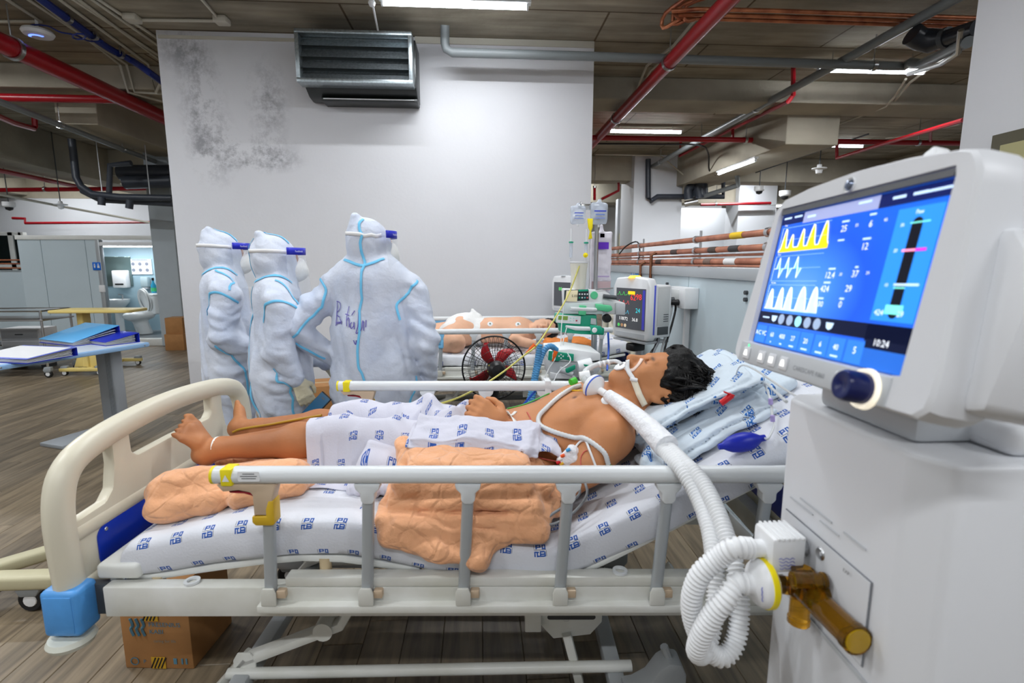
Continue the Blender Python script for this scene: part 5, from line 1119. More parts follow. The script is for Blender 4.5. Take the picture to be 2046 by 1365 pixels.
# corrugated breathing hoses
def hose(name, label, pts, r, m=HW, pitch=.0085, amp=.0022, n=14, seg=14):
    P = catmull(pts, n); L_ = [0]
    for a, b_ in zip(P, P[1:]): L_.append(L_[-1]+(b_-a).length)
    N = int(L_[-1]/pitch*4); res = []; Px = np.array([tuple(p) for p in P]); s = np.linspace(0, L_[-1], N+1); Q = np.stack([np.interp(s, L_, Px[:, k]) for k in range(3)], 1)
    root = empty(name, label, 'hose', Q[0]); b = MB(Matrix.Translation(-Vector(Q[0])))
    rr = [r+amp*(1 if i % 4 in (1, 2) else -1) for i in range(N+1)]
    b.tube([Vector(q) for q in Q], rr, seg); b.build('hose_body', m, root, angle=80); return root
def A(px, py, y): return at_y(px, py, y)
h1 = hose('breathing_hose', 'white corrugated hose from the square filter looping down and up over the bed rail', [Vector((bx0-.018, pi_.y, pi_.z)), Vector((bx0-.05, pi_.y, pi_.z+.002)), A(1440, 1112, .83), A(1398, 1150, .84), A(1381, 1205, .85), A(1392, 1262, .86), A(1418, 1302, .87), A(1447, 1312, .87), A(1470, 1280, .88), A(1478, 1215, .90), A(1472, 1150, .93), A(1455, 1085, .98), A(1432, 1020, 1.05), A(1402, 962, 1.13), A(1366, 924, 1.2), A(1325, 885, 1.3)], .0175)
h2 = hose('breathing_hose', 'white corrugated hose from the yellow-banded filter bending sharply down and back up', [dc+Vector((-.028, 0, 0)), dc+Vector((-.045, 0, -.001)), A(1452, 1196, .795), A(1428, 1224, .80), A(1405, 1262, .81), A(1392, 1300, .83), A(1404, 1304, .86), A(1420, 1262, .89), A(1430, 1200, .92), A(1428, 1130, .96), A(1418, 1060, 1.03), A(1395, 995, 1.11), A(1362, 940, 1.18), A(1320, 893, 1.28)], .0175)
# smooth sleeve to the patient
P = [A(1332, 893, 1.27), A(1290, 850, 1.38), A(1250, 815, 1.48), A(1215, 790, 1.55)]
root = empty('hose_sleeve', 'loose white sleeve over the hoses across the patient shoulder', 'hose', P[0]); MB(Matrix.Translation(-P[0])).tube(P, [.034, .03, .025, .02], 16, 8).build('sleeve', mat('white_sleeve', (236, 238, 242), .6, bump=.5, bscale=50), root)
c0 = A(1190, 775, 1.6); ax = (A(1215, 790, 1.55)-A(1175, 765, 1.62)).normalized()
root = empty('patient_filter', 'white disc breathing filter with a blue rim at the patient throat', 'filter', c0); Mx = frame_of((0, 0, 0), ax.orthogonal(), ax.cross(ax.orthogonal()))
MB().lathe([(0, .045), (.012, .045), (.0125, .02), (.032, .008), (.041, .0), (.041, -.016), (.034, -.024), (.012, -.03), (.011, -.045), (0, -.045)], 32, M=Mx).build('housing', HW, root)
MB().lathe([(.0408, -.006), (.0425, -.005), (.0425, -.001), (.0408, .0)], 32, M=Mx).build('blue_rim', mat('rim_blue', (50, 90, 200), .4), root)
# catheter mount from filter to the mouth
m0 = A(1167, 757, 1.63)
P = [c0-ax*.043, m0, A(1172, 740, 1.66), A(1195, 728, 1.69), A(1228, 722, 1.70), BM @ Vector(hc(.05, .1, 0))]
root = empty('breathing_tube', 'clear breathing tube from the disc filter into the patient mouth', 'tube', P[0]); MB(Matrix.Translation(-P[0])).tube(P, [.011, .011, .01, .0085, .0075, .0065], 12, 6).build('tube_body', HWC, root)
MB(Matrix.Translation(-P[0])).tube([A(1158, 752, 1.64), A(1178, 748, 1.64)], .014, 14).build('elbow_cap', HW, root)
MB(Matrix.Translation(-P[0])).tube([A(1150, 760, 1.63), A(1140, 764, 1.62)], [.012, .011], 14).build('green_cap', mat('green_cap', (64, 186, 40), .4), root)
for a in (0, 1, 2): p = A(1196+9*a, 729-2*a, 1.69); MB(Matrix.Translation(-P[0])).tube([p, p+Vector((.006, 0, .002))], .011, 12).build('clamp_ring', HW, root)
# ------------------------------------------------------------------ display head
SU = Vector((-.0408, -.9986, .0346)); SV = Vector((.1888, .0263, .9817)); SCn = Vector((.5018, .7146, 1.3965))
MD = VO @ frame_of(SCn, SU, SV)     # x right on screen, y up, z towards the viewer side (front)
disp = empty_part('display', vent); disp['label'] = 'white framed touch display'
out = [(-.178, .142), (-.1, .152), (0, .156), (.1, .152), (.19, .142), (.207, .12), (.228, -.1), (.228, -.14), (.212, -.154), (-.205, -.154), (-.222, -.146), (-.224, -.128), (-.195, .125)]
def ring(outer, inner): return outer, inner
# front frame with an opening for the screen
inn = [(-.176, .123), (.174, .123), (.174, -.113), (-.176, -.113)]
b = MB(MD)
N = 40
def ang_sample(poly, n):
    r = []
    for k in range(n):
        a = 2*PI*(k+.5)/n; d = Vector((math.cos(a)*.34, math.sin(a)*.23)); best = None
        for i in range(len(poly)):
            p, q = Vector(poly[i]), Vector(poly[(i+1) % len(poly)]); e = q-p; den = d.x*e.y-d.y*e.x
            if abs(den) < 1e-12: continue
            t = (p.x*e.y-p.y*e.x)/den; s = (p.x*d.y-p.y*d.x)/den
            if t > 0 and -1e-6 <= s <= 1+1e-6: best = d*t if best is None or t > best[1] else best[0]; best = (best, t)
        r.append((best[0].x, best[0].y))
    return r
NS = 96; oo = ang_sample(out, NS); ii = ang_sample(inn, NS)
lay = [([(x*1.0, y*1.0) for x, y in ii], -.006), ([(x*1.012, y*1.012) for x, y in ii], .001), ([(x*.97, y*.97) for x, y in oo], .002), ([(x*.99, y*.985) for x, y in oo], -.002), (oo, -.014), ([(x*1.0, y*1.0) for x, y in oo], -.045), ([(x*.98+.002, y*.97) for x, y in oo], -.062), ([(x*.8+.01, y*.8-.01) for x, y in oo], -.075), ([(x*.72+.02, y*.72-.02) for x, y in oo], -.12), ([(x*.3, y*.3) for x, y in oo], -.13)]
vs = []; fs = []
for P, z in lay: vs += [(x, y, z) for x, y in P]
for k in range(len(lay)-1): fs += [(k*NS+i, k*NS+(i+1) % NS, (k+1)*NS+(i+1) % NS, (k+1)*NS+i) for i in range(NS)]
fs.append(tuple((len(lay)-1)*NS+i for i in range(NS)))
b.add(vs, fs); b.build('housing', VW, disp, angle=30)
MB(MD).prism([(.224, .06), (.255, .02), (.262, -.02), (.25, -.13), (.2, -.14), (.2, .06)], -.14, -.03, axis='z').build('rear_bulge', VW, disp, bevel=.012)
MB(MD).span((-.196, -.151, -.001), (.168, -.1145, .004)).build('control_strip', VG, disp, bevel=.003)
MB(MD).span((-.172, .1135, -.004), (.172, .122, .0)).build('upper_bezel', mat('dark_bezel', (96, 98, 102), .4), disp, smooth=False)
# status lamp / brand mark
MB(MD).lathe([(0, .006), (.006, .005), (.008, .001)], 20, c=(0, .134, .001)).build('round_badge', mat('badge_blue_grey', (120, 130, 150), .2, .7), disp)
MB(MD).lathe([(.008, .001), (.0105, .003), (.011, .0)], 20, c=(0, .134, .001)).build('badge_ring', WHITE, disp)
# hook and clip on top of the display
MB(MD).prism([(.075, .148), (.078, .165), (.092, .172), (.098, .168), (.104, .15)], -.05, -.03, axis='z').build('top_hook', WHITE, disp, bevel=.003)
MB(MD).span((.11, .148, -.05), (.14, .154, -.03)).build('top_clip', WHITE, disp, bevel=.002)
# buttons, knob
SW = mat('lit_icon', (255, 255, 250), .5, emit=(255, 255, 250), estr=.9)
for k, (u, icon) in enumerate(((-.166, 'bell'), (-.114, 'bell'), (-.080, 'sq'), (-.046, 'bell'), (.088, 'lock'))):
    bt = MB(MD).box((u, -.134, .005), (.021, .021, .004)).build('button', VW, disp, bevel=.0025)
    if icon == 'sq': MB(MD).box((u, -.134, .0076), (.011, .010, .001)).build('icon', SW, bt, smooth=False)
    elif icon == 'bell': MB(MD).prism([(u-.0055, -.1385), (u+.0055, -.1385), (u+.004, -.132), (u+.002, -.1285), (u-.002, -.1285), (u-.004, -.132)], .0071, .0081).build('icon', SW, bt, smooth=False)
    else: MB(MD).lathe([(.002, .0071), (.006, .0071), (.006, .0081), (.002, .0081)], 14, c=(u, -.134, 0)).build('icon', SW, bt, smooth=False)
MB(MD).lathe([(0, .0), (.0022, .0005), (.0025, 0)], 10, c=(-.166, -.12, .0042)).build('green_led', mat('led_green', (80, 220, 150), .4, emit=(80, 230, 150), estr=1.5), disp)
MB(MD).lathe([(.018, .004), (.0245, .006), (.0255, .0)], 32, c=(.134, -.136, .003)).build('knob_ring', mat('knob_ring_lit', (255, 248, 228), .4, emit=(255, 244, 220), estr=.7), disp)
MB(MD).lathe([(.0195, 0), (.0195, .026), (.017, .031), (.012, .0315), (.008, .0295), (0, .0285)], 32, c=(.134, -.136, .004)).build('knob', mat('knob_navy', (16, 26, 84), .3), disp)
text('CARESCAPE R860', .0098, MD @ Matrix.Translation((-.02, -.139, .0043)), 'brand_print', mat('print_grey', (140, 144, 150), .5), disp)
# ------------------------------------------------------------------ screen contents (flat print that glows)
def em(name, c, s=1.0): return mat('ui_'+name, c, .3, emit=c, estr=s, spec=.2)
scr_m = mat('screen_blue', (10, 70, 200), .25); n, L, bs = nodes_of(scr_m)
tc = n.new('ShaderNodeTexCoord'); mp = n.new('ShaderNodeMapping'); mp.inputs['Location'].default_value = (-.30, -.42, 0); L.new(tc.outputs['UV'], mp.inputs[0])
ln = n.new('ShaderNodeVectorMath'); ln.operation = 'LENGTH'; L.new(mp.outputs[0], ln.inputs[0]); cr = n.new('ShaderNodeValToRGB'); L.new(ln.outputs['Value'], cr.inputs[0])
cr.color_ramp.elements[0].color = lin((112, 178, 240)); cr.color_ramp.elements[0].position = .0; cr.color_ramp.elements[1].color = lin((14, 84, 220)); cr.color_ramp.elements[1].position = .42
e2 = cr.color_ramp.elements.new(.2); e2.color = lin((70, 146, 232)); e3 = cr.color_ramp.elements.new(.75); e3.color = lin((30, 110, 226)); L.new(cr.outputs[0], bs.inputs['Emission Color']); bs.inputs['Emission Strength'].default_value = .95
HWd, HHt = .170, .1115
def sp(u, v, z=0): return (u*HWd, v*HHt, z)
b = MB(MD); b.grid(lambda a, c: sp(a*2-1, c*2-1, -.005), 1, 1, uvfn=lambda a, c: (a, c)); screen = b.build('screen', scr_m, disp, smooth=False, recalc=False)
def quad(u0, v0, u1, v1, m, nm, z=-.0045, r=0): return MB(MD).prism([sp(u0, v0)[:2], sp(u1, v0)[:2], sp(u1, v1)[:2], sp(u0, v1)[:2]], z, z+.0003).build(nm, m, screen, smooth=False)
NAVY = em('navy', (10, 24, 84), .9); LAV = em('lavender', (150, 158, 200), .85); UIW = em('white', (240, 246, 255), 1.0); SKY = em('sky', (44, 134, 232), .95); BARB = em('black', (16, 18, 30), .6); CYN = em('cyan', (120, 226, 214), 1); YLW = em('yellow', (246, 208, 20), 1); PALE = em('pale', (190, 216, 246), 1); MID = em('mid', (36, 96, 190), .95); DNV = em('deep', (8, 16, 48), .7)
quad(-1, .86, -.63, 1, NAVY, 'menu_tile'); quad(-.63, .84, .36, 1, LAV, 'message_bar'); quad(.36, .84, 1, 1, NAVY, 'menu_tile')
quad(-1, -.68, 1, -.5, DNV, 'status_bar'); quad(.58, -1, 1, -.5, DNV, 'status_bar'); quad(-1, -1, .6, -.7, MID, 'setting_bar', -.0042); quad(.6, -1, 1, -.78, MID, 'setting_bar', -.0042)
quad(.585, -.46, .985, .78, SKY, 'gauge_panel'); MB(MD).prism([(a+.79*HWd, c+.12*HHt) for a, c in rrect(.016, .122, .008, 4)], -.0041, -.0038).build('gauge_bar', BARB, screen, smooth=False)
quad(.71, -.38, .87, -.28, CYN, 'gauge_mark', -.0037); quad(.72, .3, .9, .325, em('pink', (255, 150, 190), 1), 'gauge_mark', -.0037); quad(.84, .298, .93, .327, em('magenta', (216, 40, 190), 1), 'gauge_mark', -.0036); quad(.73, -.07, .95, -.045, PALE, 'gauge_mark', -.0037); quad(.73, .6, .9, .615, CYN, 'gauge_mark', -.0037); quad(.735, -.1, .84, -.085, CYN, 'gauge_mark', -.0036)
for u0 in (-.98, -.76, -.58, -.40, -.20, .01, .21, .42): quad(u0, -.985, u0+.185 if u0 < .5 else u0+.2, -.72, em('tile', (48, 118, 214), .95), 'setting_tile', -.0039)
for k, uu in enumerate((-.58, -.44, -.30, -.16, -.02)): MB(MD).lathe([(0, 0), (.0085, 0), (.0085, .0003), (0, .0003)], 18, c=sp(uu, -.59, -.0041)).build('round_icon', em('icon', (150, 170, 200), .8) if k != 2 else em('icon_on', (150, 220, 240), 1), screen, smooth=False)
for uu in (-.72, .14): MB(MD).prism([sp(uu-.04, -.55)[:2], sp(uu+.06, -.55)[:2], sp(uu+.045, -.62)[:2], sp(uu+.01, -.645)[:2], sp(uu-.025, -.62)[:2]], -.0041, -.0038).build('shield_icon', PALE, screen, smooth=False)
# axes and waveforms
for v0, v1 in ((.42, .8), (-.02, .36), (-.46, -.08)):
    for vv in (v0, (v0+v1)/2, v1): quad(-.95, vv, -.18, vv+.006, em('axis', (140, 190, 244), .9), 'grid_line', -.0043)
    quad(-.95, v0, -.945, v1, PALE, 'axis', -.0043)
def wave(pts, base, m, nm, edge=UIW):
    for i in range(len(pts)-1):
        pass
    b = MB(MD); vs = []; fs = []
    for u, v in pts: vs += [sp(u, base, -.004), sp(u, v, -.004)]
    fs = [(2*i, 2*i+2, 2*i+3, 2*i+1) for i in range(len(pts)-1)]; b.add(vs, fs); b.build(nm, m, screen, smooth=False, recalc=False)
    MB(MD).tube([sp(u, v, -.0036) for u, v in pts], .0007, 4).build(nm+'_line', edge, screen)
def hump(c, w_, h, base, n=8, sharp=1.6): return [(c-w_/2+w_*k/n, base+h*(math.sin(PI*(k/n)**.8)**sharp)) for k in range(n+1)]
p1 = [(-.94, .44)]
for c, w_, h in ((-.86, .1, .3), (-.73, .09, .2), (-.56, .1, .26), (-.4, .13, .3), (-.22, .14, .32)): p1 += [(u, v+.02) for u, v in hump(c, w_, h, .47)]
wave(p1, .43, YLW, 'pressure_wave')
p2 = [(-.93, .17)]
for c in (-.85, -.7, -.54): p2 += [(c-.04, .17), (c-.01, .34), (c+.02, .17), (c+.03, .03), (c+.08, .17)]
wave(p2, .17, CYN, 'flow_wave')
p3 = [(-.94, -.44)]
for c, w_, h in ((-.86, .12, .3), (-.68, .12, .32), (-.53, .12, .33), (-.32, .16, .34), (-.14, .14, .34)): p3 += [(c-w_/2-.005, -.44)]+hump(c, w_, h, -.44, sharp=.9)+[(c+w_/2+.005, -.44)]
wave(p3, -.455, PALE, 'volume_wave')
def st(s, u, v, size, m=UIW, nm='readout', al='CENTER'): return text(s, size, MD @ Matrix.Translation(sp(u, v, -.0034)), nm, m, screen, al)
for s, u, v, z in (('25', .02, .62, .013), ('20', .17, .66, .006), ('6', .33, .63, .013), ('40', .48, .67, .006), ('Ppeak', .02, .74, .005), ('PEEP', .33, .77, .005), ('12', .33, .36, .013), ('Pmean', .33, .48, .005), ('cmH2O', .02, .5, .0045), ('12.4', -.01, .02, .013), ('37', .3, .03, .013), ('20', .13, .05, .006), ('24', .44, .06, .006), ('MVexp', .0, .13, .005), ('RR', .3, .14, .005), ('424', -.03, -.16, .013), ('29', .27, -.15, .013), ('TVexp', -.02, -.05, .005), ('0.00', -.06, -.36, .012), ('0', .22, -.35, .013), ('Leak', -.05, -.26, .005), ('CO2', .22, -.25, .005), ('Paw', .79, .82-.12, .007), ('424', .66, -.4, .010), ('29', .86, -.4, .010), ('30', .66, .58, .006), ('20', .66, .3, .006), ('10', .66, -.08, .006),
                   ('A/C VC', -.885, -.87, .011), ('60', -.67, -.87, .011), ('400', -.49, -.87, .011), ('27', -.31, -.87, .011), ('20', -.11, -.87, .011), ('6', .1, -.87, .011), ('40', .3, -.87, .011), ('5', .52, -.87, .013), ('%', -.67, -.96, .005), ('ml', -.49, -.96, .005), ('/min', -.31, -.96, .005), ('cmH2O', -.11, -.96, .005), ('cmH2O', .1, -.96, .005), ('L/min', .3, -.96, .005), ('10:24', .76, -.74, .012), ('Paw', -.9, .83, .005), ('Flow', -.9, .38, .005), ('Volume', -.88, -.06, .005), ('System', -.9, .94, .006), ('Trends', -.72, .94, .006), ('Adult', -.5, .9, .007), ('Patient', .2, .94, .006), ('Alarm', .56, .91, .007), ('Setup', .75, .91, .007), ('Procedures', .91, .91, .006), ('Silence', -.86, -.6, .005)):
    if s[0].isdigit() or s in ('A/C VC', 'Paw', 'Flow', 'Volume'): st(s, u, v, z)
    else: wd_ = len(s)*z*.3/HWd; quad(u-wd_, v, u+wd_, v+z*.5/HHt, PALE, 'caption_bar', -.0036)
# ================================================================== STAFF IN PROTECTIVE SUITS
SUIT = mat('white_coverall', (214, 220, 232), .62, bump=.55, bscale=13, vary=.09, vscale=5, col2=(196, 206, 226), sheen=.1)
TAPE = mat('blue_seam_tape', (112, 198, 240), .5); GLOVE = mat('latex_glove', (226, 218, 188), .5, bump=.3, bscale=60); BAND = mat('shield_band_blue', (30, 40, 190), .45); STRAP = mat('white_strap', (236, 236, 236), .6)
VISOR = mat('clear_visor', (235, 242, 248), .06, alpha=.2, spec=.6); MASK = mat('white_respirator', (236, 236, 232), .7, bump=.2, bscale=50); BOOT = mat('white_boot_cover', (222, 226, 232), .6, bump=.4, bscale=20)
FACE = mat('face_skin', (206, 156, 124), .5)
INK = mat('purple_ink', (104, 96, 176), .6)
def arcsheet(r, a0, a1, z0, z1, c, yaw, n=24, th=.0, r2=None):
    b = MB(); c = Vector(c); vs = []; fs = []
    for k in range(n+1):
        a = yaw+a0+(a1-a0)*k/n
        for z, rr in ((z0, r2 or r), (z1, r)): vs.append(c+Vector((math.sin(a)*rr, math.cos(a)*rr*1.08, z)))
    fs = [(2*k, 2*k+2, 2*k+3, 2*k+1) for k in range(n)]; b.add(vs, fs); return b
def suit(name, label, loc, rz, H, arms, headyaw=0, lean=(0, 0), stance=.1, w=.2, hoodpeak=(0, -.03), seams=None, seed=0, gloves=(1, 1), belly=.0):
    root = empty(name, label, 'person', loc, rz)
    zh = H-.135; zs = H-.30; lx, ly = lean
    S = Sdf((-.5, -.36, .0), (.44, .36, H+.06), .0078)
    # torso
    S.cap((0, 0, zs-.05), (lx*.5, ly*.5, zs-.3), .0+w*.93, w*.98, .05, flat=((0, 1, 0), .68)); S.cap((lx*.5, ly*.5, zs-.3), (lx, ly, .82), w*.98, w*1.02, .06, flat=((0, 1, 0), .72)); S.cap((lx, ly, .85), (lx, ly, .72), w*1.0, w*.95, .06, flat=((0, 1, 0), .74))
    for s in (-1, 1):
        S.cap((s*.04, 0, zs+.04), (s*(w-.02), -.0, zs-.035), .05, .07, .03)
        S.cap((s*stance, 0, .78), (s*stance*1.1, .01, .42), .118, .098, .06); S.cap((s*stance*1.1, .01, .42), (s*stance*1.1, 0, .1), .095, .085, .03)
    for sh, el, wr in arms:
        S.cap(sh, el, .082, .07, .012); S.cap(el, wr, .074, .052, .015)
    # neck and hood
    S.cap((0, 0, zs+.02), (0, .0, zh-.04), .062, .066, .025)
    hy = headyaw; fwd_ = Vector((math.sin(hy), math.cos(hy), 0)); rt_ = Vector((math.cos(hy), -math.sin(hy), 0)); hcn = Vector((0, 0, zh))
    S.ell(hcn, (.094, .116, .132), (0, 0, -hy), .015); S.cap(hcn-fwd_*.045+Vector((0, 0, .06)), hcn-fwd_*.062+Vector((0, 0, .128)), .06, .026, .035)
    S.cap(hcn+fwd_*.03+Vector((0, 0, -.085)), hcn-fwd_*.01+Vector((0, 0, -.135)), .08, .084, .02)
    arm_ = lambda x: np.clip((np.abs(x)-w*.82)/.05, 0, 1)
    S.warp(lambda x, y, z: np.clip((H-.2-z)*4, .1, 1)*(1-.7*arm_(x))*(1-2.4*np.abs(fbm(x*11+z*2.6+seed, y*9+z*.8, z*1.7-x*2.2, 2))), .0105)
    S.warp(lambda x, y, z: arm_(x)*(1-2.4*np.abs(fbm(x*6+seed, y*6+z*5, z*13+x*7, 2))), .0085)
    S.warp(lambda x, y, z: np.clip((z-(H-.3))*6, 0, 1)*(1-2.2*np.abs(fbm(x*12+seed, y*12+z*9, z*10, 2))), .005)
    S.warp(lambda x, y, z: np.clip((.95-z)*3, 0, 1)*(1-2.2*np.abs(fbm(x*8+seed, y*8, z*8+x*5, 2))), .006)
    # cuff bands: arm creases
    for sh, el, wr in arms:
        e = Vector(el); sl_, X, Y, Z = S.win(np.array(el)-.16, np.array(el)+.16)
    S.ell(hcn+fwd_*.155+Vector((0, 0, -.015)), (.062, .06, .072), (0, 0, -hy), .012, True)
    cv = S.build('coverall', SUIT, root, 2)
    # face, mask
    F_ = Sdf((-.2, -.2, zh-.2), (.2, .2, zh+.2), .006); F_.ell(hcn+fwd_*.025, (.07, .09, .105), (0, 0, -hy), .01)
    F_.cap(hcn+fwd_*.1+Vector((0, 0, .01)), hcn+fwd_*.128+Vector((0, 0, -.028)), .009, .013, .012)
    for s in (-1, 1): F_.ell(hcn+fwd_*.108+rt_*s*.032+Vector((0, 0, .018)), (.014, .01, .009), None, .004, True); F_.ell(hcn+fwd_*.1+rt_*s*.032+Vector((0, 0, .016)), (.012, .011, .01), None, .002); F_.cap(hcn+fwd_*.108+rt_*s*.015+Vector((0, 0, .034)), hcn+fwd_*.098+rt_*s*.045+Vector((0, 0, .034)), .006, .005, .006)
    F_.build('head', FACE, root, 1)
    Mk = Sdf((-.22, -.22, zh-.2), (.22, .22, zh+.1), .006); Mk.ell(hcn+fwd_*.1+Vector((0, 0, -.055)), (.058, .056, .058), (0, 0, -hy), .01); Mk.cap(hcn+fwd_*.125+Vector((0, 0, -.005)), hcn+fwd_*.135+Vector((0, 0, -.06)), .018, .022, .03); Mk.build('respirator_mask', MASK, root, 1)
    # shield
    sc = hcn+fwd_*.012
    sh_ = empty_part('face_shield', root)
    arcsheet(.126, rad(-80), rad(80), -.19, .062, sc, hy, r2=.15).build('visor', VISOR, sh_, recalc=False)
    arcsheet(.124, rad(-78), rad(78), .03, .066, sc, hy).build('headband', BAND, sh_, recalc=False, solid=.006)
    P = [sc+Vector((math.sin(hy+a)*.108, math.cos(hy+a)*.133-.0, .05)) for a in np.linspace(rad(72), rad(288), 14)]
    PS = S.snap(np.array([tuple(p) for p in P]), .003); b = MB(); vs = []; fs = []
    for p in PS: vs += [tuple(p+np.array([0, 0, -.009])), tuple(p+np.array([0, 0, .009]))]
    b.add(vs, [(2*k, 2*k+2, 2*k+3, 2*k+1) for k in range(len(PS)-1)]); b.build('head_strap', STRAP, sh_, recalc=False, solid=.002)
    for sg in (1, -1):
        a = hy+sg*rad(52); o_ = sc+Vector((math.sin(a)*.1335, math.cos(a)*.1335*1.08, .043)); nrm = Vector((math.sin(a), math.cos(a), 0)); xd = Vector((0, 0, 1)).cross(nrm)
        text('FaceShield', .0125, frame_of(o_-xd*.03+nrm*.004, xd, (0, 0, 1)), 'band_print', STRAP, sh_)
    # gloves
    for k, (sh, el, wr) in enumerate(arms):
        if not gloves[k]: continue
        wr = Vector(wr); d = (wr-Vector(el)).normalized(); d2 = (d+Vector((0, 0, -.5))).normalized() if gloves[k] == 1 else gloves[k][0]
        G_ = Sdf(tuple(wr-Vector((.17, .17, .2))), tuple(wr+Vector((.17, .17, .12))), .0055)
        G_.cap(wr-d*.045, wr+d*.02, .045, .036, .01)
        sg = 1 if wr.x > 0 else -1
        if gloves[k] == 1: hand(G_, wr+d*.015, d2, (sg, 0, .1), (0, 1, 0), 1.08, .35)
        else: hand(G_, wr+d*.015, *gloves[k][:3], 1.08, gloves[k][3])
        G_.build('glove', GLOVE, root, 1)
    for s in (-1, 1):
        b_ = Sdf((s*stance*1.1-.12, -.16, 0), (s*stance*1.1+.12, .24, .2), .01); b_.cap((s*stance*1.1, -.03, .06), (s*stance*1.1, .13, .045), .062, .05, .03); b_.cap((s*stance*1.1, -.01, .06), (s*stance*1.1, -.0, .16), .062, .075, .03)
        sl_, X, Y, Z = b_.win((-9, -9, -9), (9, 9, 9)); b_.f = np.maximum(b_.f, -(Z+0*X+0*Y)+.004).astype(np.float32); b_.build('boot_cover', BOOT, root, 1)
    for pts, wd in (seams or []): strip_on(S, pts, wd, .003, 'seam_tape', TAPE, root)
    return root, S
def stand(px, y): p = at_y(px, 620, y); return (p.x, p.y, 0)
# --- doctor seen from behind
H3 = 1.645
arms3 = [((.225, -.0, 1.255), (.285, -.05, 1.02), (.285, .03, .83)), ((-.21, 0, 1.255), (-.375, -.09, 1.10), (-.225, .03, .93))]
zs = H3-.3
seams3 = [([(.0, -.06, H3-.01), (-.012, -.11, H3-.03), (.0, -.14, H3-.08), (0, -.14, H3-.16), (.012, -.12, H3-.22), (0, -.12, H3-.27)], .013), ([(.0, -.13, zs+.05), (-.005, -.18, zs-.15), (-.015, -.2, zs-.4), (0, -.2, .88), (.03, -.2, .75)], .012), ([(-.09, -.05, zs+.07), (-.0, -.12, zs+.065), (.08, -.05, zs+.07)], .014),
          ([(.275, -.05, zs+.0), (.215, -.11, zs-.06), (.18, -.13, zs-.14), (.185, -.13, zs-.2)], .013), ([(-.25, -.05, zs-.0), (-.2, -.1, zs-.06), (-.2, -.12, zs-.14), (-.23, -.13, zs-.17), (-.31, -.17, 1.07), (-.36, -.15, 1.04)], .013), ([(-.37, -.15, 1.03), (-.30, -.12, .97), (-.24, -.06, .92)], .012), ([(.235, -.06, .85), (.235, -.1, .76), (.2, -.15, .66)], .012)]
p3, S3 = suit('person', 'tallest person in white protective suit seen from behind, one hand on hip', stand(742, 2.66), rad(-6), H3, arms3, rad(48), (.02, 0), .1, .215, (0, -.02), seams3, 0, (1, (Vector((.75, .35, -.4)), (-.3, -.6, .6), (.2, .6, .7), .5)))
# pen marks on the back
ink = [[(-.185, 1.24), (-.178, 1.17), (-.183, 1.12)], [(-.192, 1.243), (-.165, 1.235), (-.16, 1.21), (-.18, 1.185), (-.16, 1.17), (-.158, 1.145), (-.18, 1.14)], [(-.17, 1.13), (-.155, 1.14), (-.15, 1.12)], [(-.082, 1.225), (-.084, 1.16), (-.08, 1.12)], [(-.105, 1.185), (-.06, 1.178)], [(-.08, 1.15), (-.065, 1.165), (-.058, 1.15), (-.058, 1.115)], [(-.04, 1.14), (-.05, 1.13), (-.045, 1.11), (-.032, 1.12), (-.03, 1.14), (-.028, 1.105)], [(-.045, 1.175), (-.03, 1.195)], [(-.012, 1.19), (-.014, 1.12), (-.02, 1.085), (-.005, 1.1), (.005, 1.15)], [(.01, 1.145), (.012, 1.1)], [(.022, 1.15), (.024, 1.115)], [(-.035, 1.05), (-.025, 1.03), (-.018, 1.05)]]
for st_ in ink: strip_on(S3, [(x, -.19, z) for x, z in st_], .0045, .004, 'pen_mark', INK, p3, 12, .0004)
# --- person with a phone, seen from the right
H2 = 1.565; zs = H2-.3
arms2 = [((.175, .02, 1.19), (.215, .0, .99), (.215, .06, .85)), ((-.175, .04, 1.19), (-.2, .05, .96), (-.17, .22, .85))]
seams2 = [([(0, -.05, H2), (.02, .02, H2+.0), (.035, .08, H2-.04)], .012), ([(-.0, -.12, H2-.02), (.0, -.135, H2-.1), (0, -.12, H2-.22)], .012), ([(.02, -.13, zs+.04), (.04, -.17, zs-.1), (.03, -.19, zs-.4), (.05, -.18, .8), (.08, -.16, .6)], .014), ([(.02, -.11, zs+.06), (.08, 0, zs+.05), (.09, .07, zs+.05)], .014), ([(.12, .0, zs+.04), (.18, .06, zs+.0), (.2, .1, zs-.05)], .011),
          ([(.2, -.12, zs-.13), (.22, -.08, zs-.06), (.24, .0, zs-.03), (.22, .08, zs-.06), (.19, .12, zs-.12)], .013), ([(.25, -.05, .9), (.25, -.02, .84), (.24, .04, .78), (.22, .06, .6)], .012)]
p2, S2 = suit('person', 'person in white protective suit holding a phone, in the middle of the three', stand(556, 2.76), rad(-70), H2, arms2, rad(-8), (0, -.01), .08, .19, (0, -.03), seams2, 5, ((Vector((.05, .35, -.9)), (.95, 0, .2), (-.1, .95, .3), .75), 1))
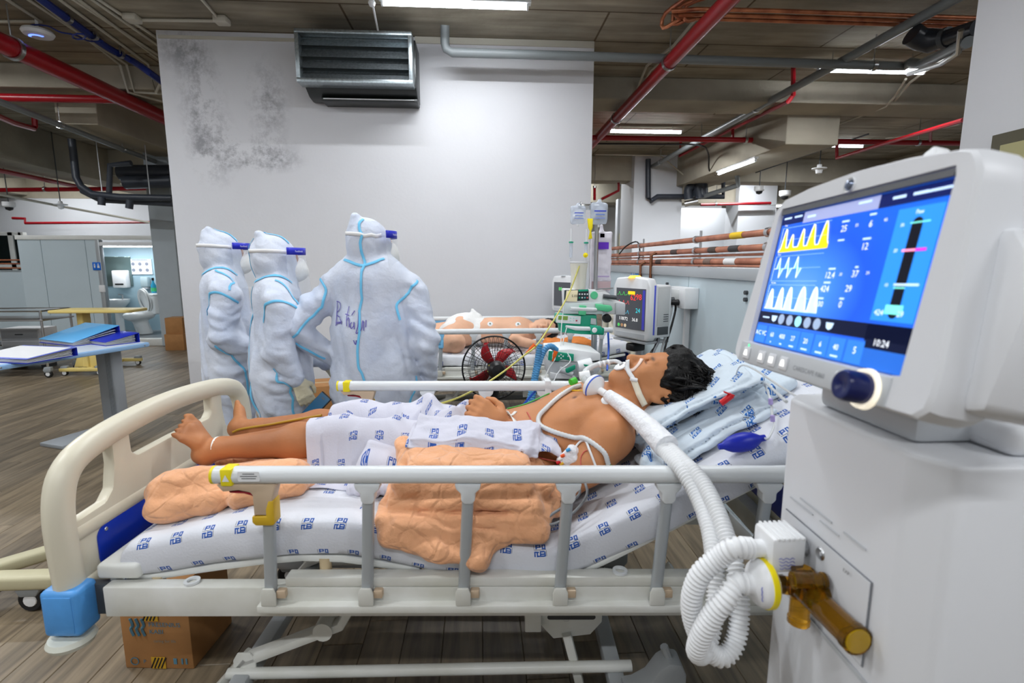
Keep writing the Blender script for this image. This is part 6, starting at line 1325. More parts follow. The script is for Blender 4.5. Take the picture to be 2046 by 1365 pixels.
# --- third person behind, seen from the right
H1 = 1.60; zs = H1-.3
arms1 = [((.17, .02, 1.23), (.21, -.02, 1.02), (.16, .15, .9)), ((-.17, .04, 1.23), (-.2, .03, 1.0), (-.12, .2, .88))]
seams1 = [([(.0, -.03, H1), (.025, .05, H1-.01), (.03, .1, H1-.05)], .012), ([(.02, -.12, zs+.05), (.08, 0, zs+.045), (.09, .07, zs+.045)], .014), ([(.1, -.02, zs+.06), (.15, .02, zs+.01), (.2, .03, zs-.05)], .011), ([(.19, -.13, zs-.16), (.21, -.1, zs-.06), (.24, -.01, zs-.04), (.22, .08, zs-.1)], .013), ([(.25, -.05, .98), (.22, .04, .88), (.2, .08, .8), (.2, .1, .6)], .012)]
p1, S1 = suit('person', 'leftmost person in white protective suit with blue banded face shield', stand(452, 3.08), rad(-68), H1, arms1, rad(-10), (0, 0), .08, .19, (0, -.03), seams1, 9)
# phone in the gloved hand
hp = p2.matrix_basis @ Vector((.255, .15, .70))
ph = empty('smartphone', 'smartphone with a blue screen in a gloved hand', 'phone', hp, 0); ph.rotation_euler = (rad(-38), rad(28), rad(-35))
MB().box((0, 0, 0), (.075, .009, .15)).build('case', BLACK, ph, bevel=.004); MB().box((0, -.0052, 0), (.068, .0008, .138)).build('screen', mat('phone_screen', (30, 84, 120), .15, emit=(40, 110, 150), estr=.05), ph, smooth=False)
MB().box((0, -.006, .05), (.02, .0008, .006)).build('camera_bar', DKGREY, ph, smooth=False)
# ================================================================== SECOND BED WITH THE PRONE PATIENT
SKYB = mat('sky_blue_plastic', (120, 186, 226), .4)
B2M = Matrix.Translation((-.815, 4.46, 0)) @ Matrix.Rotation(rad(.8), 4, 'Z')
bed2 = make_bed(B2M, 'farther hospital bed with light blue rail latches beside the white wall', SKYB, ZF, False)
mattress(B2M, 'mattress in a printed sheet under the prone patient', ZF, FARSHEET, seed=4, th=.09)
R2 = Vector((.2, 4.46, .69)); O2 = -np.array(R2)
pat2 = empty('person', 'patient lying face down on the farther bed', 'person', R2)
S = Sdf((-1.05, -.46, -.02), (.66, .3, .42), .0075)
def q2(x, y, z): return (x-.2-.03, y-4.46, z-.69+.02)
S.cap(q2(-.08, 4.5, .80), q2(.15, 4.48, .81), .155, .14, .05, flat=((0, 0, 1), .7)); S.cap(q2(.15, 4.48, .81), q2(.36, 4.47, .815), .145, .165, .06, flat=((0, 0, 1), .7))
S.ell(q2(-.12, 4.5, .85), (.14, .16, .1), None, .05); S.cap(q2(.36, 4.6, .8), q2(.38, 4.34, .79), .075, .075, .05)
S.cap(q2(.4, 4.47, .80), q2(.52, 4.44, .80), .065, .06, .04)
H2f = head_frame(q2(.475, 4.40, .83), (1, .05, .06), (.05, -.95, .28)); hc2 = head(S, H2f, None, 1.0)
S.cap(q2(.40, 4.36, .79), q2(.32, 4.2, .765), .055, .046, .03); S.cap(q2(.32, 4.2, .765), q2(.5, 4.09, .735), .045, .034, .02); hand(S, q2(.5, 4.09, .735), (1, -.05, 0), (0, -.2, 1), (0, 1, 0), 1.0, .3)
S.cap(q2(.40, 4.6, .79), q2(.5, 4.68, .76), .05, .042, .03); S.cap(q2(.5, 4.68, .76), q2(.72, 4.66, .74), .042, .032, .02)
S.cap(q2(-.14, 4.42, .80), q2(-.22, 4.22, .77), .125, .1, .06); S.cap(q2(-.22, 4.22, .77), q2(-.16, 4.14, .755), .095, .075, .04); S.cap(q2(-.18, 4.14, .75), q2(-.58, 4.3, .735), .072, .042, .04); S.cap(q2(-.58, 4.3, .735), q2(-.68, 4.3, .73), .038, .03, .02)
S.cap(q2(-.15, 4.58, .79), q2(-.5, 4.6, .765), .11, .075, .05); S.cap(q2(-.5, 4.6, .765), q2(-.8, 4.6, .74), .065, .038, .03)
S.build('body', SKIN, pat2, 1, [(hc2(.138, .09, 0), (.01, .03, .05), (60, 44, 38), .6), (q2(.32, 4.14, .77), (.06, .05, .05), (150, 110, 88), .5), (hc2(.045, .09, 0), (.012, .02, .02), (180, 100, 92), .7)], (232, 182, 150))
G = Sdf((.3, -.35, .0), (.68, .2, .36), .007)
for p, r in (((.17, -.03, 0), (.098, .1, .088)), ((.15, -.06, 0), (.095, .065, .084))):
    A_ = Vector(hc2(*p)); ax_ = [(Vector(hc2(*(np.array(p)+d*.001)))-A_).normalized() for d in np.eye(3)]; G.ell(A_, r, Matrix((ax_[0], ax_[1], ax_[2])).transposed().to_euler(), .02)
G.warp(nw(50, 50, 50), .005); G.build('hair', HAIR, pat2, 1)
Dp = Sdf((-.62, -.38, .0), (.02, .3, .42), .008)
Dp.ell(q2(-.12, 4.5, .852), (.152, .175, .112), None, .03); Dp.cap(q2(-.16, 4.46, .80), q2(-.2, 4.38, .80), .135, .12, .03); Dp.cap(q2(-.04, 4.5, .81), q2(.0, 4.49, .81), .165, .16, .03, flat=((0, 0, 1), .74))
Dp.cap(q2(.0, 4.5, .93), q2(-.03, 4.5, .99), .05, .012, .03); Dp.warp(nw(14, 14, 14), .008); Dp.ell(q2(-.24, 4.2, .76), (.12, .1, .12), None, .0, True)
Dp.build('diaper', mat('white_diaper', (238, 238, 236), .8, bump=.3, bscale=40), pat2, 1)
for p in ((.12, 4.35, .885), (.36, 4.33, .865), (-.02, 4.3, .84)):
    o = MB().lathe([(0, .004), (.008, .004), (.009, .001), (.024, .0)], 18, M=Matrix.Translation(Vector(S.snap([q2(*p)], .002)[0])) @ Matrix.Rotation(rad(50), 4, 'X')).build('electrode_pad', WHITE, pat2); MB().lathe([(0, .008), (.005, .008), (.006, .003)], 10, M=Matrix.Translation(Vector(S.snap([q2(*p)], .003)[0])) @ Matrix.Rotation(rad(50), 4, 'X')).build('snap_stud', mat('teal_stud', (40, 110, 90), .4), o)
ORG = mat('orange_cloth', (232, 140, 70), .85, bump=.4, bscale=30)
Q = Sdf((.4, 3.98, .66), (1.0, 4.4, .9), .0075); Q.ell((.72, 4.2, .73), (.2, .12, .075), (0, -.2, .1), .02); Q.cap((.58, 4.12, .71), (.9, 4.18, .74), .04, .045, .03); Q.ell((.62, 4.2, .74), (.1, .1, .055), None, .02); Q.warp(ridged(9, 9, 9, 4), .012); Q.warp(nw(16, 16, 16), .01)
o = Q.build('orange_cloth', ORG, None, 1); tag(o, 'crumpled orange cloth under the prone patient head', 'cloth')
# ================================================================== FAN between the beds
fc = at_y(987, 735, 3.3); fan = empty('pedestal_fan', 'black pedestal fan with red blades between the beds', 'fan', (fc.x, fc.y, 0)); BLKW = mat('black_wire', (16, 16, 18), .4)
FM = Matrix.Translation((0, 0, fc.z)) @ Matrix.Rotation(rad(8), 4, 'Z') @ Matrix.Rotation(rad(-4), 4, 'X')
R = .208
MB(FM).tube([(math.cos(t)*R, 0, math.sin(t)*R) for t in np.linspace(0, 2*PI, 65)[:-1]], .006, 6, closed=True).build('cage_rim', BLKW, fan)
for sg, nm in ((-1, 'rear_cage'), (1, 'front_cage')):
    b = MB(FM)
    for k in range(44):
        a = 2*PI*k/44; b.tube([(math.cos(a)*r_, sg*d_, math.sin(a)*r_) for r_, d_ in ((.205, .004), (.19, .03), (.14, .052), (.05, .06))], .0013, 4)
    for r_, d_ in ((.165, .043), (.12, .056), (.075, .06), (.05, .06)): b.tube([(math.cos(t)*r_, sg*d_, math.sin(t)*r_) for t in np.linspace(0, 2*PI, 41)[:-1]], .0014, 4, closed=True)
    o = b.build(nm, BLKW, fan, recalc=False); o['kind'] = 'stuff'
REDB = mat('red_blade', (176, 26, 34), .3)
for k, a0 in enumerate((118, 52, 215, -18)):
    b = MB(FM); a0 = rad(a0); vs = []; fs = []; n_ = 10
    for i in range(n_+1):
        t = i/n_; r_ = .03+.145*t; sw = rad(-34)*t*t+rad(22)*t; wd = (.016+.016*math.sin(min(t*1.1, 1)*PI)) * (1 if t < .9 else .8); aa = a0+sw
        rdir = Vector((math.cos(aa), 0, math.sin(aa))); tdir = Vector((-math.sin(aa), 0, math.cos(aa)))
        for s in (-1, 0, 1): vs.append(rdir*r_+tdir*s*wd+Vector((0, s*.016+.004*(s == 0), 0)))
    for i in range(n_): fs += [(i*3+j, (i+1)*3+j, (i+1)*3+j+1, i*3+j+1) for j in range(2)]
    b.add(vs, fs); b.build('fan_blade', REDB, fan, solid=.003, recalc=False)
MB(FM).lathe([(0, -.03), (.04, -.028), (.046, -.01), (.046, .02), (0, .022)], 24, axis='y').build('hub', BLACK, fan)
MB(FM).lathe([(0, -.17), (.04, -.165), (.056, -.14), (.06, -.1), (.052, -.062), (0, -.06)], 24, c=(.0, 0, -.0), axis='y').build('motor_housing', BLACK, fan)
MB(FM).box((-.052, -.105, .012), (.006, .03, .045), rot=(0, rad(12), 0)).build('yellow_label', mat('label_olive', (190, 180, 70), .5), fan)
MB().tube([(0, -.09, fc.z-.05), (0, -.09, fc.z-.12), (0, -.05, .4), (0, -.05, .03)], [.03, .028, .018, .018], 14).build('pole', BLACK, fan); MB().lathe([(0, 0), (.2, 0), (.2, .018), (.16, .035), (.03, .05), (0, .05)], 30, c=(0, -.05, 0)).build('base', BLACK, fan)
# ================================================================== PATIENT MONITORS
def monitor(loc, rz, sc, label, lit=True):
    r = empty('patient_monitor', label, 'monitor', loc, rz)
    k = sc
    MB().prism([(-.15*k, -.19*k), (.15*k, -.19*k), (.165*k, -.16*k), (.165*k, .14*k), (.14*k, .19*k), (.03*k, .2*k), (-.03*k, .2*k), (-.14*k, .19*k), (-.165*k, .14*k), (-.165*k, -.16*k)], -.01*k, .055*k, axis='y').build('front_bezel', WHITE, r, bevel=.012*k, seg=3)
    MB().prism([(-.15*k, -.175*k), (.15*k, -.175*k), (.15*k, .15*k), (-.15*k, .15*k)], .055*k, .19*k, axis='y').build('rear_case', WHITE, r, bevel=.014*k)
    scn = MB().box((0, -.0115*k, .0), (.262*k, .003, .255*k)).build('screen', mat('monitor_screen', (72, 74, 78), .25, emit=(76, 78, 84), estr=.5), r, smooth=False)
    MB().box((-.0, -.0102*k, -.165*k), (.26*k, .002, .028*k)).build('control_strip', VG, r, smooth=False)
    MB().lathe([(0, .016*k), (.03*k, .014*k), (.045*k, 0)], 18, c=(0, .02*k, .192*k)).build('alarm_lamp', mat('amber_lamp', (255, 210, 60), .4, emit=(255, 200, 60), estr=1.6) if lit else VG, r)
    for s in (1, -1): MB().box((s*.1655*k, .03*k, .0), (.004, .012*k, .3*k)).build('blue_stripe', mat('stripe_blue', (84, 96, 214), .45), r, bevel=.001)
    for s in (1, -1):
        MB().box((s*.151*k, .12*k, .02*k), (.004, .1*k, .24*k)).build('side_panel', mat('side_grey', (206, 208, 208), .5), r, bevel=.002); 
        for j in range(4): MB().box((s*.1535*k, .14*k, -.03*k-.014*k*j), (.003, .04*k, .004*k)).build('vent_slot', DKGREY, r, smooth=False)
        MB().box((s*.152*k, .12*k, -.13*k), (.004, .09*k, .05*k)).build('recorder_slot', DKGREY, r, bevel=.002)
    D = lambda s, x, z, sz, c, nm='readout': text(s, sz*k, frame_of((x*k, -.0142*k, z*k), (1, 0, 0), (0, 0, 1)), nm, em('mon_%d_%d_%d' % c, c, .9), scn)
    if lit:
        D('98', .05, .06, .05, (232, 60, 60)); D('62', .0, .055, .05, (232, 60, 60)); D('24', .05, -.02, .04, (60, 200, 210)); D('36.8', .02, -.075, .03, (230, 230, 230)); D('118/72', -.1, -.075, .03, (240, 240, 240))
        MB().box((.01*k, -.0142*k, .1*k), (.06*k, .001, .02*k)).build('alarm_box', em('amber_box', (250, 196, 40), .9), scn, smooth=False)
        for z, c in ((.085, (70, 200, 90)), (.03, (230, 80, 80)), (-.03, (80, 190, 220))):
            P = [(-.12*k+.01*k*i, -.0145*k, z*k+(.02*k if i % 4 == 2 else -.004*k if i % 4 == 3 else 0)) for i in range(12)]; MB().tube(P, .0011*k, 4).build('trace', em('mon_%d_%d_%d' % c, c, .9), scn)
        for j, c in enumerate(((80, 180, 90), (160, 120, 90), (200, 180, 150))): MB().lathe([(0, 0), (.011*k, 0), (.011*k, .001), (0, .001)], 14, c=(-.1*k+.03*k*j, -.0142*k, -.108*k), axis='y').build('key', em('key%d' % j, c, .7), scn, smooth=False)
        MB().box((.118*k, -.0142*k, 0), (.02*k, .001, .24*k)).build('side_bar', em('sidebar', (60, 60, 150), .7), scn, smooth=False)
    else:
        D('88', -.06, .04, .05, (90, 210, 100)); D('--', .02, -.04, .05, (90, 200, 90))
    return r
mloc = at_y(1262, 617, 3.15)
mon = monitor((mloc.x, mloc.y, mloc.z), rad(-64), 1.0, 'large patient monitor with an amber alarm light on a stand by the partition')
st_ = empty('monitor_stand', 'white and steel trolley stand under the large patient monitor', 'stand', (mloc.x+.03, mloc.y+.04, 0), rad(-64))
MB().box((0, .06, mloc.z-.205), (.3, .2, .018)).build('tray', VG, st_, bevel=.006); MB().cyl((0, .06, .1), (0, .06, mloc.z-.21), .03, seg=16).build('pole', STEEL, st_); MB().box((0, .02, mloc.z-.25), (.08, .1, .05)).build('tilt_joint', BLACK, st_, bevel=.012)
MB().box((0, .06, .5), (.26, .2, .22)).build('basket', WHITE, st_, bevel=.02); MB().box((0, .06, .09), (.4, .06, .04)).build('foot_bar', WHITE, st_, bevel=.01); MB().box((0, .06, .09), (.06, .4, .04)).build('foot_bar', WHITE, st_, bevel=.01)
for a, c in ((-.19, .06), (.19, .06), (0, -.13), (0, .25)): caster(st_, a, c, .035)
ml = at_y(1126, 588, 5.2); mon2 = monitor((ml.x, ml.y, ml.z), rad(-52), .95, 'smaller looking patient monitor behind the infusion pumps by the farther bed', False)
s2 = empty('monitor_stand', 'stand under the monitor of the farther bed', 'stand', (ml.x+.03, ml.y+.05, 0)); MB().cyl((0, 0, .06), (0, 0, ml.z-.2), .025, seg=14).build('pole', STEEL, s2); MB().box((0, 0, ml.z-.195), (.2, .16, .016)).build('tray', VG, s2, bevel=.005); MB().lathe([(0, 0), (.2, 0), (.2, .03), (.03, .06), (0, .06)], 24).build('base', WHITE, s2)
# ================================================================== DRIP STAND, BAGS AND PUMPS
yi = 2.95; ip = at_y(1189, 600, yi); iv = empty('drip_stand', 'steel drip stand carrying bags and infusion pumps', 'drip stand', (ip.x, yi, 0))
ztop = at_y(1187, 412, yi).z
MB().cyl((0, 0, .08), (0, 0, 1.0), .017, seg=14).build('lower_pole', STEEL, iv); MB().cyl((0, 0, 1.0), (0, 0, ztop), .012, seg=14).build('upper_pole', STEEL, iv)
MB().box((-.035, 0, ztop-.005), (.15, .02, .032)).build('hook_bar', mat('bright_steel', (214, 216, 216), .15, 1), iv, bevel=.003)
for a in (-.1, .03): MB().tube([(a, 0, ztop), (a, -.02, ztop+.02), (a, -.035, ztop+.005), (a, -.03, ztop-.02)], .003, 8, 4).build('hook', STEEL, iv)
for k in range(5): a = 2*PI*k/5; MB().tube([(0, 0, .09), (math.cos(a)*.2, math.sin(a)*.2, .07)], [.018, .014], 10).build('foot_leg', STEEL, iv); caster(iv, math.cos(a)*.2, math.sin(a)*.2, .03)
def bag(px, py, y, w, h, label, m, liquid=None, prt=None, group='drip bags'):
    p = at_y(px, py, y); r = empty('drip_bag', label, 'drip bag', p, 0, group)
    S_ = Sdf((-w*.7, -.05, -h*.75), (w*.7, .05, h*.75), .004); S_.rbox((0, 0, 0), (w, .026, h), .012, None); S_.ell((0, 0, -h*.1), (w*.44, .026, h*.36), None, .01); S_.cap((0, 0, h*.5), (0, 0, h*.58), .014, .01, .01); S_.warp(lambda x, y_, z: fbm(x*30, y_*30, z*30, 2), .003)
    S_.build('bag', m, r, 1)
    for k, (z, ww, hh, c) in enumerate(prt or []): MB().box((0, -.0285, z*h), (w*ww, .001, h*hh)).build('bag_print', mat('bagprint_%d_%d_%d' % c, c, .5), r, smooth=False)
    MB().cyl((0, 0, -h*.5), (0, 0, -h*.62), .006, seg=8).build('outlet', WHITE, r); return r
CLEARB = mat('clear_bag', (216, 226, 240), .18, alpha=.5, coat=.3); WB = mat('white_bag', (236, 232, 242), .4, alpha=.9)
bag(1155, 430, yi-.03, .085, .1, 'clear bag with blue print hanging left on the drip stand', CLEARB, prt=[(.1, .6, .05, (60, 80, 200)), (-.05, .5, .04, (110, 140, 220)), (-.2, .6, .04, (130, 150, 220))])
bag(1197, 427, yi-.03, .095, .12, 'clear bag with blue print hanging right on the drip stand', CLEARB, prt=[(.1, .7, .06, (50, 70, 200)), (-.06, .55, .04, (110, 140, 220)), (-.22, .6, .04, (130, 150, 220))])
bag(1200, 525, yi+.05, .125, .36, 'long white bag with a purple label behind the steel pole', WB, prt=[(.27, .62, .11, (104, 44, 200)), (.43, .2, .06, (112, 60, 190)), (.43, -.2, .06, (112, 60, 190)), (-.22, .75, .02, (190, 170, 214)), (-.37, .9, .14, (202, 176, 180)), (-.42, .7, .02, (150, 120, 140))])
p = at_y(1156, 560, yi-.06); r = empty('feed_cup', 'cream paper cup shaped holder above the upper pump', 'cup', (p.x, p.y, at_y(1156, 578, yi-.06).z)); hh = at_y(1156, 525, yi-.06).z-r.location.z
MB().lathe([(0, 0), (.036, 0), (.05, hh), (.052, hh+.006), (.048, hh+.006), (.034, .004), (0, .004)], 28).build('cup', mat('cream_paper', (238, 236, 222), .6), r); MB().lathe([(.049, hh-.004), (.053, hh), (.053, hh+.008), (.048, hh+.008)], 28).build('rim', WHITE, r)
TEAL = mat('teal_plastic', (20, 160, 126), .4); MINT = mat('mint_plastic', (96, 206, 150), .4)
def drip(px, py, y, label, cap):
    p = at_y(px, py, y); r = empty('drip_chamber', label, 'drip chamber', p, 0, 'drip chambers')
    MB().cyl((0, 0, -.06), (0, 0, .02), .009, seg=12).build('chamber', CLEARB, r); MB().lathe([(0, .02), (.013, .02), (.013, .028), (0, .03)], 14).build('cap', cap, r); MB().cyl((0, 0, .03), (0, 0, .1), .004, seg=8).build('spike', WHITE, r); MB().tube([(0, 0, -.06), (.005, 0, -.16), (.0, 0, -.26)], .0025, 6, 5).build('line', HWC, r)
drip(1141, 493, yi-.05, 'left drip chamber with a teal cap below the clear bag', TEAL); drip(1171, 494, yi-.05, 'middle drip chamber with a teal cap beside the steel pole', TEAL)
p = at_y(1180, 455, yi-.05); r = empty('yellow_clip', 'bright yellow twisted tag hanging on the drip stand', 'tag', p); YB = mat('bright_yellow', (246, 226, 10), .5)
MB().prism([(-.02, .05), (.012, .05), (.012, .0), (.004, -.02), (.012, -.06), (-.012, -.065), (-.004, -.02), (-.014, .0)], -.004, .004, axis='y').build('tag', YB, r, bevel=.003)
p = at_y(1170, 510, yi-.07); o = MB().lathe([(0, .008), (.013, .006), (.014, 0), (0, -.004)], 16, axis='y').build('yellow_disc', YB); o.location = p; tag(o, 'small round yellow cap above the cream cup', 'cap')
# upper syringe pump
def P_(px, py, y=2.86): return at_y(px, py, y)
def flat(pts, y0, y1, name, m, par, O, bev=.004): return MB(O).prism([(P_(a, c, y0).x, P_(a, c, y0).z) for a, c in pts], y0, y1, axis='y').build(name, m, par, bevel=bev)
pr = P_(1180, 610); up_ = empty('syringe_pump', 'upper green and white syringe pump with a lit display', 'pump', pr); O = Matrix.Translation(-pr)
y0, y1 = 2.86, 2.94
flat([(1126, 577), (1210, 580), (1232, 600), (1250, 606), (1250, 630), (1128, 622)], y0, y1, 'body', WHITE, up_, O, .008)
flat([(1128, 580), (1176, 578), (1177, 600), (1127, 603)], y0-.006, y0, 'keypad', mat('pump_navy', (34, 52, 56), .4), up_, O, .002); flat([(1132, 581), (1155, 580), (1153, 603), (1129, 602)], y0-.008, y0-.006, 'display', mat('pump_lcd', (206, 196, 164), .3, emit=(206, 196, 164), estr=.35), up_, O, .001)
text('5.00', .02, frame_of(O @ P_(1142, 594, y0-.009), (1, 0, 0), (0, 0, 1)), 'readout', BLACK, up_)
flat([(1156, 579), (1175, 578), (1175, 582), (1156, 583)], y0-.008, y0-.006, 'green_bar', TEAL, up_, O, .001)
for k in range(8): p = P_(1158+(k % 4)*5.2, 588+(k//4)*7, y0-.008); MB(O).box(p, (.008, .004, .008)).build('key', WHITE if k not in (6, 7, 4) else (mat('key_red', (220, 110, 120), .5) if k == 7 else TEAL if k == 4 else mat('key_blue', (130, 200, 210), .5)), up_, bevel=.001)
p = P_(1187, 590, y0); MB(O).lathe([(0, -.008), (.02, -.008), (.022, .0), (0, 0)], 24, c=p, axis='y').build('round_button', MINT, up_)
flat([(1128, 606), (1205, 604), (1205, 628), (1126, 627)], y0-.01, y0, 'syringe_bay', mat('bay_grey', (206, 218, 218), .35), up_, O); flat([(1158, 610), (1172, 611), (1171, 630), (1156, 629)], y0-.026, y0-.01, 'barrel_clamp', MINT, up_, O)
a, b_ = P_(1140, 617, y0-.02), P_(1192, 619, y0-.02); MB(O).tube([a, b_], .011, 14).build('syringe', HWC, up_); flat([(1190, 607), (1222, 611), (1225, 620), (1215, 624), (1192, 619)], y0-.03, y0-.008, 'plunger_grip', MINT, up_, O, .006); flat([(1230, 605), (1250, 607), (1249, 630), (1230, 629)], y0-.012, y0, 'end_block', VG, up_, O)
MB(O).tube([P_(1205, 592, y0-.01), P_(1232, 595, y0-.02)], .012, 12).build('pole_clamp', DKGREY, up_)
MB(O).tube([P_(1190, 578, y0), P_(1225, 576, y0)], .004, 8).build('top_lever', STEEL, up_)
# lower syringe pump
pr = P_(1165, 652, 2.84); lo_ = empty('syringe_pump', 'lower teal syringe pump under the green and white one', 'pump', pr); O = Matrix.Translation(-pr); y0 = 2.85
flat([(1112, 628), (1192, 630), (1194, 654), (1208, 656), (1207, 670), (1160, 668), (1120, 664), (1118, 648), (1111, 645)], y0, y0+.09, 'body', TEAL, lo_, O, .006)
flat([(1112, 629), (1161, 632), (1160, 648), (1111, 645)], y0-.008, y0, 'front_panel', WHITE, lo_, O, .003); flat([(1116, 631), (1135, 632), (1134, 640), (1115, 639)], y0-.01, y0-.008, 'display', mat('pump_lcd_green', (110, 140, 60), .3, emit=(110, 140, 60), estr=.3), lo_, O, .001)
for k in range(6): p = P_(1140+(k % 3)*6, 636+(k//3)*5, y0-.009); MB(O).box(p, (.01, .003, .007)).build('key', mat('key_pale', (190, 226, 222), .5) if k < 5 else REDL, lo_, bevel=.001)
MB(O).tube([P_(1130, 652, y0-.014), P_(1150, 656, y0-.014), P_(1180, 657, y0-.014)], [.006, .012, .012], 14).build('syringe', HWC, lo_); flat([(1179, 650), (1202, 652), (1205, 668), (1180, 668)], y0-.028, y0, 'plunger_drive', TEAL, lo_, O, .008); p = P_(1188, 660, y0-.03); MB(O).lathe([(0, -.004), (.012, -.004), (.015, 0), (0, .0)], 20, c=p, axis='y').build('drive_cap', WHITE, lo_)
flat([(1181, 636), (1191, 637), (1192, 650), (1180, 648)], y0-.006, y0, 'white_block', VG, lo_, O, .002)
p = P_(1212, 636, y0+.03); MB(O).lathe([(0, -.03), (.022, -.028), (.026, 0), (.02, .03), (0, .03)], 18, c=p, axis='y').build('clamp_knob', BLACK, lo_)
# ================================================================== TRANSPORT VENTILATOR on a shelf behind the bed
yt = 2.62; pr = at_y(1155, 762, yt); tv = empty('transport_ventilator', 'white machine with a teal front panel behind the far bed rail', 'machine', (pr.x, yt, pr.z)); O = Matrix.Translation((-pr.x, -yt, -pr.z))
def fl2(pts, y0, y1, name, m, bev=.004, par=None): return MB(O).prism([(at_y(a, c, y0).x, at_y(a, c, y0).z) for a, c in pts], y0, y1, axis='y').build(name, m, par or tv, bevel=bev)
fl2([(1098, 722), (1150, 724), (1200, 716), (1200, 738), (1190, 752), (1100, 758)], yt, yt+.26, 'lower_body', VG, .008); fl2([(1096, 701), (1140, 697), (1200, 706), (1200, 728), (1150, 724), (1098, 721)], yt, yt+.26, 'upper_body', WHITE, .008)
fl2([(1097, 701), (1147, 708), (1146, 722), (1125, 718), (1115, 722), (1095, 720)], yt-.012, yt, 'teal_panel', TEAL, .003); fl2([(1104, 704), (1111, 705), (1110, 719), (1103, 718)], yt-.014, yt-.012, 'slot_label', WHITE, .001)
for k, (a, c) in enumerate(((1117, 712), (1121, 709), (1121, 716), (1125, 712), (1135, 712), (1139, 716))): p = at_y(a, c, yt-.014); MB(O).box(p, (.007, .003, .007)).build('key', WHITE if k < 5 else ORG, tv, bevel=.001)
a, b_ = at_y(1155, 735, yt-.03), at_y(1182, 730, yt-.03); MB(O).tube([a, b_], [.036, .04], 20).build('flow_head', WHITE, tv); fl2([(1130, 738), (1150, 729), (1150, 738), (1136, 746), (1131, 745)], yt-.06, yt-.045, 'teal_lever', TEAL, .004); fl2([(1166, 728), (1180, 730), (1180, 734), (1168, 732)], yt-.078, yt-.07, 'teal_tab', TEAL, .002)
MB(O).tube([at_y(1118, 738, yt-.03), at_y(1145, 748, yt-.05)], .016, 14).build('grey_arm', VG, tv)
fl2([(1100, 745), (1150, 752), (1148, 758), (1100, 756)], yt-.02, yt, 'paper_sheets', WHITE, .001)
sh = empty('equipment_cart', 'white cart carrying the teal panelled machine', 'cart', (pr.x-.03, yt+.07, 0)); zt2 = pr.z-.002
MB().box((0, 0, zt2-.012), (.3, .2, .02)).build('top_shelf', WHITEMET, sh, bevel=.004); MB().box((0, 0, .3), (.3, .2, .02)).build('lower_shelf', WHITEMET, sh, bevel=.004)
for a in (-.13, .13):
    for c in (-.08, .08): MB().cyl((a, c, .06), (a, c, zt2-.02), .011, seg=10).build('upright', STEEL, sh); caster(sh, a, c, .032)
BHOSE = mat('blue_hose', (88, 164, 220), .35, trans=.2)
hose('blue_hose', 'straight light blue corrugated hose behind the far rail', [at_y(1079, 688, 2.5), at_y(1072, 730, 2.5), at_y(1060, 790, 2.48), at_y(1045, 850, 2.46), at_y(1030, 930, 2.45), Vector((.12, 2.55, .12)), Vector((.3, 2.7, .02))], .014, BHOSE, .012, .0015, 10, 12)
hose('blue_hose', 'curved light blue corrugated hose beside the teal panelled machine', [at_y(1112, 700, 2.58), at_y(1100, 692, 2.55), at_y(1088, 700, 2.53), at_y(1076, 730, 2.5), at_y(1068, 770, 2.48), at_y(1060, 830, 2.46), at_y(1050, 920, 2.45), Vector((.2, 2.55, .12)), Vector((.38, 2.62, .02))], .014, BHOSE, .012, .0015, 10, 12)
ORC = mat('orange_connector', (238, 104, 20), .4)
def conn(px, py, px2, py2, y, label):
    a, c = at_y(px, py, y), at_y(px2, py2, y); r = empty('feeding_connector', label, 'connector', a); MB(Matrix.Translation(-a)).tube([a, lerp(a, c, .55), lerp(a, c, .6), c], [.011, .009, .006, .0045], 12).build('funnel', ORC, r); MB(Matrix.Translation(-a)).tube([a, lerp(a, c, .08)], .0125, 12).build('rim', ORC, r)
conn(1069, 689, 1051, 706, 2.45, 'orange funnel connector on the yellow feeding line'); conn(1111, 702, 1104, 722, 2.5, 'orange funnel connector in front of the teal panel')
YLINE = mat('yellow_line', (222, 214, 110), .4, trans=.2)
def line(label, pts, r, m, n=8): return run('medical_line', label, 'tube', m, pts, r, 6, n)
line('long pale yellow feeding line running from the drip stand to the draped gown', [at_y(1160, 525, 2.85), at_y(1135, 590, 2.8), at_y(1100, 650, 2.6), at_y(1072, 690, 2.45), at_y(1045, 712, 2.42), at_y(1010, 740, 2.38), at_y(965, 770, 2.3), at_y(915, 795, 2.2), at_y(870, 810, 2.1)], .0045, YLINE)
line('thin clear line hanging from the upper pump', [at_y(1128, 600, 2.84), at_y(1122, 650, 2.8), at_y(1118, 700, 2.7), at_y(1095, 740, 2.5), at_y(1075, 790, 2.4)], .003, HWC)
line('second thin clear line hanging from the lower pump', [at_y(1132, 655, 2.83), at_y(1125, 690, 2.75), at_y(1140, 720, 2.5), at_y(1115, 745, 2.45), at_y(1095, 790, 2.38)], .003, HWC)
line('blue cable hanging behind the monitor', [at_y(1215, 665, 3.0), at_y(1216, 700, 2.9), at_y(1213, 740, 2.8)], .006, mat('bright_blue_cable', (30, 90, 210), .4))
line('short blue line hooked over the far bed rail', [at_y(1045, 810, 2.22), at_y(1062, 790, 2.2), at_y(1082, 768, 2.19)], .005, mat('bright_blue_cable'))
p = at_y(1093, 775, 2.19); r = empty('rail_clip', 'white clip hooked over the far bed rail', 'clip', p); MB().box((0, -.03, 0), (.026, .008, .075)).build('front_plate', WHITE, r, bevel=.003); MB().box((0, .0, .034), (.026, .066, .007)).build('hook', WHITE, r, bevel=.002)
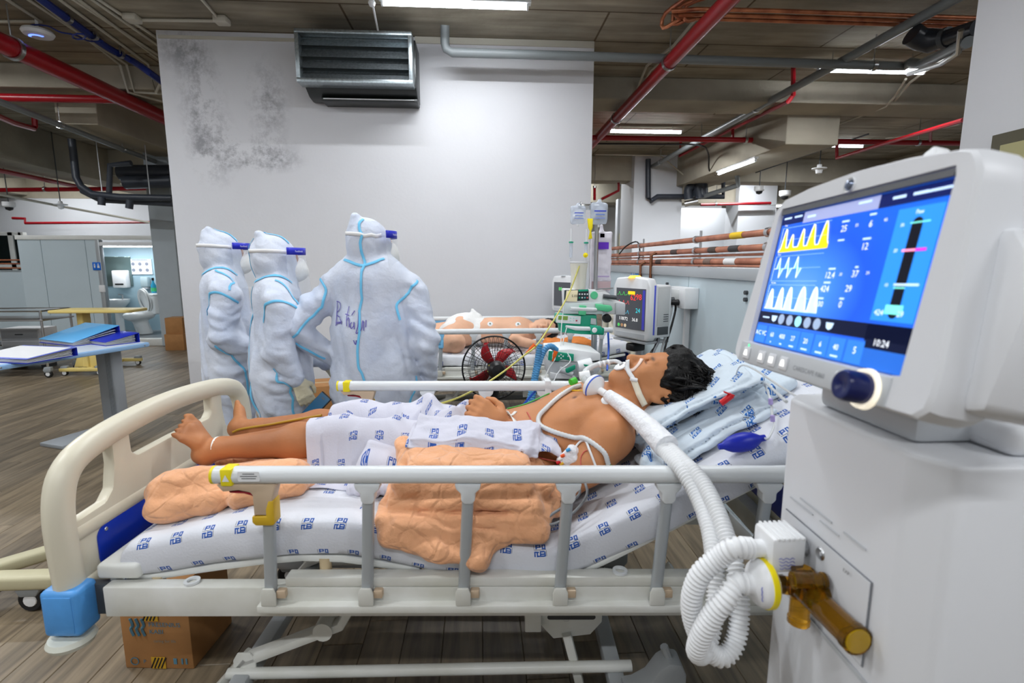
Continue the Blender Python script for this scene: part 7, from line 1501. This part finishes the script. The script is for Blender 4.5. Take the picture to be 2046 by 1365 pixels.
# ================================================================== WALL SOCKETS, CABLES, SIGNS on the partition
sk = Vector((PX-.05, 3.24, 1.2)); sb = empty('socket_box', 'white wall socket box with plugs on the pale blue partition', 'socket', sk)
MB().box((0, 0, 0), (.09, .3, .13)).build('box', WHITE, sb, bevel=.005); MB().box((-.046, .04, .0), (.004, .2, .1)).build('face_plate', mat('socket_face', (216, 220, 220), .4), sb, bevel=.001)
MB().box((.02, -.04, -.4), (.03, .035, .7)).build('trunking', WHITE, sb, bevel=.003)
for k, (dy, dz, m) in enumerate(((.1, .03, DKGREY), (.02, -.02, DKGREY), (-.06, -.03, BLACK))):
    MB().tube([(-.048, dy, dz), (-.075, dy, dz), (-.1, dy+.01, dz-.004)], [.02, .018, .01], 12).build('plug', m, sb)
for l, dy, m, pts in (('grey power cable curving down from the socket box', .1, GREYC, [(1352, 583), (1330, 592), (1318, 630), (1316, 680), (1302, 725)]), ('black power cable hanging from the lowest plug', -.06, BLKC, [(1368, 600), (1350, 612), (1342, 650), (1330, 690), (1326, 720)]), ('light grey power cable between the two dark ones', .02, mat('pale_cable', (176, 180, 182), .5), [(1360, 592), (1342, 610), (1335, 650), (1322, 700), (1318, 730)]), ('dark cable swinging left under the monitor', .0, BLKC, [(1356, 590), (1335, 600), (1326, 640), (1310, 690), (1296, 726)])):
    P = [Vector((PX-.15, 3.24+dy+.01, 1.2+(.03 if dy > .05 else -.02)))]+[at_y(a, c, 3.2-.06*i) for i, (a, c) in enumerate(pts[1:])]; P += [Vector((P[-1].x-.02, P[-1].y, .3)), Vector((P[-1].x-.1, P[-1].y, .012))]; run('power_cable', l, 'cable', m, P, .007, 6, 6)
sg_ = empty('bed_number_sign', 'small blue sign with white bed number on the partition', 'sign', (PX-.008, 4.42, 1.3)); MB().box((0, 0, 0), (.006, .2, .15)).build('plate', mat('sign_blue', (60, 150, 226), .4), sg_, bevel=.002)
text('03', .11, frame_of((-.004, .075, -.04), (0, -1, 0), (0, 0, 1)), 'number', WHITE, sg_)
wb2 = empty('wall_box', 'pale metal junction box on the partition right of the ventilator', 'box', (PX-.04, 1.22, 1.26)); MB().box((0, 0, 0), (.07, .14, .22)).build('case', PANEL, wb2, bevel=.004)
for zz in (-.05, .05): MB().lathe([(0, -.004), (.006, -.003), (.007, 0)], 10, c=(-.035, -.055, zz), axis='x').build('screw', mat('brass', (140, 110, 60)), wb2)
# ================================================================== PATIENT ATTACHMENTS (near bed)
def onskin(pts, off=.006):
    P = np.array([tuple(on_bed(*p)) for p in pts]); return [Vector(p) for p in SP.snap(P, off, 20)]
def bthing(name, label, cat_, p0): r = empty(name, label, cat_, M=BM @ Matrix.Translation(p0)); return r, Matrix.Translation(-Vector(p0))
def bline(name, label, pts, r, m, cat_='tube', snap=True, n=8, part='tube_body', corr=0):
    P = onskin(pts, r*1.05) if snap else [Vector(on_bed(*p)) for p in pts]
    rt, O = bthing(name, label, cat_, P[0]); rr = r
    Q = catmull(P, n)
    if corr: rr = [r+(.0007 if i % 2 else -.0007) for i in range(len(Q))]
    MB(O).tube(Q, rr, 10).build(part, m, rt, angle=80); return rt, O, P
# tube holder on the face
P = onskin([(1240, 712, -.1), (1250, 732, -.12), (1263, 757, -.13), (1274, 780, -.13), (1279, 791, -.125), (1284, 802, -.12)], .007)
rt, O = bthing('tube_holder', 'white strap holding the breathing tube across the patient cheek', 'strap', P[0])
def ribbon(P, wd, O, nm, m, par, n=6, sd=None):
    sdf = sd or SP; Q = np.array([tuple(p) for p in catmull(P, n)]); G_ = sdf.grad(Q); vs = []; N = len(Q)
    for i in range(N):
        t = Q[min(i+1, N-1)]-Q[max(i-1, 0)]; t /= np.linalg.norm(t)+1e-9; s_ = np.cross(G_[i], t); s_ /= np.linalg.norm(s_)+1e-9; vs += [Q[i]-s_*wd/2, Q[i]+s_*wd/2]
    b = MB(O); b.add(vs, [(2*k, 2*k+2, 2*k+3, 2*k+1) for k in range(N-1)]); return b.build(nm, m, par, recalc=False, solid=.003)
STRAPC = mat('cream_strap', (236, 228, 206), .6); ribbon(P[2:], .02, O, 'neck_band', STRAPC, rt); ribbon(P[:3], .014, O, 'plastic_arm', WHITE, rt)
P2 = onskin([(1282, 708, -.09), (1272, 722, -.1), (1260, 731, -.11), (1246, 726, -.1), (1238, 716, -.08)], .003); ribbon(P2, .011, O, 'cheek_tape', mat('pink_tape', (238, 214, 202), .7), rt)
MB(O).tube([P[2]+Vector((-.01, -.002, 0)), P[2]+Vector((.012, -.004, -.004))], .006, 8).build('buckle', WHITE, rt)
mo = Vector(hc(.045, .098, 0)); MB(O).lathe([(.006, -.004), (.024, -.005), (.026, .0), (.02, .004), (.006, .004)], 20, M=Matrix.Translation(mo) @ Vector((-.42, -.06, .905)).to_track_quat('Z', 'Y').to_matrix().to_4x4()).build('mouth_flange', WHITE, rt)
# clear suction hose over the chest
rt, O, P = bline('suction_hose', 'clear ribbed suction hose curving over the patient chest', [(1158, 757, -.02), (1140, 772, -.03), (1115, 785, -.06), (1090, 808, -.1), (1077, 832, -.12), (1083, 855, -.14), (1110, 866, -.17), (1150, 876, -.2), (1180, 884, -.24), (1203, 902, -.27), (1213, 928, -.29)], .0075, HWC, corr=1, n=12)
MB(O).tube([P[-1], P[-1]+Vector((.002, -.004, -.022))], [.009, .0095], 12).build('green_tip', mat('green_cap'), rt)
rt, O, P = bline('lead_wire', 'yellow electrode lead on the patient upper chest', [(1126, 786, 0), (1150, 796, -.04), (1180, 808, -.09), (1206, 820, -.12)], .0028, mat('lead_yellow', (232, 182, 20), .45), 'wire')
MB(O).lathe([(0, .004), (.016, .002), (.018, 0)], 16, M=Matrix.Translation(onskin([(1212, 825, -.13)], .002)[0]) @ Matrix.Rotation(rad(35), 4, 'X')).build('electrode_pad', WHITE, rt)
bline('lead_wire', 'green electrode lead along the far side of the patient chest', [(1012, 812, .04), (1050, 803, .05), (1100, 790, .06)], .0025, mat('lead_green', (80, 170, 70), .45), 'wire')
REDT = mat('blood_line', (196, 84, 74), .3); CLR = HWC
rt, O, P = bline('arterial_line', 'thin red arterial line with a red stopcock on the patient belly', [(1050, 815, -.06), (1058, 832, -.1), (1062, 850, -.12), (1060, 872, -.15), (1055, 905, -.2), (1080, 913, -.24), (1110, 911, -.26)], .002, REDT)
q_ = P[2]; MB(O).tube([q_+Vector((0, 0, .01)), q_-Vector((0, .004, .012))], .0055, 10).build('stopcock_body', WHITE, rt); MB(O).box(q_+Vector((-.008, -.004, 0)), (.012, .008, .014)).build('stopcock_tap', mat('tap_red', (206, 24, 40), .4), rt, bevel=.002)
# dressing with connectors in the crook of the arm
c_ = onskin([(1130, 912, -.26)], .008)[0]; rt, O = bthing('dressing_pad', 'crumpled white dressing with coloured connectors in the crook of the elbow', 'dressing', c_)
Dg = Sdf(tuple(c_-Vector((.07, .07, .07))), tuple(c_+Vector((.07, .07, .07))), .004); Dg.ell(c_+Vector((.012, 0, .012)), (.02, .018, .03), (0, .5, 0), .008); Dg.ell(c_+Vector((-.01, -.005, -.008)), (.022, .016, .016), (0, .2, 0), .008); Dg.ell(c_+Vector((.02, -.008, -.006)), (.014, .012, .02), None, .008); Dg.warp(nw(50, 50, 50), .006)
o = Dg.build('gauze', mat('gauze', (236, 236, 240), .85, bump=.4, bscale=60), rt, 1); o.matrix_basis = O
for dx, dz, c, nm in ((-.032, -.012, (206, 20, 36), 'red_connector'), (-.02, .008, (236, 90, 30), 'orange_cap'), (-.004, .026, (60, 160, 220), 'blue_connector'), (-.026, -.002, (240, 240, 240), 'white_connector'), (-.022, -.016, (240, 190, 60), 'yellow_connector')): MB().tube([(dx, -.014, dz), (dx+.01, -.016, dz+.006)], .005, 10).build(nm, mat('conn_%d_%d_%d' % c, c, .4), rt)
bline('iv_line', 'white line looping over the upper arm from the dressing', [(1135, 898, -.26), (1150, 880, -.24), (1168, 880, -.25), (1178, 900, -.28), (1190, 935, -.3)], .0035, WHITE)
bline('iv_line', 'thin red loop on the patient upper arm', [(1160, 930, -.3), (1158, 912, -.29), (1165, 900, -.28), (1172, 898, -.28)], .0016, REDT)
# wrist strap and tape
P = onskin([(1018, 822, -.08), (1026, 838, -.1), (1030, 855, -.13), (1034, 872, -.16)], .004); rt, O = bthing('wrist_strap', 'white cloth strap round the patient wrist', 'strap', P[0]); ribbon(P, .016, O, 'band', mat('cloth_strap', (238, 238, 234), .8), rt)
P = onskin([(1008, 822, -.07), (1018, 816, -.05), (1028, 814, -.03)], .004); ribbon(P, .012, O, 'band_end', mat('cloth_strap'), rt)
P = onskin([(985, 825, -.06), (1000, 822, -.06), (1010, 821, -.06)], .003); rt, O = bthing('tape_patch', 'clear tape over a cannula on the back of the patient hand', 'tape', P[0]); ribbon(P, .02, O, 'tape', mat('clear_tape', (236, 226, 214), .3, alpha=.55), rt)
P = onskin([(418, 884, -.07), (425, 890, -.09), (434, 897, -.09)], .003); rt, O = bthing('ankle_band', 'white band round the patient ankle', 'band', P[0])
MB(O).lathe([(.036, -.008), (.038, -.008), (.038, .008), (.036, .008)], 24, M=Matrix.Translation((.15, -.068, .806)) @ Matrix.Rotation(rad(85), 4, 'Y')).build('band', mat('cloth_strap'), rt)
bline('catheter_line', 'yellow catheter line lying along the far leg', [(450, 872, .1), (480, 858, .13), (540, 850, .14), (590, 842, .13), (640, 824, .1)], .0045, mat('catheter_yellow', (206, 160, 40), .3, trans=.3))
bline('sensor_cable', 'grey sensor cable looped on the sheet below the elbow', [(1150, 950, -.3), (1158, 985, -.34), (1130, 1010, -.37), (1100, 1030, -.4), (1090, 1046, -.41), (1110, 1046, -.41), (1145, 1025, -.39), (1172, 990, -.37), (1168, 960, -.34)], .0038, GREYC, 'cable', False)
o = MB().box((0, 0, 0), (.035, .014, .012)).build('sensor_clip', DKGREY, None, bevel=.004); o.matrix_world = BM @ Matrix.Translation(on_bed(1132, 1000, -.355)) @ Matrix.Rotation(rad(-25), 4, 'Y'); tag(o, 'dark grey clip of the sensor cable near the elbow', 'clip')
# blue inflation bulb, red clip, lines on the pillow side
def onbed_surf(px, py, yl, off=0): p = on_bed(px, py, yl); return p
def on_sheet(px, py, h):
    lo_y, hi_y = -.5, .45
    for _ in range(40):
        m_ = (lo_y+hi_y)/2; p = on_bed(px, py, m_)
        if p.z > ZT(min(max(p.x, .1), 2.0))+h: lo_y = m_
        else: hi_y = m_
    return on_bed(px, py, lo_y)
c0 = on_sheet(1482, 884, .03); rt, O = bthing('inflation_bulb', 'dark blue rubber inflation bulb lying on the raised sheet', 'bulb', c0); ax_ = Vector((.96, .0, .2)).normalized(); Mx = ax_.to_track_quat('Z', 'Y').to_matrix().to_4x4(); BULB = mat('blue_rubber', (14, 34, 170), .4)
MB().lathe([(.0, -.062), (.0075, -.062), (.009, -.05), (.014, -.043), (.021, -.03), (.0255, -.01), (.0255, .01), (.021, .03), (.014, .043), (.009, .05), (.0085, .062), (0, .062)], 28, M=Mx).build('bulb', BULB, rt)
P = [c0+ax_*.06, on_sheet(1535, 876, .02), on_sheet(1547, 850, .02), on_sheet(1543, 828, .03)]; MB(O).tube(P, .003, 8, 6).build('air_tube', HWC, rt)
P = [on_sheet(1543, 832, .03), on_sheet(1540, 800, .05), on_sheet(1528, 765, .1), BI @ Vector((.60, .94, 1.15))]; LIL = mat('lilac_plastic', (176, 160, 214), .4)
rt, O = bthing('clear_line', 'clear line with lilac connectors rising from the sheet to the ventilator', 'tube', P[0]); MB(O).tube(P, .0035, 8, 4).build('line', HWC, rt)
for a in ((1540, 808, .048), (1544, 842, .025)): p = on_sheet(*a); MB(O).tube([p, p+Vector((-.002, 0, .016))], .006, 10).build('lilac_connector', LIL, rt)
c1 = on_sheet(1452, 798, .115); rt, O = bthing('red_cap', 'red plastic cap lying on the folded sheet', 'cap', c1); MB().tube([(-.016, 0, -.012), (.014, 0, .012)], .009, 12).build('cap', mat('cap_red', (204, 16, 28), .4), rt); MB().box((.006, 0, .016), (.03, .012, .004), rot=(0, rad(20), 0)).build('flap', mat('cap_red'), rt, bevel=.001)
line('thin clear line rising from the red cap towards the display', [BM @ c1, at_y(1466, 770, 1.5), at_y(1485, 730, 1.35), Vector((.62, .94, 1.16))], .0022, HWC)
# ================================================================== LEFT SIDE: blue overbed table with folders
BLT = mat('pale_blue_tabletop', (150, 190, 232), .35); GREYLEG = mat('grey_leg', (156, 162, 168), .45)
tb = empty('overbed_table', 'pale blue overbed table with one grey leg at the left', 'table', (-3.14, 4.48, 0), rad(-21)); ZT2 = .735
MB().prism([(a+.004, c-.44) for a, c in rrect(.45, 1.31, .05, 4)], ZT2-.035, ZT2).build('tabletop', BLT, tb, bevel=.008); MB().prism([(a+.004, c-.44) for a, c in rrect(.4, 1.26, .04, 4)], ZT2, ZT2+.002).build('top_sheet', mat('tabletop_white', (214, 226, 238), .3), tb, bevel=.001)
MB().prism([(a, c) for a, c in rrect(.2, .1, .03, 3)], .03, ZT2-.035).build('leg', GREYLEG, tb, bevel=.003)
for k in range(5): MB().box((.03+.013*k, -.051, .42), (.005, .003, .56)).build('leg_rib', mat('rib_grey', (140, 146, 152), .5), tb, smooth=False)
MB().prism([(-.13, -.5), (.13, -.5), (.13, .08), (-.13, .08)], .0, .03).build('foot_plate', GREYLEG, tb, bevel=.006)
MB().box((.2, .12, ZT2-.018), (.06, .003, .02), rot=(0, 0, rad(90))).build('maker_sticker', mat('sticker_navy', (40, 50, 140), .5), tb, smooth=False)
for yy in (.15, -.85): MB().lathe([(0, .003), (.006, .002), (.007, 0)], 10, c=(.229, yy, ZT2-.018), axis='x').build('screw', STEEL, tb)
def binder(px, py, rz, cover, spine, label, w=.32, l=.26, h0=.03, h1=.075, z=ZT2+.002, paper=True, top=None):
    p = at_z(px, py, z+.03); r = empty('ring_binder', label, 'binder', (p.x, p.y, z), rz, 'binders on the blue table')
    MB().prism([(-w/2, 0), (w/2, 0), (w/2, .004), (-w/2, .004)], -l/2, l/2, axis='y').build('lower_cover', spine, r)
    MB().prism([(-w/2, h0), (w/2, h1-.002), (w/2, h1+.003), (-w/2, h0+.004)], -l/2, l/2, axis='y').build('upper_cover', cover, r, bevel=.001)
    MB().box((w/2, 0, h1/2), (.004, l, h1)).build('spine', spine, r, bevel=.001)
    if paper:
        for k in range(5): zz = .006+k*(h0-.008)/4; MB().prism([(-w/2+.01, zz), (w/2-.03, zz+(h1-h0)*k/6), (w/2-.03, zz+(h1-h0)*k/6+.003), (-w/2+.01, zz+.003)], -l/2+.008+.004*(k % 2), l/2-.012, axis='y').build('paper_stack', WHITE, r)
    if top: MB().prism([(-w/2+.02, h0+.005), (w/2-.03, h1+.002), (w/2-.03, h1+.004), (-w/2+.02, h0+.007)], -l/2+.015, l/2-.015, axis='y').build('loose_sheet', top, r)
    return r
LB = mat('sky_folder', (96, 176, 232), .25, coat=.3); NB = mat('royal_folder', (30, 50, 180), .35); PB = mat('periwinkle_folder', (96, 112, 206), .35)
b1_ = binder(50, 708, rad(75), PB, NB, 'periwinkle binder with a white sheet nearest on the blue table', .34, .5, .03, .06, top=WHITE)
b2_ = binder(160, 676, rad(62), LB, NB, 'sky blue covered binder leaning in the middle of the blue table', .36, .52, .03, .135)
b3_ = binder(222, 678, rad(60), NB, NB, 'dark blue binder at the far end of the blue table', .26, .36, .03, .08)
# yellow overbed tables
YW = mat('butter_plastic', (228, 206, 128), .4)
yt_ = empty('overbed_table', 'butter yellow overbed table standing before the washroom', 'table', (-5.05, 6.85, 0), rad(0))
MB().prism([(a+.2, c) for a, c in rrect(.98, .42, .06, 4)], .80, .835).build('tabletop', YW, yt_, bevel=.008)
MB().tube([(0, 0, .1), (.0, 0, .8)], 1, prof=rrect(.15, .08, .02, 3)).build('column', YW, yt_); MB().prism([(-.16, .09), (.16, .09), (.1, .3), (-.08, .3)], -.05, .05, axis='y').build('column_foot', YW, yt_, bevel=.01)
for yy in (-.12, .55): MB().box((.1 if yy > 0 else 0, yy, .075), (.55 if yy < 0 else .4, .06, .045)).build('foot_bar', YW, yt_, bevel=.01)
MB().box((.05, .2, .075), (.07, .65, .045)).build('foot_bar', YW, yt_, bevel=.01)
for a, c in ((-.22, -.12), (.2, -.12), (.25, .55), (-.05, .55)): caster(yt_, a, c, .035)
# steel trolley
ct = empty('steel_trolley', 'stainless steel two-tier trolley at the far left', 'trolley', (-6.1, 6.85, 0))
for zz in (.72, .32): MB().box((0, 0, zz), (1.5, .5, .02)).build('shelf', STEEL, ct, bevel=.004)
for a in (-.72, .72):
    for c in (-.23, .23): MB().cyl((a, c, .08), (a, c, .84), .014, seg=10).build('upright', STEEL, ct); caster(ct, a, c, .045)
for c in (-.23, .23): MB().cyl((-.72, c, .83), (.72, c, .83), .01, seg=8).build('guard_rail', STEEL, ct)
for a in (-.72, .72): MB().cyl((a, -.23, .83), (a, .23, .83), .01, seg=8).build('guard_rail', STEEL, ct)
def carton(name, loc, d, rz, label, cat_='box', tape=True):
    r = empty(name, label, cat_, loc, rz); x, y, z = d
    MB().box((0, 0, z/2), d).build('carton', CARD, r, bevel=.004)
    for s in (-1, 1): MB().box((0, s*y*.25, z+.002), (x*.99, y*.49, .004)).build('flap', CARD, r, smooth=False)
    if tape: MB().box((0, 0, z+.0045), (x*1.002, .05, .001)).build('tape', mat('packing_tape', (196, 160, 110), .3), r, smooth=False)
    return r
carton('cardboard_box', (-6.75, 6.82, .73), (.36, .3, .14), rad(6), 'small cardboard box on the steel trolley')
dw = empty('drawer_unit', 'white drawer unit under the steel trolley', 'drawers', (-6.15, 7.35, 0)); MB().box((0, 0, .3), (.5, .3, .5)).build('body', WHITE, dw, bevel=.006)
for k in range(3): d = MB().box((0, -.153, .14+k*.16), (.46, .012, .145)).build('drawer', VG, dw, bevel=.004); MB().box((0, -.163, .15+k*.16), (.1, .01, .014)).build('handle', DKGREY, d, bevel=.002)
for a in (-.2, .2): MB().box((a, 0, .025), (.05, .2, .05)).build('foot', DKGREY, dw)
# base of another overbed table at the lower left
BEI = mat('beige_plastic', (196, 190, 158), .45)
ob = empty('overbed_table', 'beige overbed table base on castors at the lower left edge', 'table', (-2.45, 2.08, 0))
MB().box((.27, -.03, .135), (.9, .075, .06)).build('foot_bar', BEI, ob, bevel=.016, seg=3); MB().tube([(.3, .0, .13), (.52, .2, .13), (.7, .62, .13)], 1, prof=rrect(.07, .055, .015, 3)).build('foot_bar', BEI, ob)
MB().tube([(-.1, 0, .15), (-.1, 0, .82)], 1, prof=rrect(.12, .07, .02, 3)).build('column', BEI, ob); MB().prism([(a-.25, c) for a, c in rrect(.5, .42, .05, 4)], .82, .85).build('tabletop', BEI, ob, bevel=.008)
for a, c in ((.6, -.03), (-.1, -.03), (.68, .58)): caster(ob, a, c, .05)
# ================================================================== CARTONS on the floor
bx = carton('cardboard_box', (-1.13, 1.81, 0), (.245, .24, .325), rad(-5), 'printed brown medical carton on the floor under the bed foot'); BLP = mat('print_blue', (86, 130, 150), .7)
def bt(s, x, z, sz, m=BLP): return text(s, sz, frame_of((x, -.1222, z), (1, 0, 0), (0, 0, 1)), 'box_print', m, bx)
bt('FRESENIUS', -.022, .165, .024); bt('KABI', -.022, .138, .024); bt('caring for life', -.01, .105, .015, mat('print_pale', (136, 140, 130), .7)); bt('P', -.055, .022, .02)
for k in range(3): MB().tube([(-.085+.02*k, -.1224, .195), (-.078+.02*k, -.1224, .17), (-.086+.02*k, -.1224, .155), (-.078+.02*k, -.1224, .13)], .005, 4, 4).build('wave_logo', BLP, bx)
for xx, zz in ((-.01, .21), (-.0, .025)):
    t_ = MB().box((xx, -.1225, zz), (.05, .001, .045)).build('stripe_label', mat('label_yellow', (206, 160, 40), .6), bx, smooth=False)
    for k in range(4): MB().box((xx-.018+.012*k, -.1232, zz), (.005, .001, .045), rot=(0, rad(25), 0)).build('stripe', BLACK, t_, smooth=False)
MB().lathe([(.012, -.001), (.015, -.001), (.015, .0), (.012, .0)], 18, c=(-.085, -.1223, .03), axis='y').build('recycle_mark', BLP, bx)
for xx in (.06, .085, .1): MB().box((xx, -.1224, .032), (.012 if xx < .07 else .006, .001, .022)).build('care_mark', BLP, bx, smooth=False)
carton('cardboard_box', (-1.32, 4.85, 0), (.5, .36, .3), rad(12), 'brown carton on the floor behind the doctors'); carton('cardboard_box', (-.92, 4.2, 0), (.34, .3, .34), rad(-14), 'dark brown carton under the far rail latch beside the doctors')
c1_ = carton('cardboard_box', (-4.98, 8.75, 0), (.3, .3, .26), 0, 'lower carton stacked beside the white wall edge'); c2_ = carton('cardboard_box', (-5.0, 8.78, .264), (.26, .28, .26), rad(6), 'upper carton stacked beside the white wall edge')
# ================================================================== WASHROOM fittings
PORC = mat('porcelain', (232, 236, 236), .18, coat=.4)
tl_ = empty('toilet', 'white toilet with raised lid in the washroom', 'toilet', (-6.42, 10.15, .07), rad(-32))
S = Sdf((-.3, -.45, 0), (.3, .35, .95), .012)
S.cap((0, -.12, .36), (0, .05, .36), .19, .17, .04, flat=((0, 0, 1), .55)); S.cap((0, -.05, .28), (0, .02, .02), .12, .13, .05); S.ell((0, -.13, .46), (.14, .19, .1), None, .02, True); S.rbox((0, .22, .55), (.4, .18, .36), .03, None, .02); S.rbox((0, .22, .745), (.42, .2, .04), .015)
S.build('bowl', PORC, tl_, 1)
MB(Matrix.Translation((0, .12, .42)) @ Matrix.Rotation(rad(98), 4, 'X')).prism([(.19*math.cos(t), .22+.235*math.sin(t)) for t in np.linspace(0, 2*PI, 29)[:-1]], -.012, .012).build('lid', PORC, tl_, bevel=.006)
MB(Matrix.Translation((0, .085, .42)) @ Matrix.Rotation(rad(98), 4, 'X')).tube([(.15*math.cos(t), .22+.19*math.sin(t), 0) for t in np.linspace(0, 2*PI, 29)[:-1]], 1, prof=rrect(.06, .02, .008, 3), closed=True).build('seat_ring', PORC, tl_)
bp = at_y(311, 597, 10.2); bo = empty('cleaner_bottle', 'blue and green cleaner bottle on the toilet tank', 'bottle', (-6.28, 10.36, .842)); MB().lathe([(0, 0), (.04, 0), (.045, .02), (.045, .14), (.02, .2), (.016, .24), (0, .24)], 20).build('body', mat('cleaner_blue', (30, 150, 190), .3), bo); MB().lathe([(0, .24), (.02, .24), (.02, .29), (0, .29)], 14).build('cap', BLACK, bo); MB().lathe([(.046, .03), (.046, .1)], 20).build('label_band', mat('cleaner_green', (70, 190, 120), .4), bo)
mr = empty('wall_mirror', 'grey green mirror on the washroom wall', 'mirror', (-7.2, 10.735, 1.25)); MB().box((0, 0, 0), (.62, .015, .58)).build('glass', mat('mirror_glass', (118, 140, 140), .08, .6), mr, bevel=.004)
dp = empty('towel_dispenser', 'white paper towel dispenser in front of the washroom mirror', 'dispenser', (-7.06, 10.66, 1.0)); MB().box((0, 0, .1), (.26, .14, .34)).build('case', WHITE, dp, bevel=.02); MB().box((0, -.072, 0), (.16, .006, .03)).build('slot', BLACK, dp, bevel=.002)
so = empty('soap_dispenser', 'small clear soap dispenser on the washroom wall', 'dispenser', (-6.62, 10.68, 1.0)); MB().box((0, 0, .04), (.14, .1, .2)).build('case', mat('clear_grey', (170, 190, 196), .2), so, bevel=.015); MB().box((0, -.0, -.08), (.1, .08, .03)).build('spout', VG, so, bevel=.005)
po_ = empty('wall_poster', 'white hand washing poster with six small pictures on the washroom wall', 'poster', (-6.72, 10.735, 1.34)); MB().box((0, 0, 0), (.44, .006, .3)).build('sheet', mat('poster_paper', (226, 232, 240), .5), po_, smooth=False); MB().box((0, -.004, .135), (.3, .002, .014)).build('heading', BLP, po_, smooth=False)
for k in range(6): MB().lathe([(0, 0), (.034, 0), (.03, .002), (0, .002)], 12, c=(-.13+.13*(k % 3), -.006, .055-.12*(k//3)), axis='y').build('picture', mat('poster_grey', (120, 126, 140), .6), po_, smooth=False)
sn = empty('wash_basin', 'small white wash basin under the washroom mirror', 'basin', (-7.1, 10.5, .55)); MB().lathe([(0, 0), (.14, .0), (.22, .1), (.23, .16), (.2, .16), (.13, .04), (0, .03)], 24).build('bowl', PORC, sn); MB().cyl((0, .05, -.48), (0, .05, .02), .07, seg=16).build('pedestal', PORC, sn); MB().tube([(0, .2, .14), (0, .2, .24), (0, .1, .25)], .014, 10).build('tap', STEEL, sn)
rs = empty('restroom_sign', 'small blue square washroom sign with two white figures', 'sign', (at_y(193, 532, RY-.03).x, RY-.026, at_y(193, 532, RY-.03).z)); MB().box((0, 0, 0), (.13, .01, .13)).build('plate', mat('sign_deep_blue', (24, 110, 216), .4), rs, bevel=.002)
for s in (-1, 1):
    MB().lathe([(0, -.002), (.011, -.002), (.011, 0), (0, 0)], 12, c=(s*.03, -.006, .032), axis='y').build('figure_head', WHITE, rs); MB().prism([(s*.03-.014, .016), (s*.03+.014, .016), (s*.03+(.02 if s > 0 else .008), -.03), (s*.03-(.02 if s > 0 else .008), -.03)], -.008, -.005, axis='y').build('figure_body', WHITE, rs, smooth=False)
lsw = at_y(204, 577, RY-.03); o = MB().box((0, 0, 0), (.1, .02, .12)).build('light_switch', WHITE, bevel=.008); o.location = (lsw.x, RY-.026, lsw.z); tag(o, 'white light switch beside the washroom doorway', 'switch')
